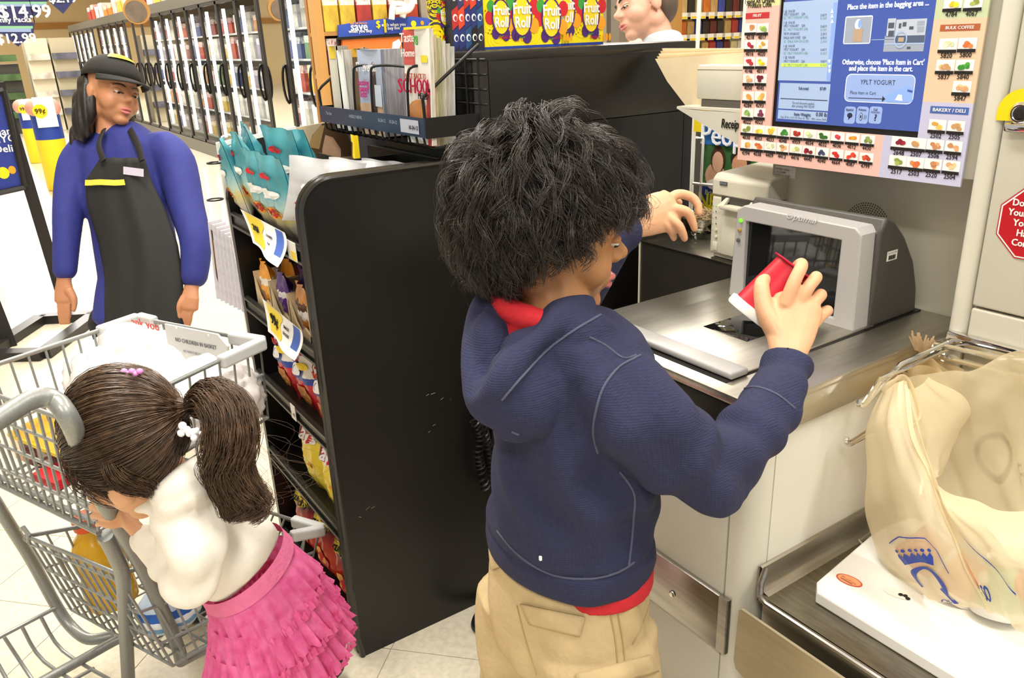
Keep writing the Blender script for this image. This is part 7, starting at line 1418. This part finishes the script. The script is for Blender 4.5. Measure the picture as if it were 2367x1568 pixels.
def bundle(path, N, K, r0_, curl, seed, end=.6):
    q = np.random.default_rng(seed); C = np.array([tuple(p) for p in bez(path, 10)]); u = np.linspace(0, len(C)-1, K); i0 = np.clip(u.astype(int), 0, len(C)-2); G = C[i0]+(C[i0+1]-C[i0])*(u-i0)[:, None]
    s = np.linspace(0, 1, K); g = q.normal(size=(N, 3)); g /= np.linalg.norm(g, axis=1, keepdims=True); g *= q.uniform(.1, 1, (N, 1))**.5; cl = q.integers(0, 12, N); ph = cl*.9; prof = r0_*(.25+1.0*np.sin(PI*np.clip(s*.9+.08, 0, 1))**.7)*(1-(1-end)*s)
    P = G[None]+g[:, None]*prof[None, :, None]; P += curl*np.stack([np.sin(9*s[None]+ph[:, None])*s, np.cos(8*s[None]+ph[:, None])*s, .5*np.sin(7*s[None]+2*ph[:, None])*s], -1)+q.normal(size=(N, 1, 3))*.002*s[None, :, None]; return P
pth = A_((462, 932, 1.262), (498, 922, 1.245), (530, 960, 1.24), (535, 1020, 1.235), (520, 1075, 1.245), (548, 1130, 1.25), (585, 1160, 1.255), (565, 1192, 1.26))
strands('ponytail', bundle(pth, 2600, 26, .040, .013, 3), np.linspace(.0007, .0003, 26), BRH, gcap); strands('ponytail_curl', bundle(A_((500, 1040, 1.25), (490, 1110, 1.25), (515, 1165, 1.25), (530, 1195, 1.255), (555, 1150, 1.26)), 300, 16, .012, .003, 4), np.linspace(.0006, .0003, 16), BRH, gcap)
strands('loose_front_hair', np.concatenate([bundle(A_((190, 1010, 1.24), (205, 1070, 1.25), (245, 1110, 1.27), (290, 1150, 1.31)), 600, 12, .036, .004, 6, 1.0), bundle(A_((255, 1060, 1.20), (275, 1092, 1.205), (305, 1110, 1.218), (335, 1120, 1.23), (350, 1140, 1.25)), 500, 12, .022, .003, 9, .8)]), np.linspace(.0006, .00025, 12), BRH, gcap); strands('fly_hair', bundle(A_((540, 1000, 1.24), (600, 1060, 1.25), (650, 1090, 1.26), (630, 1140, 1.27)), 26, 14, .05, .02, 8, 1.5), np.full(14, .0002), BRH, gcap)
b = MB(); c = AT(463, 932, 1.258); ax_ = (pth[1]-pth[0]).normalized(); x = ax_.orthogonal().normalized(); y = ax_.cross(x); b.tube([c+x*(.012*math.cos(a))+y*(.012*math.sin(a)) for a in [2*PI*i/16 for i in range(16)]], .004, 8, closed=True); b.build('hair_tie', M('hair_tie_grey', '55585f', .6), gcap)
bm_ = M('white_clip', 'eeeef2', .3); cb = AT(437, 997, 1.222); b = MB()
for (dx, dy, r_) in ((-.010, .008, .0065), (-.012, -.003, .006), (-.003, .002, .006), (.006, -.002, .0065), (.012, .001, .005), (.008, -.010, .006), (.0, -.004, .005), (.018, -.003, .003)): b.ellipsoid(cb+RT*dx+UP*dy, (r_, r_, r_), nu=12, nv=8)
b.build('butterfly_clip', bm_, gcap); b = MB(); cb = AT(305, 862, 1.232)
for k in range(5): b.ellipsoid(cb+RT*(-.012+.006*k)+UP*(.002*(-1)**k), (.0055, .0055, .005), nu=12, nv=8)
b.build('pink_clip', M('pink_clip_plastic', 'e58ac8', .3), gcap)
# ------------------------------------------------------------------ store employee
emp = thing('person', 'store employee in blue shirt, black apron and black cap walking behind the cart', 'person', (-3.43, .5, 0))
WF = (RT*.75-FW*.66); WF = Vector((WF.x, WF.y, 0)).normalized(); wr_ = Vector((0, 0, 1)).cross(WF)
eh = AT(258, 218, 3.0); ET = frame(eh, RT*.86-FW*.5-UP*.12, UP); EK = 1.12
eb = MB(); head(eb, ET, EK); limb(eb, [ET @ Vector((0, -.02, -.05)), AT(255, 300, 3.02), AT(262, 335, 3.02)], [.052, .052, .06], 4); es, _ = organic('skin', eb, .006, 3, SKIN_W, emp); face_parts(ET, EK, es, SKIN_W)
hh = MB(); hand(hh, (AT(448, 640, 2.95), AT(442, 668, 2.94)), ((AT(438, 690, 2.93), .9), (AT(434, 712, 2.93), 1)), tuple(A_((434+8*j-12, 712, 2.93), (432+7*j-12, 728, 2.93), (430+7*j-12, 742, 2.935), (430+6*j-12, 754, 2.94), (432+6*j-12, 764, 2.945)) for j in range(4)), A_((425, 690, 2.93), (416, 705, 2.92), (412, 722, 2.92), (414, 735, 2.92)), RT, .009, .026, .04); organic('left_hand', hh, .0035, 3, SKIN_W, emp)
hh = MB(); hand(hh, (AT(150, 625, 2.97), AT(148, 650, 2.97)), ((AT(148, 675, 2.97), .9), (AT(150, 695, 2.97), 1)), tuple(A_((150+8*j-12, 695, 2.97), (150+7*j-12, 712, 2.97), (151+7*j-12, 726, 2.975), (152+6*j-12, 738, 2.98), (153+6*j-12, 748, 2.985)) for j in range(4)), A_((160, 672, 2.96), (170, 690, 2.96), (172, 705, 2.96), (170, 718, 2.96)), RT, .009, .026, .04); organic('right_hand', hh, .0035, 3, SKIN_W, emp)
BLS = M('royal_blue_shirt', '2c3280', .75, noise=(20, .12), bump=(30, .3)); APR = M('black_apron', '201e1d', .75, noise=(12, .1), bump=(14, .4))
sm = MB(); ax_w = RT
loft(sm, [(AT(320, 745, 3.05), .17, .13, ax_w), (AT(325, 640, 3.05), .150, .12, ax_w), (AT(305, 520, 3.05), .150, .115, ax_w), (AT(290, 420, 3.05), .165, .12, ax_w), (AT(285, 350, 3.05), .18, .11, ax_w), (AT(268, 310, 3.04), .10, .08, ax_w)], 28, .4)
limb(sm, [AT(370, 345, 3.05), AT(405, 380, 3.03), AT(430, 480, 2.99), AT(450, 560, 2.96), AT(448, 645, 2.95)], [.078, .074, .064, .056, .048], 5, 18); limb(sm, [AT(210, 345, 3.05), AT(180, 385, 3.03), AT(160, 470, 3.0), AT(152, 550, 2.98), AT(150, 630, 2.97)], [.078, .068, .056, .048, .042], 5, 18)
def wf(co, no): x, y, z = co.T; return co+no*(.003*np.sin(14*z+30*y+26*x))[:, None]
organic('blue_shirt', sm, .008, 4, BLS, emp, wf)
b = MB(); rows = ((365, 232, 335), (420, 195, 352), (480, 200, 382), (560, 225, 412), (640, 240, 425), (740, 240, 425), (860, 245, 430))
def apf(u, v):
    i = v*(len(rows)-1); k = min(int(i), len(rows)-2); f_ = i-k; py_ = lerp(rows[k][0], rows[k+1][0], f_); x0 = lerp(rows[k][1], rows[k+1][1], f_); x1 = lerp(rows[k][2], rows[k+1][2], f_); p = AT(lerp(x0, x1, u), py_, 2.880+.05*(2*u-1)**2); return p+FW*(.006*math.sin(16*u+3*v))
b.grid(apf, 24, 26); ap = b.build('apron', APR, emp, smooth=80); so = ap.modifiers.new('s', 'SOLIDIFY'); so.thickness = .008
b = MB(); b.grid(lambda u, v: apf(lerp(.02, .62, u), lerp(.158, .195, v))-FW*.014, 8, 2); b.build('yellow_badge', M('badge_yellow', 'e8d24a', .5), ap); b = MB(); b.grid(lambda u, v: AT(lerp(285, 332, u), lerp(385, 403, v)+6*u, 2.875), 4, 2); b.build('name_tag', M('tag_silver', 'b9b3c4', .4), ap)
for q_ in ((240, 228, 240), (328, 318, 300)): b = MB(); b.tube(bez([AT(q_[0], 372, 2.885), AT(q_[1], 335, 2.90), AT(q_[2], 300, 2.95)], 5), .014, 8, flat=.3); b.build('apron_strap', APR, ap)
tr2 = MB()
for s in (-1, 1): k0 = AT(320+70*s*.8, 740, 3.06); limb(tr2, [k0, Vector((k0.x, k0.y, .30)), Vector((k0.x, k0.y, .05))], [.095, .075, .06], 5, 16)
organic('trousers', tr2, .009, 2, M('black_trousers', '1c1b1b', .8), emp)
for s in (-1, 1): k0 = AT(320+70*s*.8, 740, 3.06); b = MB(); loft(b, [((k0.x-WF.x*.05, k0.y-WF.y*.05, .05), .04, .045, wr_), ((k0.x+WF.x*.1, k0.y+WF.y*.1, .04), .045, .038, wr_), ((k0.x+WF.x*.19, k0.y+WF.y*.19, .032), .038, .028, wr_)], 16, .6); b.build('shoe', INK, emp)
DH = M('dark_hair', '1c1512', .45, noise=(40, .3)); hm = MB(); hx = lambda q: ET @ (Vector(q)*EK)
for c_, r_ in (((0, -.045, .0), (.085, .075, .10)), ((0, -.075, -.06), (.085, .055, .11)), ((0, -.085, -.16), (.08, .045, .10)), ((.07, -.03, -.08), (.03, .045, .10)), ((-.07, -.03, -.08), (.03, .045, .10))): hm.ellipsoid(hx(c_), [x*EK for x in r_], ET.to_3x3(), 16, 12)
organic('hair', hm, .007, 4, DH, emp, lambda co, no: co+no*(.004*np.sin(200*co[:, 1]+90*co[:, 0]))[:, None])
cm = MB(); CAPM = M('cap_cloth', '24221f', .85, bump=(60, .3))
def capf(u, v): a = 2*PI*u; t = v*PI*.52; return ET @ (Vector((.086*math.sin(t)*math.cos(a), -.006+.106*math.sin(t)*math.sin(a), .052+.078*math.cos(t)))*EK)
cm.grid(capf, 28, 8, cu=True)
def brim(u, v): a = lerp(.12*PI, .88*PI, u); r_ = 1+.62*v*math.sin(a)**1.2; return ET @ (Vector((.088*math.cos(a)*(1+.05*v), -.004+.106*math.sin(a)*r_, .046-.020*v))*EK)
cm.grid(brim, 16, 5); co_ = cm.build('cap', CAPM, emp, smooth=60); so = co_.modifiers.new('s', 'SOLIDIFY'); so.thickness = .004
b = MB(); b.grid(lambda u, v: capf(lerp(.10, .40, u), lerp(.30, .52, v))+(ET.to_3x3() @ Vector((0, .5, .6))).normalized()*.006, 10, 3); b.build('cap_emblem', M('emblem_yellow', 'd9b92c', .5), co_)
# ------------------------------------------------------------------ passer-by behind the wall
man = thing('person', 'man with pale collar passing behind the yellow boxes', 'person', (-2.5, 2.3, 0)); mh = AT(1490, 15, 3.1); MT = frame(mh, -RT*.9-FW*.2-UP*.2, UP); mb_ = MB(); head(mb_, MT, 1.18); limb(mb_, [MT @ Vector((0, -.02, -.06)), MT @ Vector((0, -.03, -.14)), MT @ Vector((0, -.03, -.2))], [.06, .06, .07], 4); ms, _ = organic('skin', mb_, .006, 3, M('skin_pink', 'd3a189', .5, sss=.1), man); face_parts(MT, 1.18, ms, MATS['skin_pink'])
sm = MB(); nb = MT @ Vector((0, -.04, -.17)); nb = Vector(nb); loft(sm, [((nb.x, nb.y, .85), .17, .12, RT), ((nb.x, nb.y, 1.1), .18, .13, RT), ((nb.x, nb.y, nb.z-.06), .19, .12, RT), ((nb.x, nb.y, nb.z), .09, .08, RT), ((nb.x, nb.y, nb.z+.05), .072, .07, RT)], 24, .3)
for s in (-1, 1): limb(sm, [nb+RT*(.15*s)-ZZ*.06, nb+RT*(.23*s)-ZZ*.3, nb+RT*(.22*s)-ZZ*.58], [.07, .06, .045], 5)
organic('pale_shirt', sm, .009, 3, M('pale_blue_shirt', 'c3cdd6', .8), man)
tr3 = MB()
for s in (-1, 1): limb(tr3, [nb+RT*(.09*s)+Vector((0, 0, .9-nb.z)), nb+RT*(.1*s)+Vector((0, 0, .45-nb.z)), nb+RT*(.1*s)+Vector((0, 0, .08-nb.z))], [.1, .075, .06], 5)
organic('trousers', tr3, .01, 2, M('grey_trousers', '4a4a50', .8), man)
for s in (-1, 1): f0 = nb+RT*(.1*s); b = MB(); loft(b, [((f0.x, f0.y, .045), .045, .04, FW), ((f0.x-RT.x*.1, f0.y-RT.y*.1, .04), .045, .035, FW)], 14, .6); b.build('shoe', INK, man)
hm = MB(); [hm.ellipsoid(MT @ (Vector(c_)*1.18), [x*1.18 for x in r_], MT.to_3x3(), 16, 12) for c_, r_ in (((0, -.03, .05), (.080, .085, .075)), ((0, -.06, 0), (.078, .05, .07)))]; organic('hair', hm, .007, 3, M('grey_hair', '5a4c42', .6), man)
